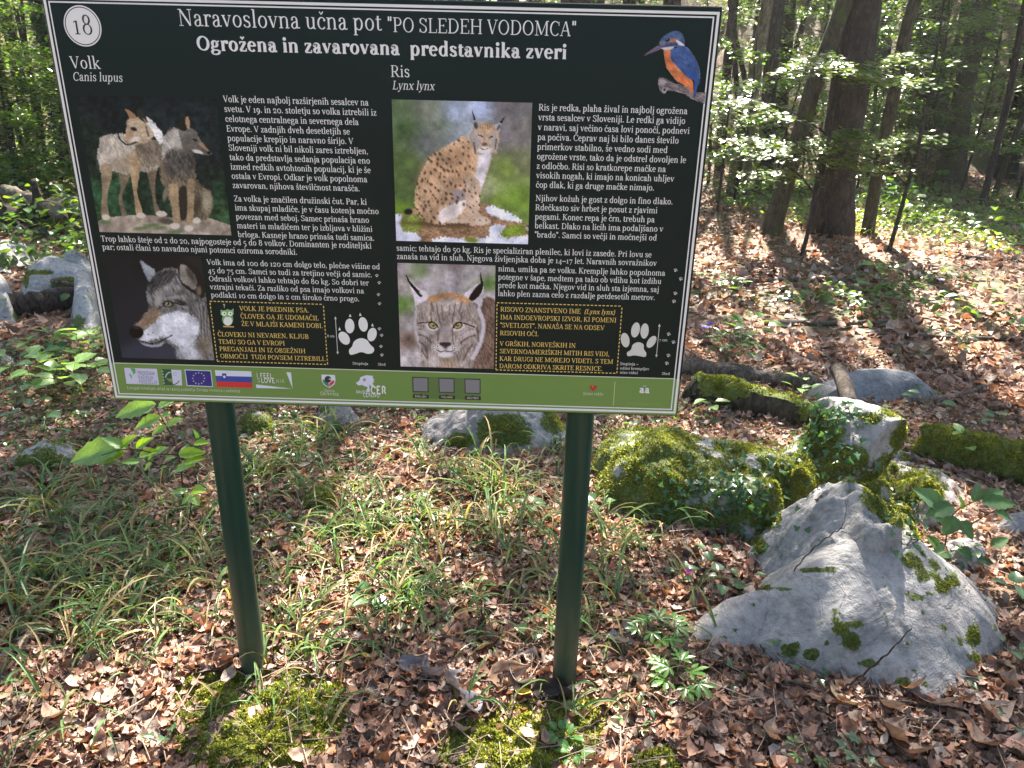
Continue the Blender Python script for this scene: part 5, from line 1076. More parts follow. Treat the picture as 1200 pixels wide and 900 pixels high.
log('mossy_log', [(1078, 518), (1120, 526), (1160, 536), (1215, 548)], .075, .085, 'log thickly covered in moss at the right picture edge', 'bark_moss', mossb=0.9, seed=6)
log('branch', [(895, 379), (930, 378), (975, 379), (1025, 378), (1052, 375)], .022, .012, 'pale straight branch lying on the leaves behind the slab', 'wood_grey', 'branch', seed=7)
log('branch', [(1020, 392), (1080, 394), (1140, 396), (1200, 397)], .014, .010, 'thin dark branch lying at right in the far leaf litter', 'twig', 'branch', seed=8)
log('branch', [(838, 330), (900, 328), (960, 328), (1010, 330)], .02, .012, 'thin weathered branch far back right of the board', 'wood_grey', 'branch', seed=9)
log('branch', [(1095, 470), (1130, 462), (1165, 448), (1205, 440)], .016, .01, 'bent branch lying right of the flat slab', 'wood_grey', 'branch', seed=10)
log('branch', [(1120, 300), (1160, 303), (1215, 306)], .02, .015, 'thin branch at the edge of the sunny clearing', 'wood_grey', 'branch', seed=12)
log('fallen_log', [(8, 360), (40, 357), (70, 354), (98, 347)], .085, .07, 'brown fallen log in front of the white rock at left', 'bark_brown', seed=13)
log('fallen_log', [(-60, 262), (-10, 258), (40, 256), (72, 250), (110, 238)], .16, .11, 'dark fallen trunk far back at the left', 'bark_dark', seed=14, stubs=3)
log('branch', [(2, 222), (30, 232), (55, 243), (74, 256)], .065, .05, 'grey bent branch leaning onto the dark fallen trunk at left', 'wood_grey', 'branch', lift=4, seed=15)
log('branch', [(20, 276), (60, 272), (110, 268)], .05, .03, 'crooked grey branch lying below the dark fallen trunk', 'wood_grey', 'branch', seed=16, stubs=3)
log('branch', [(10, 420), (40, 412), (90, 398)], .020, .014, 'long thin branch in the shade left of the board', 'wood_grey', 'branch', seed=17)
log('branch', [(5, 402), (40, 408), (75, 402)], .014, .008, 'second thin branch crossing the shaded litter at left', 'twig', 'branch', seed=18)
log('branch', [(0, 434), (18, 430), (45, 425)], .02, .012, 'pale branch end lit by sun at the left picture edge', 'wood_grey', 'branch', seed=19)
log('branch', [(60, 330), (85, 334), (100, 340)], .018, .012, 'short twig leaning over the brown fallen log', 'wood_grey', 'branch', lift=5, seed=20)
# foreground sticks
def stick(px_pts, r0, r1, label, zs=None, forks=(), mat='twig', seed=1, name='twig', dz=0.012):
    P = [G(u, v, dz if zs is None else zs[i]) for i, (u, v) in enumerate(px_pts)]
    S_ = spline(P, 8*len(P)); S_ = S_+np.array([[0, 0, 0.004*math.sin(i*1.3+seed)] for i in range(len(S_))]); parts = [tube(S_, np.linspace(r0, r1, len(S_)), 7, 0.15, seed)]
    for f in forks:
        Q = [G(u, v, z) for u, v, z in f]; parts.append(tube(spline(Q, 10), np.linspace(r1*1.1, r1*0.5, 10), 5, 0.1, seed))
    V, F = join(parts); o = mesh_obj(name, V, F, MT[mat], None, smooth=True); tag(o, label, 'twig'); return o
stick([(745, 712), (770, 740), (800, 765), (870, 785), (960, 808), (1040, 820), (1120, 830), (1215, 829)], .0065, .0028, 'long thin reddish stick running below the big pale rock', seed=2, zs=[.01, .02, .02, .02, .018, .02, .02, .03])
stick([(985, 808), (1010, 790), (1040, 765), (1068, 735)], .0036, .0014, 'dark twig leaning up against the big pale rock', zs=[.02, .10, .18, .25], seed=3)
stick([(812, 812), (820, 850), (828, 905)], .0055, .0045, 'straight dark stick at the bottom right of the right post', seed=4)
stick([(930, 668), (950, 645), (975, 625), (990, 617)], .0020, .0012, 'brown twig lying over the jagged rock shoulder', zs=[.175, .24, .31, .33], seed=5, forks=[[(985, 620, .31), (991, 600, .34), (990, 585, .37)], [(985, 622, .31), (1002, 628, .31)]])
stick([(590, 808), (620, 799), (650, 796), (680, 790), (712, 772)], .0035, .002, 'thin pale stalk beside the foot of the right post', seed=6, zs=[.01, .02, .02, .03, .05])
stick([(1030, 850), (1065, 858), (1110, 868), (1160, 860), (1215, 852)], .0035, .002, 'thin curved twig near the lower right corner', seed=7, forks=[[(1120, 866, .01), (1140, 885, .015), (1150, 905, .01)]])
stick([(1045, 838), (1085, 850), (1120, 870), (1145, 900)], .0035, .002, 'pale forked twig in the lower right corner', seed=8, forks=[[(1085, 850, .01), (1110, 845, .02), (1140, 852, .01)]])
stick([(700, 800), (735, 830), (760, 828), (790, 832)], .003, .0015, 'thin twig right of the right post', seed=9, forks=[[(745, 828, .01), (762, 850, .01), (770, 870, .01)]])
stick([(360, 640), (378, 655), (400, 668), (408, 678)], .005, .003, 'short bent twig in the grass between the posts', seed=10)
stick([(455, 725), (480, 745), (505, 760), (545, 775)], .0035, .002, 'thin crooked twig left of the right post', seed=11, forks=[[(500, 758, .01), (520, 745, .04), (530, 730, .06)]])
stick([(395, 820), (430, 800), (470, 788), (520, 785)], .003, .002, 'fine twig lying between the two moss cushions', seed=12)
stick([(150, 845), (165, 800), (172, 760), (175, 720)], .008, .005, 'pale brown stick lying left of the left post', seed=13, mat='wood_grey')
stick([(640, 880), (690, 850), (720, 842)], .003, .0018, 'fine twig lying on the dark moss', seed=14)
stick([(690, 742), (712, 722), (735, 712), (752, 700)], .004, .003, 'dark bent twig just right of the right post', seed=15)
stick([(955, 585), (985, 568), (1010, 556), (1022, 545)], .003, .0015, 'pale thin twig hanging over the mossy boulder foot', zs=[.26, .28, .29, .3], seed=16, forks=[[(990, 566, .28), (988, 548, .31), (995, 530, .35)]], mat='wood_grey')
stick([(880, 505), (905, 500), (930, 505)], .004, .003, 'pale bent twig between the mossy rock and mossy log', seed=17, mat='wood_grey')
stick([(958, 412), (978, 424), (992, 436)], .010, .006, 'pale thin branch leaning at the broken wood on the slab', zs=[.02, .06, .12], seed=18, mat='wood_grey')
for k, (u0, v0, u1, v1, lb) in enumerate(((50, 885, 110, 862, 'twig in the bottom left corner litter'), (300, 700, 345, 690, 'short twig right of the left post in sedge'), (560, 820, 600, 846, 'bent twig on the dead leaves before the right post'), (850, 842, 905, 838, 'short twig below the big pale rock'), (940, 848, 990, 858, 'short dark twig in the lower right leaves'),
    (230, 745, 262, 760, 'thin twig left of the foot of the left post'), (610, 700, 640, 735, 'thin stalk left of the right post'), (885, 880, 935, 872, 'twig at the bottom edge below the pale rock'), (430, 870, 470, 850, 'twig between the moss cushions at the bottom edge'))):
    stick([(u0, v0), ((u0+u1)/2, (v0+v1)/2-4), (u1, v1)], .0032, .002, lb, seed=20+k)

# ------------------------------------------------------------------ dead leaves
def leaf_mesh(k, pos, nrm_tilt, size, curl, ratio, yaw, r, fold=0.25):
    """k leaves, 8 vertices each, bent along the midrib and curled at the rim"""
    L = size; W = size*ratio
    u = np.array([0, .33, .33, .33, .70, .70, .70, 1.0]); s_ = np.array([0, -1, 0, 1, -.85, 0, .85, 0])
    x = (u[None]-0.5)*L[:, None]; y = s_[None]*W[:, None]*0.5*(1+0.12*r.normal(size=(k, 8))*(s_ != 0))
    z = curl[:, None]*L[:, None]*((u[None]-0.5)**2*2.0)+fold*np.abs(s_)[None]*W[:, None]*r.uniform(-0.4, 1.2, (k, 1))+0.06*L[:, None]*r.normal(size=(k, 8))
    P = np.stack([x, y, z], -1)
    cy_, sy_ = np.cos(yaw), np.sin(yaw)
    tx, ty = nrm_tilt
    # tilt about x then y then yaw
    def rot(P, a, i, j):
        c, s = np.cos(a)[:, None], np.sin(a)[:, None]; A = P[..., i]*c-P[..., j]*s; B = P[..., i]*s+P[..., j]*c; P = P.copy(); P[..., i] = A; P[..., j] = B; return P
    P = rot(P, tx, 1, 2); P = rot(P, ty, 0, 2); P = rot(P, yaw, 0, 1)
    V = (P+pos[:, None]).reshape(-1, 3); b = np.arange(k)[:, None]*8
    T = [(0, 2, 1), (0, 3, 2), (1, 2, 5), (1, 5, 4), (2, 3, 6), (2, 6, 5), (4, 5, 7), (5, 6, 7)]
    F = np.concatenate([b+np.array(t) for t in T], 1).reshape(-1, 3)
    return V, F
MATS = [[G(*q)[:2] for q in P] for P in MOSS_OUT]
def mat_sd(x, y):
    ins = np.zeros(len(x), bool)
    for P in MATS:
        c = np.zeros(len(x), bool)
        for i in range(len(P)):
            a, b = P[i], P[(i+1) % len(P)]; c ^= ((a[1] > y) != (b[1] > y)) & (x < (b[0]-a[0])*(y-a[1])/(b[1]-a[1]+1e-12)+a[0])
        ins |= c
    return np.where(ins, -1, 1)
LIT = np.array([[.36, .20, .135], [.42, .26, .185], [.30, .15, .095], [.18, .10, .065], [.46, .35, .27], [.36, .18, .09], [.12, .075, .055], [.38, .29, .24], [.30, .22, .18]])
def litter(k, rmin, rmax, power, seed, smul=1.0):
    r = np.random.default_rng(seed); a = r.uniform(rad(-52), rad(52), k)+rad(2)
    t = r.random(k); e = 2-power; R_ = (rmin**e+(rmax**e-rmin**e)*t)**(1/e)
    x = 0.80+R_*np.sin(a); y = -1.5+R_*np.cos(a)
    dn = fbm(x*1.7, y*1.7, 0, 77, 3); keep = (dn > -1.3+0.4*r.random(k)) & ((mat_sd(x, y) > 0) | (r.random(k) < .10)); x, y = x[keep], y[keep]; k = len(x)
    z = terr(x, y)+r.random(k)*0.016+0.001+0.010*fbm(x*14, y*14, 0, 21, 3)*0.6
    size = (0.014+0.034*r.random(k)**1.5)*smul; c = LIT[r.choice(len(LIT), k, p=[.18, .14, .15, .14, .07, .06, .12, .08, .06])]*(0.6+0.9*r.random((k, 1)))
    pos = np.stack([x, y, z], 1)
    V, F = leaf_mesh(k, pos, (r.normal(0, 0.42, k), r.normal(0, 0.42, k)), size, r.normal(0.35, 0.5, k), r.uniform(0.45, 0.75, k), r.uniform(0, 6.28, k), r)
    cc = np.repeat(c, 8, 0)*np.tile([.8, 1, .85, 1, 1, .85, 1, 1.1], k)[:, None]
    return V, F, cc
def leaf_hi(k, pos, tilt, size, curl, ratio, yaw, r):
    nu, nv = 6, 3; U, W = np.meshgrid(np.linspace(0, 1, nu), np.linspace(-1, 1, nv), indexing='ij'); U = U.ravel()[None]; W = W.ravel()[None]
    wid = np.sin(np.pi*np.clip(U, .0, 1)**r.uniform(.65, 1.1, (k, 1)))**.8*.5*ratio[:, None]*size[:, None]; wid = wid*(1+.16*r.normal(size=wid.shape))
    x = (U-.5)*size[:, None]+.05*size[:, None]*r.normal(size=wid.shape)*(np.abs(W) > 0); y = W*wid+.25*size[:, None]*r.normal(size=(k, 1))*(U-.5)**2
    z = curl[:, None]*size[:, None]*(U-.5)**2*1.6+r.uniform(-.25, .7, (k, 1))*np.abs(W)*wid+.055*size[:, None]*r.normal(size=wid.shape)
    P = np.stack([x, y, z], -1)
    for a, i, j in ((tilt[0], 1, 2), (tilt[1], 0, 2), (yaw, 0, 1)):
        c, s = np.cos(a)[:, None], np.sin(a)[:, None]; A = P[..., i]*c-P[..., j]*s; B = P[..., i]*s+P[..., j]*c; P[..., i] = A; P[..., j] = B
    n_ = nu*nv; V = (P+pos[:, None]).reshape(-1, 3); F = (np.arange(k)[:, None, None]*n_+grid_faces(nu, nv)[None]).reshape(-1, 4); return V, F, n_
def litter_hi(k, seed):
    r = np.random.default_rng(seed); a = r.uniform(rad(-46), rad(46), k)+rad(1); R_ = 1.0+1.35*r.random(k)**.85; x = .8+R_*np.sin(a); y = -1.5+R_*np.cos(a)
    keep = (mat_sd(x, y) > 0) | (r.random(k) < .08); x, y = x[keep], y[keep]; k = len(x); z = terr(x, y)+r.random(k)**1.5*.02+.001+.006*fbm(x*14, y*14, 0, 21, 3)
    size = .014+.036*r.random(k)**1.8; V, F, n_ = leaf_hi(k, np.stack([x, y, z], 1), (r.normal(0, .34, k), r.normal(0, .34, k)), size, r.normal(.3, .6, k), r.uniform(.4, .85, k), r.uniform(0, 6.28, k), r)
    c = LIT[r.choice(len(LIT), k, p=[.15, .11, .16, .17, .06, .07, .17, .05, .06])]*(.55+.95*r.random((k, 1))); cc = np.repeat(c, n_, 0)*(1+.18*r.normal(size=(len(V), 1))); return V, F, np.clip(cc, 0.01, 1)
V, F, cc = litter_hi(31000, 31); tag(mesh_obj('leaf_litter', V, F, MT['litter'], smooth=True, cols=cc), 'crumpled brown dead leaves around the feet of the posts', 'leaf litter', kind='stuff')
V, F, cc = litter(38000, 2.1, 4.8, 1.1, 1); tag(mesh_obj('leaf_litter', V, F, MT['litter'], smooth=True, cols=cc), 'brown dead leaves carpeting the ground near the board', 'leaf litter', kind='stuff')
V, F, cc = litter(45000, 4.2, 17, 1.25, 2, 2.0); tag(mesh_obj('leaf_litter', V, F, MT['litter'], cols=cc), 'brown dead leaves carpeting the forest floor farther back', 'leaf litter', kind='stuff')
r = np.random.default_rng(11)   # fine crumbs
k = 13000; a = r.uniform(rad(-50), rad(50), k); R_ = 1.0+3.0*r.random(k)**0.9; x = .8+R_*np.sin(a); y = -1.5+R_*np.cos(a)
pos = np.stack([x, y, terr(x, y)+0.012*r.random(k)+.002], 1); V, F = leaf_mesh(k, pos, (r.normal(0, .6, k), r.normal(0, .6, k)), r.uniform(.008, .022, k), r.normal(0, .5, k), r.uniform(.25, .9, k), r.uniform(0, 6.28, k), r)
tag(mesh_obj('leaf_crumbs', V, F, MT['litter'], cols=np.repeat(LIT[r.integers(0, len(LIT), k)]*(.7+.6*r.random((k, 1))), 8, 0)), 'small crumbled leaf pieces on the ground near the board', 'leaf litter', kind='stuff')
# fine dead stalks
k = 2600; a = r.uniform(rad(-45), rad(45), k); R_ = 1.0+3.2*r.random(k); x = .8+R_*np.sin(a); y = -1.5+R_*np.cos(a); L_ = r.uniform(.04, .16, k); yw = r.uniform(0, 6.28, k); z = terr(x, y)+r.uniform(.008, .03, k)
dx, dy = np.cos(yw)*L_/2, np.sin(yw)*L_/2; w_ = r.uniform(.0006, .0014, k); dz = r.normal(0, .012, k)
A = np.stack([x-dx, y-dy, z-dz], 1); B = np.stack([x+dx, y+dy, z+dz], 1); S2 = np.stack([-np.sin(yw)*w_, np.cos(yw)*w_, 0*w_], 1); T2 = np.array([0, 0, 1.0])*w_[:, None]*1.5
V = np.stack([A-S2, A+S2, A+T2, B-S2, B+S2, B+T2], 1).reshape(-1, 3); b = np.arange(k)[:, None]*6; F = np.concatenate([b+np.array(q) for q in ((0, 3, 5), (0, 5, 2), (1, 2, 5), (1, 5, 4))], 1).reshape(-1, 3)
tag(mesh_obj('dead_stalks', V, F, MT['litter'], cols=np.repeat(np.array([[.36, .27, .2]])*(.4+.9*r.random((k, 1))), 6, 0)), 'thin dry stalks and leaf stems scattered over the litter', 'leaf litter', kind='stuff')

k_ = random.Random(91); prs = []
for _ in range(420):
    a = rad(k_.uniform(-44, 46)); R_ = 1.0+4.2*k_.random()**1.3; x, y = .8+R_*math.sin(a), -1.5+R_*math.cos(a); yw = k_.uniform(0, 6.28); L = k_.uniform(.03, .14)*(1+.3*R_/3); z = float(terr(x, y)); q = [np.array([x+math.cos(yw)*L*t+k_.gauss(0, .004), y+math.sin(yw)*L*t+k_.gauss(0, .004), z+.012+k_.uniform(0, .022)]) for t in (-.5, 0, .5)]
    prs.append(tube(q, [.0013*k_.uniform(.6, 2.0)]*3, 4, 0, cap=False))
V, F = join(prs); tag(mesh_obj('small_twigs', V, F, MT['twig']), 'small broken twigs strewn through the leaf litter', 'twigs', kind='stuff')
# larger single dead leaves, each its own thing
def big_leaf(u, v, size, yaw, col, label, tx=0.2, ty=0.1, curl=0.5, ratio=0.55, dz=0.02, nu=11, nv=7, crinkle=0.05):
    g_ = G(u, v, dz); rr = np.random.default_rng(int(u*7+v))
    U, W = np.meshgrid(np.linspace(0, 1, nu), np.linspace(-1, 1, nv), indexing='ij')
    wid = np.sin(np.pi*np.clip(U, 0, 1)**0.85)*0.5*ratio*size*(1+0.10*np.sin(U*40)*np.abs(W)); x_ = (U-0.5)*size; y_ = W*wid
    z_ = curl*size*((U-0.5)**2)*1.5+0.35*np.abs(W)**1.5*wid*(1 if curl > 0 else -1)+crinkle*size*fbm(U*3+u, W*1.5, 0, int(v), 3)
    P = np.stack([x_, y_, z_], -1).reshape(-1, 3)
    M = (Matrix.Rotation(yaw, 3, 'Z') @ Matrix.Rotation(ty, 3, 'Y') @ Matrix.Rotation(tx, 3, 'X')); M = np.array(M); P = P@M.T+g_
    vein = np.where(np.abs(W) < 0.2, 0.75, 1.0).reshape(-1, 1); cl = np.array(col)*vein*(0.8+0.4*rr.random((len(P), 1)))
    o = mesh_obj('dead_leaf', P, grid_faces(nu, nv), MT['litter'], None, smooth=True, cols=cl); tag(o, label, 'dead leaf', 'large dead leaves on the ground'); return o
GREY = (.155, .145, .165); DK = (.05, .035, .032); TAN = (.40, .28, .2); BR = (.25, .16, .11); OR = (.55, .2, .05)
for a_ in ((565, 722, .085, 1.2, DK, 'nearly black curled leaf standing upright left of the right post', 1.0, 0.3, 1.0), (468, 695, .06, 0.4, DK, 'small dark curled leaf in the sedge between the posts', .9, .2, 1.0), (585, 692, .06, 1.4, DK, 'dark shrivelled leaf behind the upright black leaf', 1.1, .1, .9),
    (525, 800, .12, 1.5, GREY, 'grey shrivelled leaf hanging in the dry tangle before the posts', .9, .5, .9), (545, 825, .13, 1.1, GREY, 'long grey withered leaf lowest in the dry tangle', .5, .7, .7), (500, 790, .09, 2.2, GREY, 'grey curled leaf left in the dry tangle', .8, .2, 1.2), (480, 778, .08, .3, GREY, 'pale grey leaf curl beside the dry tangle', .6, .2, 1.0),
    (590, 790, .12, .5, BR, 'brown withered leaf right in the dry tangle', .7, .1, 1.0), (608, 800, .08, 2.6, GREY, 'grey leaf scrap left of the right post foot', .6, .1, 1.1), (640, 806, .10, .2, DK, 'dark crumpled leaf at the foot of the right post', .8, .0, 1.3), (655, 812, .09, 1.9, DK, 'dark folded leaf touching the right post', 1.0, .2, 1.2),
    (690, 768, .075, 1.0, GREY, 'pale grey folded leaf right of the right post foot', .9, .4, .8), (722, 752, .09, 1.9, GREY, 'grey withered leaf further right of the right post', .5, .3, .9), (735, 735, .07, .7, GREY, 'small grey leaf scrap near the green palmate plant', .6, .1, 1.0),
    (1045, 860, .13, 1.0, BR, 'large brown folded leaf in the lower right litter', .5, .4, .8), (1065, 880, .12, 2.3, BR, 'long brown curled leaf below the folded one at lower right', .4, .3, .9), (1072, 805, .085, 2.4, BR, 'brown leaf leaning on the front of the big pale rock', .3, .9, .5), (1140, 775, .055, .6, OR, 'orange yellow leaf at the right foot of the big rock', .3, .3, .6),
    (1040, 828, .08, 1.9, TAN, 'tan leaf standing behind the long stick', .8, .5, .8), (1000, 845, .08, .8, TAN, 'tan leaf below the long stick', .5, .1, .8), (645, 718, .055, .4, OR, 'orange leaf just left of the right post', .3, .1, .6), (263, 670, .05, 1.2, (.35, .33, .12), 'yellow green leaf behind the left post', .4, .3, .5),
    (428, 770, .05, 1.7, (.42, .36, .10), 'yellowish leaf between the two moss cushions', .3, .7, .5), (612, 812, .05, 2.8, (.5, .36, .06), 'yellow leaf left of the right post foot', .2, .1, .4), (668, 828, .05, 0.0, (.16, .2, .06), 'olive leaf on the dark moss before the right post', .2, .1, .4), (540, 855, .05, 2.5, TAN, 'tan leaf on the dark moss cushion', .5, .2, .8),
    (1095, 825, .10, 2.8, BR, 'broad brown leaf right of the long stick end', .4, .2, .7), (1165, 835, .11, .5, TAN, 'broad tan leaf in the far lower right', .3, .2, .9), (1150, 870, .09, 1.7, BR, 'brown leaf at the lower right corner', .3, .3, .9), (985, 820, .09, 2.0, (.30, .22, .14), 'brown leaf below the big rock mossy foot', .4, .1, .7),
    (720, 850, .08, .9, TAN, 'pale tan leaf before the green palmate plants', .4, .1, .9), (640, 870, .06, 2.0, BR, 'brown leaf on the dark moss', .4, .1, .9), (350, 885, .06, .4, TAN, 'pinkish leaf on the bright moss cushion', .3, .2, .8), (120, 820, .07, 1.4, TAN, 'tan leaf in the bottom left litter', .3, .2, .9), (60, 840, .08, 2.7, BR, 'brown leaf in the bottom left corner', .4, .1, .9),
    (900, 860, .08, 1.3, TAN, 'tan curled leaf below the big rock tip', .5, .2, .9), (1085, 378, .0, 0, TAN, '', 0, 0, 0), (1095, 506, .09, 1.1, (.42, .22, .12), 'reddish round leaf behind the mossy log at right', .7, .2, .4), (95, 600, .09, .5, (.33, .29, .2), 'pale tan leaf in the shade at left', .3, .3, .4), (1180, 800, .09, 1.0, BR, 'brown leaf at the right picture edge beside the big rock', .4, .3, .9)):
    if a_[2] > 0: big_leaf(a_[0], a_[1], a_[2], a_[3], a_[4], a_[5], a_[6], a_[7], a_[8], dz=0.018+0.25*a_[2]*abs(math.sin(a_[7])))

# ------------------------------------------------------------------ sedge tufts and grass
def blades(n, spread, lmin, lmax, r, wmul=1.0, flat=0.0):
    """arching folded blades from one root"""
    V = []; C_ = []; F = []
    seg = 7
    for i in range(n):
        L = r.uniform(lmin, lmax); yaw = r.uniform(0, 6.28); el0 = r.uniform(0.9, 1.45)-flat; bend = r.uniform(1.4, 2.6); x = r.normal(0, spread); y = r.normal(0, spread); z = 0; w0 = r.uniform(.0018, .0042)*wmul
        p = np.array([x, y, z]); pts = [p]; el = el0
        for s_ in range(seg):
            el = el0-bend*((s_+1)/seg)**1.5; p = p+np.array([math.cos(yaw)*math.cos(el), math.sin(yaw)*math.cos(el), math.sin(el)])*L/seg
            if p[2] < 0.004: p[2] = 0.004+0.003*r.random()
            pts.append(p)
        sd_ = np.array([-math.sin(yaw), math.cos(yaw), 0]); tw = r.uniform(-.5, .5)
        c = np.array([.095, .17, .055])*r.uniform(.7, 1.4); 
        if r.random() < .22: c = np.array([.34, .26, .13])*r.uniform(.7, 1.2)
        elif r.random() < .3: c = np.array([.15, .21, .07])
        o = len(V)
        for j, q in enumerate(pts):
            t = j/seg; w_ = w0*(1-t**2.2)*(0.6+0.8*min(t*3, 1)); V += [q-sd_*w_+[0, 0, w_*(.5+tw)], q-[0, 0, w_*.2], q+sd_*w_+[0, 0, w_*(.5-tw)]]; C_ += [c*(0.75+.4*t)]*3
        for j in range(seg):
            a = o+3*j; F += [(a, a+1, a+4, a+3), (a+1, a+2, a+5, a+4)]
    return np.array(V), F, np.array(C_)
r = np.random.default_rng(21); TUFT = []
for k in range(9):
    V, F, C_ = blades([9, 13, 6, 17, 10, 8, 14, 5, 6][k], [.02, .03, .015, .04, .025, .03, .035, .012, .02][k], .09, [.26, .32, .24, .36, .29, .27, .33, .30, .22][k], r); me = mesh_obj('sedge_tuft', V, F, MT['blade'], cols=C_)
    TUFT.append(me.data); bpy.data.objects.remove(me)
GLS = {'l': ('tuft of arching sedge growing left of the left post', 'sedge tufts left of the left post'), 'm': ('tuft of arching sedge growing between the two posts, under the board', 'sedge tufts between the two posts'), 'r': ('tuft of arching sedge growing right of the right post', 'sedge tufts right of the right post')}
GL = 'tuft of arching narrow sedge blades growing through the leaf litter'
def tuft(k, u, v, s=1.0, label=None, grp=True, pos=None):
    g_ = G(u, v) if pos is None else pos; o = bpy.data.objects.new('sedge_tuft', TUFT[k]); COL.objects.link(o); o.location = tuple(float(c) for c in g_); o.rotation_euler = (random.uniform(-.15, .15), random.uniform(-.15, .15), random.uniform(0, 6.28)); o.scale = (s, s, s)
    q = GLS['l' if g_[0] < -.40 else 'm' if g_[0] < .40 else 'r']; tag(o, label or q[0], 'grass', None if label else q[1]); return o
tuft(3, 715, 655, 1.0, 'large dark tuft of sedge beside the mossy rock right of the post'); tuft(1, 745, 640, 1.0, 'broad tuft of sedge with long blades before the mossy rock'); tuft(6, 775, 620, .9, 'sedge tuft hanging at the foot of the mossy rock')
tuft(7, 845, 760, .75, 'few grass blades standing at the left tip of the big pale rock'); tuft(7, 310, 790, 1.0, 'upright pale grass blades right against the left post foot')
sp_ = [(390, 560, 8), (430, 640, 14), (470, 690, 10), (350, 540, 8), (520, 560, 8), (580, 600, 10), (610, 560, 8), (640, 640, 8), (100, 690, 16), (60, 640, 12), (150, 730, 10), (190, 650, 14), (30, 720, 10), (120, 780, 6), (215, 700, 10), (320, 680, 8), (350, 730, 6), (500, 640, 8), (550, 540, 6), (450, 590, 8), (100, 600, 8), (180, 580, 7), (40, 580, 5), (700, 700, 5), (820, 680, 5), (330, 600, 6), (640, 720, 4), (30, 800, 4), (80, 850, 4), (720, 860, 2), (860, 640, 3), (390, 700, 6), (300, 560, 5), (560, 660, 6), (420, 520, 5), (600, 510, 3), (480, 520, 5)]
rt = np.random.default_rng(5); nt_ = 0
for cu, cv, n_t in sp_:
    for _ in range(int(n_t*0.7)):
        u = cu+rt.normal(0, 34); v = max(505, cv+rt.normal(0, 24))
        if nt_ < 150 and not (200 < u < 420 and v > 790) and not (820 < u and v > 560): tuft(int(rt.integers(0, 9)), u, v, rt.uniform(.65, 1.1)*(0.85 if v > 760 else 1.0)); nt_ += 1
# thin grass scattered between
V_, F_, C2 = [], [], []; o_ = 0
for _ in range(520):
    u, v = rt.uniform(-40, 760), rt.uniform(500, 860)
    if v > 770 and rt.random() < .75: continue
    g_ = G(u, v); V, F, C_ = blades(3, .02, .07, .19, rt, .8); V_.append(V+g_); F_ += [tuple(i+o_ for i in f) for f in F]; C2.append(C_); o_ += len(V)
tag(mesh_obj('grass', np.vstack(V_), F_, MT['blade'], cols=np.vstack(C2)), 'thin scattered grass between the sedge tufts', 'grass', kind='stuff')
# ------------------------------------------------------------------ green plants with leaves of their own
def leafgrid(kind, nu=11, nv=7, seed=0, serr=0.06):
    r = np.random.default_rng(seed); U, W = np.meshgrid(np.linspace(0, 1, nu), np.linspace(-1, 1, nv), indexing='ij')
    if kind == 'oval': prof = np.sin(np.pi*U**0.8)**0.9*0.33
    elif kind == 'heart': prof = np.where(U < .25, np.sqrt(np.clip(U/.25, 0, 1)), np.cos((U-.25)/.75*np.pi/2)**.8)*.46
    elif kind == 'ivy': prof = np.interp(U, [0, .08, .25, .4, .55, 1], [0, .30, .46, .22, .20, 0])
    else: prof = np.interp(U, [0, .3, .7, 1], [0, .10, .17, 0])
    prof = prof*(1+serr*np.where(np.arange(nu) % 2 == 0, 1, -1)[:, None]*np.abs(W)) ; prof = np.clip(prof, 0, 1)
    x = U-0.10*np.abs(W)*prof; y = W*prof; z = 0.10*np.abs(W)*prof*2-0.18*(U-.4)**2+0.012*np.sin(U*28)*np.abs(W)
    vein = np.where(np.abs(W) < .1, 1.35, 1.0)*(1+0.10*np.sin(U*44+np.abs(W)*6))
    return np.stack([x, y, z], -1).reshape(-1, 3), grid_faces(nu, nv), vein.reshape(-1, 1)
LM = {}
def leaf_data(kind, col, lobes=((0, 1.0),), seed=0, serr=.06):
    V, F, ve = leafgrid(kind, seed=seed, serr=serr); parts = []; Vs = []; Fs = []; Cs = []; o = 0
    for a, s_ in lobes:
        c, s2 = math.cos(a), math.sin(a); P = V.copy()*s_; P = np.stack([P[:, 0]*c-P[:, 1]*s2, P[:, 0]*s2+P[:, 1]*c, P[:, 2]+abs(a)*.003], 1); Vs.append(P); Fs.append(F+o); Cs.append(np.array(col)*ve); o += len(P)
    ob = mesh_obj('leaf', np.vstack(Vs), np.vstack(Fs), MT['leaf'], smooth=True, cols=np.vstack(Cs)); d = ob.data; bpy.data.objects.remove(ob); return d
G1 = (.075, .15, .035); G2 = (.06, .125, .045); G3 = (.12, .21, .03); G4 = (.045, .095, .035)
PAL = ((0, 1), (.75, .9), (-.75, .9), (1.6, .65), (-1.6, .65))
LM['elm'] = leaf_data('oval', (.20, .33, .10), serr=.10); LM['elm_bright'] = leaf_data('oval', (.20, .32, .03), serr=.06)
LM['bramble'] = leaf_data('oval', (.07, .14, .05), serr=.10); LM['bramble_wide'] = leaf_data('heart', (.065, .13, .05), serr=.10)
LM['palm'] = leaf_data('lobe', (.10, .22, .045), PAL, serr=.14); LM['palm2'] = leaf_data('lobe', (.085, .18, .04), ((0, 1), (1.1, .85), (-1.1, .85)), serr=.12)
LM['ivy'] = leaf_data('ivy', (.05, .11, .045)); LM['heart'] = leaf_data('heart', (.07, .15, .06)); LM['round'] = leaf_data('heart', (.055, .12, .05), serr=.0); LM['small'] = leaf_data('oval', (.07, .17, .04), serr=0); LM['glossy'] = leaf_data('ivy', (.10, .17, .10), ((0, 1), (1.3, .8), (-1.3, .8)))
stem_mat = mat_plain('green_stem', (.13, .14, .06), .6, .3); stem_brown = MT['twig']
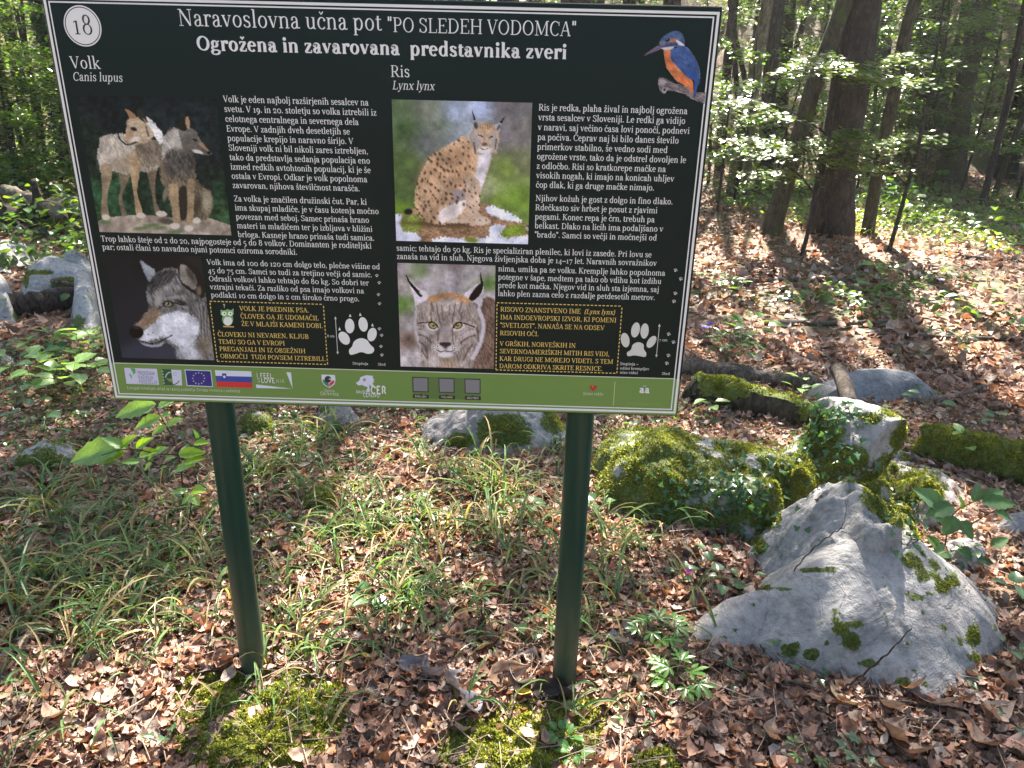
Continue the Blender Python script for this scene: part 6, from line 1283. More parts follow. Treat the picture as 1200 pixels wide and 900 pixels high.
def mkleaf(root, kind, pos, yaw, tilt, roll, size, name='leaf', ws=1.0):
    o = bpy.data.objects.new(name, LM[kind]); COL.objects.link(o); o.parent = root
    o.rotation_mode = 'ZYX'; R_ = Matrix.Rotation(yaw, 4, 'Z') @ Matrix.Rotation(-tilt, 4, 'Y') @ Matrix.Rotation(roll, 4, 'X')
    o.rotation_mode = 'QUATERNION'; o.rotation_quaternion = R_.to_quaternion(); o.location = tuple(float(c) for c in pos); o.scale = (size, size*ws, size); return o
def small_plant(u, v, kind, n, size, h, label, name='leafy_plant', cat='plant', seed=None, spread=.03, group=None, root=None, up=.5):
    rr = random.Random(seed or int(u*3+v)); g_ = G(u, v) if root is None else root; e = empty(name, g_); tag(e, label, cat, group)
    parts = []
    for i in range(n):
        a = 6.283*i/n+rr.uniform(-.4, .4); d_ = spread*rr.uniform(.4, 1.3); hh = h*rr.uniform(.5, 1.1); top = np.array([math.cos(a)*d_, math.sin(a)*d_, hh])
        parts.append(tube(spline([(0, 0, -.01), top*np.array([.5, .5, .75]), top], 6), [.0014, .0013, .0012, .0011, .001, .0009], 4, 0))
        mkleaf(e, kind, top, a+rr.uniform(-.3, .3), rr.uniform(-.25, .35)*up*2, rr.uniform(-.3, .3), size*rr.uniform(.75, 1.2))
    V, F = join(parts); st = mesh_obj('stem', V, F, stem_mat, e, smooth=True); return e
small_plant(765, 752, 'palm', 9, .050, .06, 'green plant with lobed leaves right of the right post, upper one', spread=.05)
small_plant(790, 800, 'palm', 9, .046, .05, 'green plant with lobed leaves below its taller neighbour right of the post', spread=.05)
small_plant(660, 870, 'small', 10, .026, .03, 'small rosette of oval leaves on the dark moss at the bottom', spread=.02)
small_plant(672, 888, 'small', 8, .028, .03, 'second small rosette of oval leaves at the bottom edge', spread=.02)
for (u, v, kd, n_, sz, h_, lb) in ((920, 772, 'glossy', 4, .030, .05, 'pale green ivy sprig at the foot of the big pale rock'), (760, 838, 'ivy', 4, .030, .03, 'dark ivy leaf sprig on the litter below the lobed plants'), (745, 850, 'palm2', 5, .028, .03, 'light green three-part leaves below the lobed plants'),
    (948, 893, 'palm', 5, .028, .03, 'bright lobed leaf plant at the bottom edge, lower right'), (1000, 890, 'glossy', 5, .030, .03, 'bluish green ivy sprig at the bottom edge'), (845, 700, 'heart', 4, .036, .07, 'pale heart shaped leaves left of the big rock tip'), (825, 660, 'heart', 3, .035, .06, 'two rounded leaves in the sedge left of the jagged rock'),
    (700, 600, 'heart', 3, .04, .06, 'rounded leaves beside the right post by the mossy rock'), (630, 745, 'heart', 5, .035, .04, 'light green leaves just left of the right post'), (560, 700, 'palm2', 5, .034, .05, 'pale green three-part leaves in the middle of the grass'), (430, 715, 'heart', 3, .06, .05, 'broad green leaf in the grass between the posts'),
    (395, 760, 'heart', 3, .035, .03, 'small green leaves right of the left post'), (1130, 800, 'glossy', 4, .026, .03, 'pale three-lobed sprig at the right foot of the big rock'), (1190, 850, 'heart', 4, .03, .04, 'small green plant at the right edge, bottom corner'), (20, 690, 'heart', 3, .05, .06, 'broad pale leaf in the grass at the left edge'),
    (800, 680, 'round', 4, .03, .05, 'dark round leaves around the pink cyclamen'), (200, 870, 'ivy', 4, .035, .03, 'shaded leaves left of the bright moss cushion'), (910, 875, 'ivy', 3, .025, .02, 'single ivy sprig on the litter at lower right'), (860, 800, 'ivy', 3, .028, .03, 'ivy sprig left below the big pale rock'), (870, 690, 'heart', 3, .03, .05, 'pale leaf pair in front of the jagged rock'),
    (1130, 655, 'heart', 4, .035, .05, 'rounded leaves on the litter right of the jagged rock'), (1190, 700, 'round', 4, .045, .06, 'grey green round leaves at the right picture edge'), (1180, 770, 'heart', 3, .04, .05, 'green leaves at the right edge beside the big rock'), (980, 730, 'ivy', 3, .025, .02, 'tiny ivy sprig growing from the rock crack'), (620, 600, 'heart', 4, .04, .06, 'green leaves in the grass left of the right post'),
    (515, 735, 'palm2', 4, .03, .04, 'small three-part leaves near the dark upright leaf'), (950, 797, 'ivy', 4, .028, .03, 'green ivy sprig below the moss spots of the big rock')):
    small_plant(u, v, kd, n_, sz, h_, lb)
# cyclamen flower
g_ = G(803, 690); e = empty('cyclamen', g_); tag(e, 'single pink cyclamen flower in the sedge left of the pale rocks', 'flower')
V, F = tube(spline([(0, 0, 0), (.004, 0, .03), (0, -.004, .055)], 8), [.001]*8, 5); mesh_obj('stem', V, F, stem_mat, e)
V, F, ve = leafgrid('oval', seed=2, serr=0)
for k in range(5):
    a = k*1.257; P = V*np.array([.017, .02, .02]); ob = mesh_obj('petal', P, F, MT['petal'], e, smooth=True, cols=np.ones((len(P), 1))*np.array([[.55, .10, .42]])); ob.rotation_euler = (0, -1.0, a); ob.location = (0, -.004, .055)
# violet flowers under the bright herb at the right board edge
for k, (u, v) in enumerate(((823, 395), (829, 391), (1098, 335))):
    g_ = G(u, v+12); e = empty('violet_flower', g_); tag(e, ['violet blue flower beside the right board edge, left one', 'violet blue flower beside the right board edge, right one', 'blue flower in the shaded litter far right'][k], 'flower')
    V, F = tube([(0, 0, 0), (0, 0, .12)], [.002, .002], 4); mesh_obj('stem', V, F, stem_mat, e)
    V, F, ve = leafgrid('heart', seed=2, serr=0)
    for q in range(5): ob = mesh_obj('petal', V*.03, F, MT['petal'], e, cols=np.ones((len(V), 1))*np.array([[.14, .12, .55]])); ob.rotation_euler = (0, -.4, q*1.257); ob.location = (0, 0, .12)

# bramble at right: measured leaves
def leafy(name, label, stems, leaves, cat='plant', smat=None):
    """stems: lists of 3-D points; leaves: (tip point, base point, width roll, kind)"""
    o0 = stems[0][0]; e = empty(name, o0); tag(e, label, cat)
    for s_ in stems:
        V, F = tube(spline(np.array(s_)-o0, 12), np.linspace(.003, .0014, 12), 5, .1); mesh_obj('stem', V, F, smat or stem_brown, e, smooth=True)
    for tip, base, roll, kd in leaves:
        d_ = np.array(tip)-np.array(base); L = np.linalg.norm(d_); roll = math.copysign(abs(roll)+.35, 1 if d_[0] > 0 else -1); mkleaf(e, kd, np.array(base)-o0, math.atan2(d_[1], d_[0]), math.atan2(d_[2], math.hypot(d_[0], d_[1])), roll, L*(.9 if name == 'bramble' else 1), ws=.78 if name == 'bramble' else .62)
    return e
def Y(u, v, y): return at_y(u, v, y)
yb_ = G(1110, 650)[1]
st = [[G(1105, 655), Y(1110, 620, yb_+.02), Y(1118, 600, yb_+.02), Y(1140, 588, yb_)], [Y(1112, 625, yb_+.02), Y(1135, 615, yb_), Y(1165, 598, yb_-.03)], [Y(1108, 640, yb_), Y(1125, 655, yb_-.03), Y(1150, 672, yb_-.06)]]
lv = []
for (u0, v0, u1, v1, dy0, dy1, kd, rl) in ((1108, 598, 1066, 568, .02, .02, 'bramble', .3), (1118, 592, 1080, 605, .0, -.03, 'bramble', .2), (1140, 588, 1148, 562, 0, .05, 'bramble', .2), (1150, 585, 1180, 572, 0, .03, 'bramble', -.2), (1150, 588, 1196, 590, -.02, -.03, 'bramble', .2),
    (1120, 605, 1103, 630, -.02, -.06, 'bramble_wide', .1), (1125, 610, 1142, 635, -.02, -.07, 'bramble_wide', 0), (1110, 612, 1085, 598, 0, .0, 'bramble', .4), (1100, 640, 1082, 625, 0, .03, 'bramble_wide', .2), (1112, 645, 1090, 650, -.02, -.05, 'round', .2), (1125, 640, 1140, 660, -.03, -.08, 'bramble_wide', .1),
    (1140, 655, 1168, 660, -.04, -.06, 'bramble', .1), (1148, 668, 1180, 690, -.06, -.12, 'bramble_wide', .1), (1135, 660, 1120, 682, -.05, -.12, 'bramble', .2), (1165, 598, 1190, 612, -.03, -.05, 'bramble', .1), (1160, 640, 1185, 628, 0, .02, 'bramble', .1), (1128, 596, 1122, 575, 0, .05, 'elm_bright', .2)):
    lv.append((Y(u1, v1, yb_+dy1), Y(u0, v0, yb_+dy0), rl, kd))
leafy('bramble', 'bramble with toothed dark green leaves right of the mossy boulder', st, lv)
# ash or elm seedling at left, lit by the sun
ys = 0.62
st = [[G(214, 585), Y(212, 555, ys), Y(205, 520, ys), Y(190, 492, ys), Y(176, 466, ys), Y(170, 455, ys)], [Y(207, 533, ys), Y(185, 532, ys-.03), Y(150, 526, ys-.08), Y(118, 534, ys-.12)], [Y(207, 533, ys), Y(225, 540, ys-.03), Y(246, 528, ys-.04)], [Y(208, 536, ys), Y(190, 545, ys-.03), Y(175, 541, ys-.06)]]
lv = []
for (u0, v0, u1, v1, kd, rl) in ((182, 473, 132, 489, 'elm', .5), (184, 477, 206, 468, 'elm', .3), (188, 488, 155, 503, 'elm', .4), (188, 488, 200, 486, 'elm', .3), (195, 499, 176, 510, 'elm', .4), (195, 499, 214, 490, 'elm', .4), (144, 520, 78, 542, 'elm', .6), (146, 529, 108, 543, 'elm_bright', .5), (150, 526, 118, 512, 'elm', .2), (140, 524, 160, 510, 'elm_bright', .5), (158, 526, 178, 513, 'elm_bright', .6), (162, 534, 186, 528, 'elm_bright', .3), (178, 532, 196, 524, 'elm', .4),
    (164, 541, 140, 542, 'elm', .2), (178, 541, 168, 552, 'elm', .2), (192, 540, 204, 534, 'elm', .2), (195, 546, 186, 550, 'elm', .2), (208, 532, 240, 530, 'elm_bright', .4), (226, 520, 246, 518, 'elm_bright', .2), (215, 543, 240, 536, 'elm_bright', .2), (205, 551, 228, 543, 'elm', .3), (222, 524, 216, 520, 'round', .2), (182, 530, 172, 540, 'elm', .2), (230, 514, 226, 502, 'round', .0)):
    lv.append((Y(u1, v1, ys-.05), Y(u0, v0, ys-.04), rl, kd))
leafy('tree_seedling', 'young sunlit seedling with pale green pinnate leaves under the left board corner', st, lv, 'seedling')
st = [[G(220, 620), Y(222, 600, .5), Y(225, 585, .5)]]; lv = [(Y(198, 578, .45), Y(220, 575, .48), .2, 'elm'), (Y(212, 592, .45), Y(222, 580, .48), .2, 'elm'), (Y(240, 575, .45), Y(224, 575, .5), .3, 'elm_bright'), (Y(232, 592, .45), Y(226, 582, .5), .3, 'elm')]
leafy('tree_seedling', 'smaller seedling with a few pale leaves close to the left post', st, lv, 'seedling')
# low seedling pairs in front of and behind the mossy log
for (u, v, h_, lb) in ((940, 470, .12, 'seedling with paired leaves standing before the fallen log'), (928, 466, .10, 'small pale seedling in front of the mossy log'), (1125, 545, .14, 'two-leaved seedling before the mossy log at right'), (830, 492, .10, 'small seedling with a pale heart leaf under the mossy log')): small_plant(u, v, 'elm', 4, .06, h_, lb, 'tree_seedling', 'seedling')
# herbs further back
for (u, v, kd, n_, sz, h_, lb) in ((850, 425, 'palm2', 14, .10, .20, 'bright herb with many pale leaves at the right board edge'), (880, 402, 'elm', 10, .10, .16, 'herb with long pale leaves next to the bright herb'), (1010, 372, 'palm2', 8, .09, .14, 'shaded herb behind the pale straight branch'), (845, 345, 'palm', 9, .10, .14, 'green lobed herb far back by the board edge'),
    (1030, 330, 'elm', 8, .10, .14, 'green herb in the middle of the far litter'), (990, 350, 'small', 8, .08, .12, 'small dark herb in the trunk shadow'), (1110, 420, 'palm2', 8, .09, .16, 'herb with reddish stems right of the slab'), (1060, 350, 'palm2', 8, .10, .14, 'herb in the shadow strip of the far litter'), (1140, 370, 'elm', 6, .10, .18, 'herb with long upright leaves far right'), (1180, 500, 'heart', 5, .06, .06, 'low shaded herb at the right edge above the mossy log'),
    (1090, 480, 'small', 7, .06, .08, 'low dark herb right of the flat slab'), (60, 460, 'elm', 9, .11, .16, 'green leafy shoot in the shade left of the board'), (30, 455, 'elm', 9, .10, .14, 'green leafy shoot at the left picture edge'), (88, 468, 'elm', 9, .10, .16, 'leafy shoot touching the left board corner'), (100, 450, 'elm', 7, .09, .14, 'dark leafy shoot just left of the board'), (20, 480, 'heart', 7, .07, .10, 'rounded shaded leaves at the left edge'),
    (60, 415, 'palm2', 8, .08, .12, 'green herb by the thin branch in the left shade'), (100, 430, 'small', 9, .08, .12, 'dark green herb beside the left board edge'), (10, 440, 'elm', 8, .09, .12, 'leafy shoot under the pale stone at left'), (115, 415, 'elm', 8, .09, .16, 'leafy shoot half behind the left board edge'), (40, 500, 'heart', 6, .06, .08, 'low shaded leaves above the long mossy stone'), (120, 510, 'palm2', 6, .05, .07, 'low green leaves below the left board corner')):
    small_plant(u, v, kd, n_, sz, h_, lb, 'forest_herb', 'herb', spread=.10)
# ivy over the rocks: leaves lying on the stone surfaces
from mathutils.bvhtree import BVHTree
def bvh(obs):
    V = []; F = []
    for o in obs:
        b = len(V); V += [v.co[:] for v in o.data.vertices]; F += [tuple(i+b for i in p.vertices) for p in o.data.polygons]
    return BVHTree.FromPolygons(V, F)
bt = bvh([moss1, boul, m2, sh, big, sad])
def ivy(label, regions, seed, size=(.022, .036)):
    r = random.Random(seed); pts = []
    for (cu, cv, su, sv, n_) in regions:
        for _ in range(n_):
            u, v = r.gauss(cu, su), r.gauss(cv, sv); d_ = ray(u, v); h_ = bt.ray_cast(Vector(CAM), Vector(d_).normalized(), 6)
            if h_[0] is not None: pts.append((h_[0], h_[1]))
    e = empty('ivy', pts[0][0]); tag(e, label, 'ivy'); o0 = np.array(pts[0][0][:])
    for i, (p, nn) in enumerate(pts):
        if nn.z < -.2: continue
        q = np.array(p[:])+np.array(nn[:])*r.uniform(.008, .03)
        nn2 = (nn+Vector((r.gauss(0, .35), r.gauss(0, .35), r.gauss(.3, .3)))).normalized(); t = nn2.orthogonal().normalized(); t.rotate(Matrix.Rotation(r.uniform(0, 6.28), 3, nn2)); b_ = nn2.cross(t)
        o = bpy.data.objects.new('leaf', LM['ivy']); COL.objects.link(o); o.parent = e; s_ = r.uniform(*size); M = Matrix((t, b_, nn2)).transposed().to_4x4(); o.matrix_local = Matrix.Translation(Vector(q-o0)) @ M @ Matrix.Scale(s_, 4)
    V, F = [], []
    prs = []
    for k in range(8):
        a = pts[r.randrange(len(pts))]; near_ = sorted(pts, key=lambda b: (b[0]-a[0]).length)[:min(7, len(pts))]; P = [np.array(x[0][:])+np.array(x[1][:])*.006-o0 for x in near_[::2]]
        if len(P) >= 2: prs.append(tube(spline(P, 10), [.0016]*10, 4))
    V, F = join(prs); mesh_obj('stem', V, F, MT['twig'], e)['kind'] = 'stuff'
ivy('dark ivy trailing over the shaded side of the low mossy rock', [(855, 575, 34, 22, 130), (800, 580, 25, 18, 30), (900, 600, 16, 20, 30)], 4)
ivy('ivy covering the left side of the mossy boulder', [(955, 508, 14, 20, 90), (985, 485, 20, 7, 40), (1000, 545, 18, 14, 25)], 5, (.020, .032))
ivy('sparse ivy at the right rear of the jagged rock', [(1060, 600, 14, 22, 30), (1080, 625, 8, 14, 15)], 6, (.02, .03))

# ------------------------------------------------------------------ low green cover of the forest floor
def cover(k, ufn, seed, hmax=.16, col=(.06, .12, .03), size=(.035, .075)):
    r = np.random.default_rng(seed); x, y = ufn(r, k); dn = fbm(x*.55, y*.55, 0, 41, 4, .6); side = np.clip((1.2-x)*0.10, -.25, .45)
    keep = dn+side > .12+.5*r.random(len(x)); x, y = x[keep], y[keep]; k = len(x)
    cx, cy2 = np.round(x*5)/5, np.round(y*5)/5; hc = hsh(np.round(x*5), np.round(y*5), np.zeros(k), 3)*hmax
    z = terr(x, y)+.01+hc*r.uniform(.4, 1, k)
    s_ = r.uniform(size[0], size[1], k)*(1+.04*np.maximum(0, y)); V, F = leaf_mesh(k, np.stack([x, y, z], 1), (r.normal(0, .35, k), r.normal(0, .35, k)), s_, r.normal(-.2, .2, k), r.uniform(.45, .75, k), r.uniform(0, 6.28, k), r, .1)
    c = np.array(col)*(r.uniform(.6, 1.5, (k, 1)))*np.array([1, 1, 1]); c[:, 0] *= r.uniform(.8, 1.5, k); return V, F, np.repeat(c, 8, 0)
def wedge(r, k, r0, r1, p=1.0, a0=-52, a1=52):
    a = r.uniform(rad(a0), rad(a1), k); R_ = (r0**p+(r1**p-r0**p)*r.random(k))**(1/p); return .8+R_*np.sin(a), -1.5+R_*np.cos(a)
V, F, cc = cover(32000, lambda r, k: wedge(r, k, 4.2, 22, 1.0), 3); tag(mesh_obj('ground_plants', V, F, MT['leaf'], cols=cc), 'low green herbs covering the forest floor', 'ground plants', kind='stuff')
V, F, cc = cover(9000, lambda r, k: wedge(r, k, 2.2, 4.6, 1.2), 4, .05, size=(.015, .04)); tag(mesh_obj('ground_plants', V, F, MT['leaf'], cols=cc), 'small green seedlings and ivy between the near dead leaves', 'ground plants', kind='stuff')
V, F, cc = cover(16000, lambda r, k: wedge(r, k, 6.5, 26, 1.0, -38, -14), 8, .55, (.07, .14, .03), (.05, .09)); tag(mesh_obj('undergrowth', V, F, MT['leaf'], cols=cc), 'knee high undergrowth beyond the rocks at left', 'undergrowth', kind='stuff')
V, F, cc = cover(34000, lambda r, k: wedge(r, k, 9.5, 42, 1.0, 4, 44), 9, .5, (.07, .14, .03), (.07, .12)); tag(mesh_obj('undergrowth', V, F, MT['leaf'], cols=cc), 'undergrowth around the sunny clearing at right', 'undergrowth', kind='stuff')

cl_ = G(1095, 252); r = np.random.default_rng(55); k = 9500; a = r.uniform(0, 6.28, k); R_ = 2.6*r.random(k)**.6; x, y = cl_[0]+R_*np.cos(a)*1.1, cl_[1]+R_*np.sin(a)*1.2; h = .16*hsh(np.round(x*6), np.round(y*6), np.zeros(k), 4)
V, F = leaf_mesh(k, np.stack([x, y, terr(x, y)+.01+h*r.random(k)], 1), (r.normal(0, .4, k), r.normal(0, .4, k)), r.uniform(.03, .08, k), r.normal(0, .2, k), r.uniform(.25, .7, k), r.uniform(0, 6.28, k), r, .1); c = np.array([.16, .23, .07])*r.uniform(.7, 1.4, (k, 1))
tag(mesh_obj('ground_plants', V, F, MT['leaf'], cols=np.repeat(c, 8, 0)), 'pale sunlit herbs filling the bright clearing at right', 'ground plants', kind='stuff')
# ------------------------------------------------------------------ trees
def quadleaves(P, Nn, size, r, ratio=.6):
    k = len(P); Nn = Nn/np.maximum(np.linalg.norm(Nn, axis=1, keepdims=True), 1e-9); T = np.cross(Nn, r.normal(0, 1, (k, 3))); T /= np.maximum(np.linalg.norm(T, axis=1, keepdims=True), 1e-9); B = np.cross(Nn, T); s_ = size[:, None]
    V = np.stack([P-T*s_*.5, P+B*s_*ratio*.5+Nn*s_*.07, P+T*s_*.5, P-B*s_*ratio*.5+Nn*s_*.07], 1).reshape(-1, 3); b = np.arange(k)[:, None]*4
    return V, np.concatenate([b+np.array([0, 3, 2]), b+np.array([0, 2, 1])], 1).reshape(-1, 3)
GC = np.array([.075, .15, .028])
def leafcol(k, r, base=GC): c = base*r.uniform(.6, 1.5, (k, 1)); c[:, 0] *= r.uniform(.8, 1.6, k); return np.repeat(c, 4, 0)
def sapling_meshes(seed, H, nb, Rb, per, z0=.13, size=.075):
    r = np.random.default_rng(seed); lean = r.normal(0, .25, 2)
    spine = spline([(0, 0, -.1), (lean[0]*.3, lean[1]*.3, H*.35), (lean[0]*.8, lean[1]*.8, H*.7), (lean[0]*1.6, lean[1]*1.6, H)], 12); parts = [tube(spine, np.linspace(.012*H**.9, .004, 12), 7, .08, seed)]
    Ps, Ns = [], []
    for b in range(nb):
        z = H*(z0+(1-z0)*(b+r.random())/nb); i = z/H*11; c = spine[min(int(i), 10)]*(1-i % 1)+spine[min(int(i)+1, 11)]*(i % 1); a = b*2.4+r.normal(0, .4); L = Rb*(1.1-.75*z/H)*r.uniform(.7, 1.25)
        dz_ = r.uniform(.0, .3)*L; tip = c+np.array([math.cos(a)*L, math.sin(a)*L, dz_]); mid = (c+tip)/2+np.array([0, 0, .08*L]); br = spline([c, mid, tip], 7); parts.append(tube(br, np.linspace(.012, .002, 7)*(H/5), 4, 0))
        k = int(per*r.uniform(.7, 1.3)*L/Rb); t = r.uniform(.2, 1.08, k); w_ = r.normal(0, .24, k)*L*(1.1-abs(.6-.8))*np.clip(1.25-t*.6, .3, 1); ctr = c+(tip-c)*t[:, None]; ctr[:, 0] += -math.sin(a)*w_; ctr[:, 1] += math.cos(a)*w_; ctr[:, 2] += r.normal(0, .03, k)-.10*np.abs(w_)
        Ps.append(ctr); Ns.append(np.array([0, 0, 1])+r.normal(0, .32, (k, 3)))
    P = np.vstack(Ps); V, F = quadleaves(P, np.vstack(Ns), r.uniform(size*.7, size*1.25, len(P)), r); return join(parts), (V, F, leafcol(len(P), r))
def tree_from(name, trunk, crown, loc, label, cat, mat, group=None, rz=0, sc=1.0):
    e = empty(name, loc, rz); e.scale = (sc,)*3; tag(e, label, cat, group); 
    for nm, d_ in (('trunk', trunk), ('crown', crown)):
        if d_ is None: continue
        o = bpy.data.objects.new(nm, d_); COL.objects.link(o); o.parent = e
        if nm == 'crown': o['kind'] = 'stuff'
    return e
def todata(V, F, mat, cols=None, smooth=False, name='part'):
    o = mesh_obj(name, V, F, mat, smooth=smooth, cols=cols); d_ = o.data; bpy.data.objects.remove(o); return d_
SAP = []
for k, (H, nb, Rb, per) in enumerate(((3.2, 16, 1.5, 210), (4.2, 20, 1.7, 200), (2.4, 13, 1.2, 190), (5.0, 22, 1.9, 200), (1.6, 9, .9, 130), (3.6, 15, 1.8, 250))):
    (tv, tf), (cv, cf, cc) = sapling_meshes(100+k, H, nb, Rb, per); SAP.append((todata(tv, tf, MT['bark_moss' if k % 2 else 'bark_dark'], smooth=True), todata(cv, cf, MT['leaf'], cc)))
# high crowns
def crown_mesh(seed, R_, H, nc, per, z0, size=.17):
    r = np.random.default_rng(seed); Ps, Ns, parts = [], [], []
    for c in range(nc):
        d_ = r.normal(0, 1, 3); d_ /= np.linalg.norm(d_); q = r.random()**.45; ctr = np.array([d_[0]*R_*q, d_[1]*R_*q, z0+H/2+d_[2]*H/2*q]); rc = r.uniform(.5, 1.05); k = int(per*rc*rc)
        P = r.normal(0, 1, (k, 3))*np.array([rc*.55, rc*.55, .13])+ctr; P[:, 2] -= .12*np.hypot(P[:, 0]-ctr[0], P[:, 1]-ctr[1]); Ps.append(P); Ns.append(np.array([0, 0, 1])+r.normal(0, .35, (k, 3)))
        parts.append(tube([(0, 0, min(z0+.2*H, ctr[2])*.8), ctr*np.array([.5, .5, .9]), ctr], [.05, .03, .01], 4))
    P = np.vstack(Ps); V, F = quadleaves(P, np.vstack(Ns), r.uniform(size*.7, size*1.3, len(P)), r, .62); return (V, F, leafcol(len(P), r)), join(parts)
CROWN = []
for k in range(6):
    (V, F, cc), (lv_, lf_) = crown_mesh(200+k, 2.5+.2*(k % 5), 4.6, 26 if k < 5 else 13, 50, 7.0); CROWN.append((todata(V, F, MT['leaf'], cc), todata(lv_, lf_, MT['bark_dark'])))
def big_tree(name, pts, r0, r1, label, bark, crown=None, flare=1.5, lean=None, seed=1, H=9.5, moss=False, ivyl=0, cz=0.0, cat='tree', cshift=(0, 0), group=None):
    """pts: trunk points on the photograph from the foot upward; the trunk stands in the vertical plane through its foot"""
    b = G(*pts[0]); P = [b]+[at_y(u, v, b[1]) for u, v in pts[1:]]; P = np.array(P); d_ = P[-1]-P[-2]; d_ = d_/max(d_[2], .05)
    top = P[-1]+d_*np.array([.6, .6, 1])*(H-(P[-1][2]-b[2])); S_ = np.vstack([spline(P, 14), spline([P[-1], (P[-1]+top)/2, top], 8)[1:]])-b; S_[0][2] -= .15
    t = np.clip(S_[:, 2]/H, 0, 1); rs = r0*(1-t)+r1*t; rs = rs*(1+(flare-1)*np.exp(-np.clip(S_[:, 2], 0, None)/(r0*2.2)))
    V, F = tube(S_, rs, 18, .10, seed); e = empty(name, b); tag(e, label, cat, group); mesh_obj('trunk', V, F, MT[bark], e, smooth=True)
    if crown is not None:
        tp = S_[-1]
        for nm, dd_ in (('crown', CROWN[crown][0]), ('limbs', CROWN[crown][1])):
            o = bpy.data.objects.new(nm, dd_); COL.objects.link(o); o.parent = e; o.location = (tp[0]+cshift[0], tp[1]+cshift[1], H-9.5+cz); o.rotation_euler = (0, 0, seed*1.3); o['kind'] = 'stuff'
    return e, b, S_
big_tree('tree', [(903, 272), (925, 200), (950, 110), (972, 50), (990, 0)], .082, .064, 'mossy tree leaning right in front of the thickest trunk', 'bark_moss', None, seed=2)
big_tree('tree', [(972, 276), (982, 180), (996, 100), (1010, 0)], .185, .155, 'thickest dark brown trunk right of the board', 'bark_brown', None, seed=3, flare=1.35, H=11)
big_tree('tree', [(1016, 276), (1030, 190), (1045, 120), (1058, 50), (1072, 0)], .062, .05, 'slender dark mossy tree right of the thickest trunk', 'bark_moss', None, seed=4, flare=1.2)
big_tree('tree', [(1112, 213), (1118, 180), (1130, 100), (1150, 0)], .16, .13, 'tree with a flared foot in the shade behind the clearing', 'bark_moss', None, seed=5, flare=1.9, H=11)
big_tree('tree', [(1150, 241), (1168, 170), (1184, 100), (1200, 10)], .045, .03, 'thin brown stem leaning right beside the clearing', 'bark_brown', None, seed=6, flare=1.1, H=8)
big_tree('tree', [(1164, 231), (1180, 185), (1193, 150), (1212, 110)], .045, .03, 'thin mossy stem at the right picture edge', 'bark_moss', None, seed=7, flare=1.1, H=7)
big_tree('tree', [(898, 222), (900, 140), (905, 70), (912, 0)], .10, .075, 'dark upright trunk left of the leaning mossy tree', 'bark_dark', None, seed=8, flare=1.3)
for k, (P, r_, bk, lb) in enumerate((([(855, 228), (862, 175), (880, 90), (897, 0)], .055, 'bark_pale', 'pale slanting stem of the clump beside the board'), ([(873, 232), (878, 180), (884, 110), (897, 30)], .055, 'bark_pale', 'pale stem with a curved foot, right in the clump beside the board'),
    ([(862, 228), (868, 160), (862, 90), (858, 30)], .04, 'bark_dark', 'dark thin stem crossing in the clump beside the board'), ([(888, 214), (882, 160), (872, 90), (858, 30)], .045, 'bark_dark', 'dark stem leaning left behind the clump'), ([(843, 198), (848, 120), (856, 40)], .09, 'bark_brown', 'brown trunk close to the right board edge'),
    ([(913, 150), (918, 80), (925, 0)], .14, 'bark_brown', 'brown trunk between the dark trunk and the leaning tree'))):
    big_tree('tree', P, r_, r_*.7, lb, bk, None, seed=20+k, flare=1.2, H=9)
big_tree('tree', [(1085, 120), (1086, 60), (1090, 0)], .30, .24, 'broad grey trunk high on the slope behind the clearing', 'bark_dark', None, seed=31, H=12)
big_tree('tree', [(1140, 60), (1145, 30), (1150, 0)], .30, .24, 'pale brown trunk up the slope at upper right', 'bark_brown', None, seed=32, H=12)
big_tree('tree', [(1062, 100), (1066, 50), (1070, 0)], .20, .16, 'grey trunk on the slope right of the slender tree', 'bark_dark', None, seed=33, H=12)
# left of the board
big_tree('tree', [(42, 190), (25, 110), (14, 50), (3, 0)], .10, .08, 'dark trunk running up at the upper left corner', 'bark_dark', 1, seed=41)
e, b, S_ = big_tree('tree', [(82, 205), (72, 130), (62, 60), (52, 0)], .14, .11, 'ivy covered trunk right behind the left board edge', 'bark_dark', 0, seed=42, flare=1.3)
r = np.random.default_rng(9); k = 1600; q = r.random(k)**.8*3.6; idx = np.clip((np.interp(q, S_[:, 2], np.arange(len(S_)))), 0, len(S_)-1).astype(int); a = r.uniform(0, 6.28, k); P = S_[idx]*1.0; P[:, 2] = q; P[:, 0] += np.cos(a)*.2*r.uniform(.7, 1.2, k); P[:, 1] += np.sin(a)*.2*r.uniform(.7, 1.2, k)
V, F = quadleaves(P, np.stack([np.cos(a), np.sin(a), .5+0*a], 1)+r.normal(0, .4, (k, 3)), r.uniform(.05, .09, k), r, .9); o = mesh_obj('ivy', V, F, MT['leaf'], e, cols=leafcol(k, r, np.array([.03, .07, .02]))); o['kind'] = 'stuff'
big_tree('tree', [(14, 215), (5, 150), (-2, 100)], .10, .08, 'grey trunk cut by the left picture edge', 'bark_dark', 2, seed=43)
big_tree('tree', [(55, 215), (44, 120), (28, 55)], .03, .022, 'thin bent stem between the two left trunks', 'bark_dark', None, seed=44, H=5)
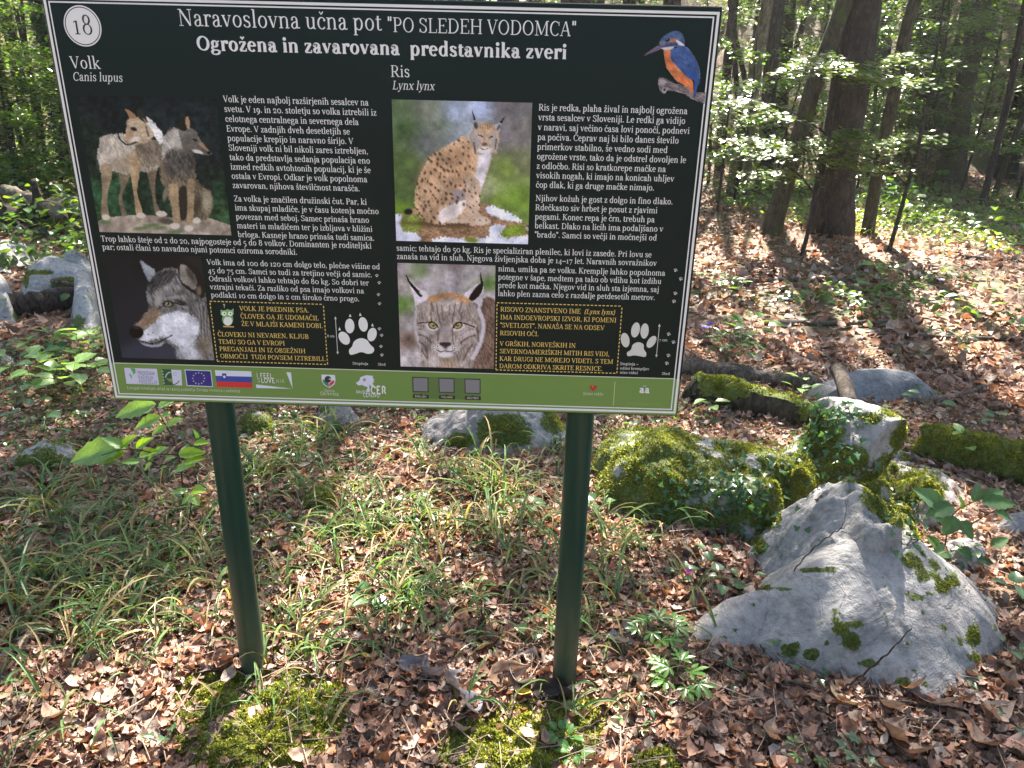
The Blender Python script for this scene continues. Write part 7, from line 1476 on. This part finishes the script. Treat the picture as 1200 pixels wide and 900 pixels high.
# saplings: layered beech sprays, seen against the light
sp_list = [(938, 225, 4, 1.1), (1003, 222, 4, 1.0), (1045, 205, 4, 1.2), (870, 232, 4, 1.0), (840, 250, 2, .8), (1085, 205, 2, 1.0), (1128, 195, 2, .9), (1195, 212, 2, .9), (955, 215, 0, .9), (1012, 200, 0, .9), (905, 225, 2, .9), (1205, 200, 5, .9), (1060, 190, 1, .8), (1150, 175, 3, .8), (860, 205, 3, .8), (830, 215, 1, .8),
    (30, 235, 0, .9), (70, 225, 2, 1.0), (5, 222, 1, .9), (95, 218, 5, .9), (50, 205, 3, .9), (-20, 240, 5, .9), (20, 190, 1, 1.0), (110, 200, 3, .9)]
rs_ = random.Random(12)
SG = 'young beeches with flat leaf layers'
lbs = {}
def put_sap(loc, k, s_, label, group=None): return tree_from('young_beech', SAP[k][0], SAP[k][1], loc, label, 'young tree', None, group, rs_.uniform(0, 6.28), s_)
for i, (u, v, k, s_) in enumerate(sp_list): put_sap(G(u, v), k, s_, 'young beech with flat layered leaves standing %s' % (['in front of the mossy leaning tree', 'beside the thickest trunk foot', 'left of the sunny clearing', 'by the pale stem clump', 'close to the right board edge', 'behind the sunny clearing', 'before the tree with flared foot', 'at the right edge by the thin stems',
    'left behind the thickest trunk', 'right behind the thickest trunk', 'behind the dark upright trunk', 'at the right edge farther back', 'behind the slender mossy tree', 'up the slope at right', 'behind the pale stem clump', 'far behind the right board edge',
    'over the dark fallen trunk at left', 'near the ivy covered trunk', 'at the left edge behind the fallen trunk', 'just behind the left board edge', 'between the two left trunks', 'cut by the left picture edge', 'behind the dark trunk at upper left', 'hidden mostly by the left board edge'][i]))
# beeches whose flat sunlit leaf layers cross in front of the trunks
def layered(foot, layers, label, seed, y0=None):
    r = np.random.default_rng(seed); b = G(*foot); e = empty('young_beech', b); tag(e, label, 'young tree'); Ps, Ns, parts = [], [], []
    zt = max(at_y(u, v, b[1])[2] for u, v, w_, q in layers)-b[2]+.6; sp = spline([(0, 0, -.1), (.08, 0, zt*.5), (.05, .05, zt)], 10); parts.append(tube(sp, np.linspace(.022, .008, 10), 7, .08, seed))
    for u, v, w_, dn in layers:
        c = at_y(u, v, b[1]+r.uniform(-.3, .5))-b; s_ = np.array([.06, 0, max(.2, c[2]-.25)]); tipd = c-s_; br = spline([s_, (s_+c)/2+[0, 0, .06], c+tipd*.5], 8); parts.append(tube(br, np.linspace(.009, .002, 8), 5, 0))
        k = int(520*w_*dn); q = r.normal(0, 1, (k, 3)); P = c+q*np.array([w_*.42, w_*.36, .022]); P[:, 2] += .05*np.sin(P[:, 0]*5)-.08*np.hypot(q[:, 0], q[:, 1])*w_; Ps.append(P); Ns.append(np.array([0, -.12, 1])+r.normal(0, .17, (k, 3)))
    V, F = join(parts); mesh_obj('trunk', V, F, MT['bark_dark'], e, smooth=True); P = np.vstack(Ps); V, F = quadleaves(P, np.vstack(Ns), r.uniform(.045, .085, len(P)), r, .66); o = mesh_obj('crown', V, F, MT['leaf'], e, cols=leafcol(len(P), r, np.array([.085, .15, .035]))); o['kind'] = 'stuff'
layered((938, 300), [(905, 160, .5, 1.2), (945, 168, .6, 1.3), (880, 120, .45, 1), (990, 160, .5, 1.3), (915, 195, .5, .8)], 'young beech with flat sunlit layers across the leaning tree', 301)
layered((1040, 296), [(990, 75, .55, 1.4), (1030, 80, .55, 1.3), (960, 72, .4, 1.1), (1050, 65, .5, .9), (1010, 185, .45, 1.0), (1055, 160, .5, .8)], 'young beech with white glinting layers across the thickest trunk', 302)
layered((1125, 225), [(1090, 100, .7, .8), (1130, 70, .8, .8), (1100, 130, .7, .9), (1150, 50, .7, .9), (1170, 95, .7, .8), (1110, 155, .7, 1.0), (1185, 140, .6, .9), (1145, 120, .6, .8)], 'young beech with many pale layers before the tree with flared foot', 303)
layered((858, 240), [(845, 130, .5, 1.1), (870, 140, .5, 1.0), (850, 100, .5, .9), (880, 165, .5, .9), (850, 175, .45, .9), (870, 205, .6, .8), (900, 235, .5, .7)], 'young beech with leaf layers at the pale stem clump', 304)
layered((1190, 235), [(1190, 20, .7, .9), (1160, 15, .7, .8), (1205, 60, .6, .9), (1200, 170, .6, .9)], 'young beech reaching in at the upper right corner', 305)
layered((20, 235), [(15, 60, .8, .9), (40, 110, .8, .9), (10, 150, .8, .9), (50, 170, .8, .9), (70, 200, .7, 1.0), (25, 200, .8, 1.0)], 'young beech with sunlit layers at the upper left', 306)
# wood behind: trees and saplings, one kind of each copied
rw = random.Random(77); tr_d = []
for k in range(3):
    S_ = spline([(0, 0, -.3), (.1*k, .05, 3), (.15, -.1*k, 8), (.2, .1, 13)], 14); V, F = tube(S_, np.linspace([.17, .24, .12][k], .06, 14)*(1+.4*np.exp(-S_[:, 2]*2)), 12, .08, k); tr_d.append(todata(V, F, MT[['bark_dark', 'bark_brown', 'bark_moss'][k]], smooth=True))
WL = 'tall forest tree in the wood beyond the first trunks'
wside = lambda x, y: 'left of the board' if x < .6-.34*(y+1.5)*.9 else 'right of the board' if x > .6+.26*(y+1.5) else 'hidden behind the board'
def wood_tree(x, y, k, s_, label, group):
    if label == WL: label = 'tall forest tree in the wood behind, '+wside(x, y); group = 'forest trees of the wood behind, '+wside(x, y)
    e = empty('forest_tree', (x, y, float(terr(x, y))), rw.uniform(0, 6.28)); e.scale = (s_,)*3; tag(e, label, 'tree', group)
    for nm, d_ in (('trunk', tr_d[k % 3]), ('crown', CROWN[k % 5][0]), ('limbs', CROWN[k % 5][1])):
        if nm == 'crown' and -14 < x < 14 and 6 < y < 25: continue
        o = bpy.data.objects.new(nm, d_); COL.objects.link(o); o.parent = e
        if nm != 'trunk': o.location = (.18, 0, 1.0); o['kind'] = 'stuff'
n_ = 0
for _ in range(4000):
    if n_ >= 70: break
    a = rad(rw.uniform(-46, 46)); R_ = rw.uniform(13, 48); x, y = .8+R_*math.sin(a), -1.5+R_*math.cos(a)
    if y < 11.5: continue
    # keep the sun lane over the clearing open
    if abs(x-(3.6+ (y-9)*.2)) < 1.6 and y < 26: continue
    wood_tree(x, y, rw.randrange(15), rw.uniform(.85, 1.3), WL, 'forest trees of the wood behind'); n_ += 1
for i in range(34):
    a = rad(rw.uniform(8, 40) if i % 3 else rw.uniform(-40, -26)); R_ = rw.uniform(11.5, 24); x, y = .8+R_*math.sin(a), -1.5+R_*math.cos(a)
    if abs(x-(5.4+(y-9)*.3)) < 1.2: continue
    e = empty('thin_tree', (x, y, float(terr(x, y))), rw.uniform(0, 6.28)); e.scale = (rw.uniform(.22, .42),)*2+(.8,); e.rotation_euler = (rw.uniform(-.12, .12), rw.uniform(-.12, .12), rw.uniform(0, 6)); tag(e, 'thin dark stem in the wood '+wside(x, y), 'tree', 'thin dark stems in the wood '+wside(x, y))
    o = bpy.data.objects.new('trunk', tr_d[(i % 2)*2]); COL.objects.link(o); o.parent = e
n_ = 0
while n_ < 120:
    a = rad(rw.uniform(-44, 44)); R_ = rw.uniform(14, 46); x, y = .8+R_*math.sin(a), -1.5+R_*math.cos(a)
    if abs(x-(3.6+ (y-9)*.2)) < 1.0 and y < 20: continue
    put_sap((x, y, float(terr(x, y))), rw.choice((0, 1, 3, 5, 3, 1)), rw.uniform(.8, 1.25), 'young beech filling the wood behind, '+wside(x, y), 'young beeches of the wood behind, '+wside(x, y)); n_ += 1
# trees whose crowns shade the spot
for i, (x, y, k, s_) in enumerate(((9.5, 9.0, 2, 1.0), (13, 12, 4, 1.0), (-9, 3, 3, 1.0), (10, 3, 1, .9), (-7, -4, 2, 1.0), (-12, 9, 4, 1.1), (9, -5, 0, 1.0))):
    wood_tree(x, y, k, s_, WL, 'forest trees of the wood behind')
# overstory: unseen leaf clumps added to shape the dapples, sparse over lit ground
OPEN = [(1010, 350, 240, 85), (1080, 440, 120, 30), (1090, 262, 130, 60), (915, 290, 55, 22), (1150, 345, 70, 28), (985, 355, 40, 20), (965, 425, 60, 14), (880, 470, 60, 20), (165, 515, 150, 75), (35, 640, 50, 35), (120, 740, 60, 40), (480, 560, 130, 50), (490, 665, 90, 45), (330, 850, 130, 55), (520, 800, 90, 40), (735, 525, 70, 30), (800, 512, 50, 15), (935, 640, 90, 60), (1000, 690, 60, 30), (890, 700, 60, 25), (1020, 505, 35, 18), (1160, 505, 45, 18), (1140, 620, 55, 30), (700, 620, 50, 30), (800, 850, 90, 30), (1090, 860, 80, 20), (30, 840, 60, 30), (860, 335, 40, 18), (1030, 460, 30, 8), (60, 305, 60, 25), (90, 420, 30, 12), (640, 600, 50, 40), (200, 690, 60, 30), (400, 720, 60, 40)]
ro = np.random.default_rng(17); CL = []
def openness(P):
    d = P-CAM; z = d@CF; u = 600+FPX*(d@CR)/z; v = 450+FPX*(d@CD)/z; return max([1.3-math.hypot((u-a)/c, (v-b)/d2) for a, b, c, d2 in OPEN]+[0]), u, v
for _ in range(740):
    nearp = ro.random() < .55
    x, y = (ro.uniform(-2.6, 3.6), ro.uniform(-.7, 3.6)) if nearp else (ro.uniform(-5, 9), ro.uniform(3.2, 10.5)); g_ = np.array([x, y, float(terr(x, y))]); o_, u, v = openness(g_)
    if ro.random() < min(.985, o_*2.3): continue
    z = ro.uniform(5.5, 8.5) if nearp else ro.uniform(6.5, 10); c = g_+np.array(SUNV)*((z-g_[2])/SUNV[2]); CL.append((c, ro.uniform(.14, .30) if nearp else ro.uniform(.3, .62)))
TR = [(-1.5, 8.6), (0.5, 9.6), (2.6, 9.2), (-3.5, 13.5), (2.8, 15.5), (8.6, 14.5)]  # feet of the beeches added to carry those shading clumps
for ti, (tx, ty) in enumerate(TR):
    mine = [c for c in CL if min(range(len(TR)), key=lambda j: (TR[j][0]-c[0][0])**2+(TR[j][1]-c[0][1])**2) == ti]
    if not mine: continue
    b = np.array([tx, ty, float(terr(tx, ty))]); e = empty('forest_tree', b); tag(e, ['beech hidden behind the left half of the board, roofing the sedge', 'beech hidden behind the middle of the board', 'beech just hidden behind the right half of the board', 'beech in the wood left behind the board', 'beech in the wood behind the pale stem clump', 'beech rising behind the tree with flared foot'][ti], 'tree')
    S_ = spline([(0, 0, -.3), (.05, 0, 3), (0, .1, 8.5)], 12); V, F = tube(S_, np.linspace(.16, .05, 12), 12, .1, ti); mesh_obj('trunk', V, F, MT['bark_dark'], e, smooth=True)
    Ps, Ns, parts = [], [], []
    for c, rc in mine:
        k = int(560*rc*rc+8); q = ro.normal(0, 1, (k, 3)); Ps.append(c-b+q*np.array([rc*.5, rc*.5, .07])); Ns.append(np.array(SUNV)*.5+np.array([0, 0, .6])+ro.normal(0, .35, (k, 3)))
    for c, rc in mine[::5]:
        p1 = np.array([0, 0, max(2.5, (c-b)[2]*.62)]); parts.append(tube(spline([p1, (p1+c-b)/2+[0, 0, .5], c-b], 7), np.linspace(.03, .008, 7), 5))
    P = np.vstack(Ps); V, F = quadleaves(P, np.vstack(Ns), ro.uniform(.06, .11, len(P)), ro, .66); o = mesh_obj('crown', V, F, MT['leaf'], e, cols=leafcol(len(P), ro)); o['kind'] = 'stuff'
    V, F = join(parts); o = mesh_obj('limbs', V, F, MT['bark_dark'], e); o['kind'] = 'stuff'
for _ in range(26):  # unseen trees added so that the panel reflects a darker wood
    x, y = rw.uniform(-22, 24), rw.uniform(-24, -7); wood_tree(x, y, rw.randrange(15), rw.uniform(.9, 1.3), 'tall forest tree standing behind the viewpoint', 'forest trees behind the viewpoint')

# ------------------------------------------------------------------ air: thin forest haze, one closed box of even density
hz = mesh_obj('haze', [(x, y, z) for z in (-3.5, 30) for y in (-30, 60) for x in (-45, 50)], [(0, 2, 3, 1), (4, 5, 7, 6), (0, 1, 5, 4), (2, 6, 7, 3), (0, 4, 6, 2), (1, 3, 7, 5)], None)
m = bpy.data.materials.new('haze_air'); m.use_nodes = True; n = m.node_tree; n.nodes.remove(n.nodes['Principled BSDF']); pv = n.nodes.new('ShaderNodeVolumePrincipled'); pv.inputs['Color'].default_value = (.93, .96, .95, 1); pv.inputs['Density'].default_value = 0.0009; pv.inputs['Anisotropy'].default_value = 0.5
n.links.new(pv.outputs[0], n.nodes['Material Output'].inputs['Volume']); hz.data.materials.append(m); tag(hz, kind='stuff')
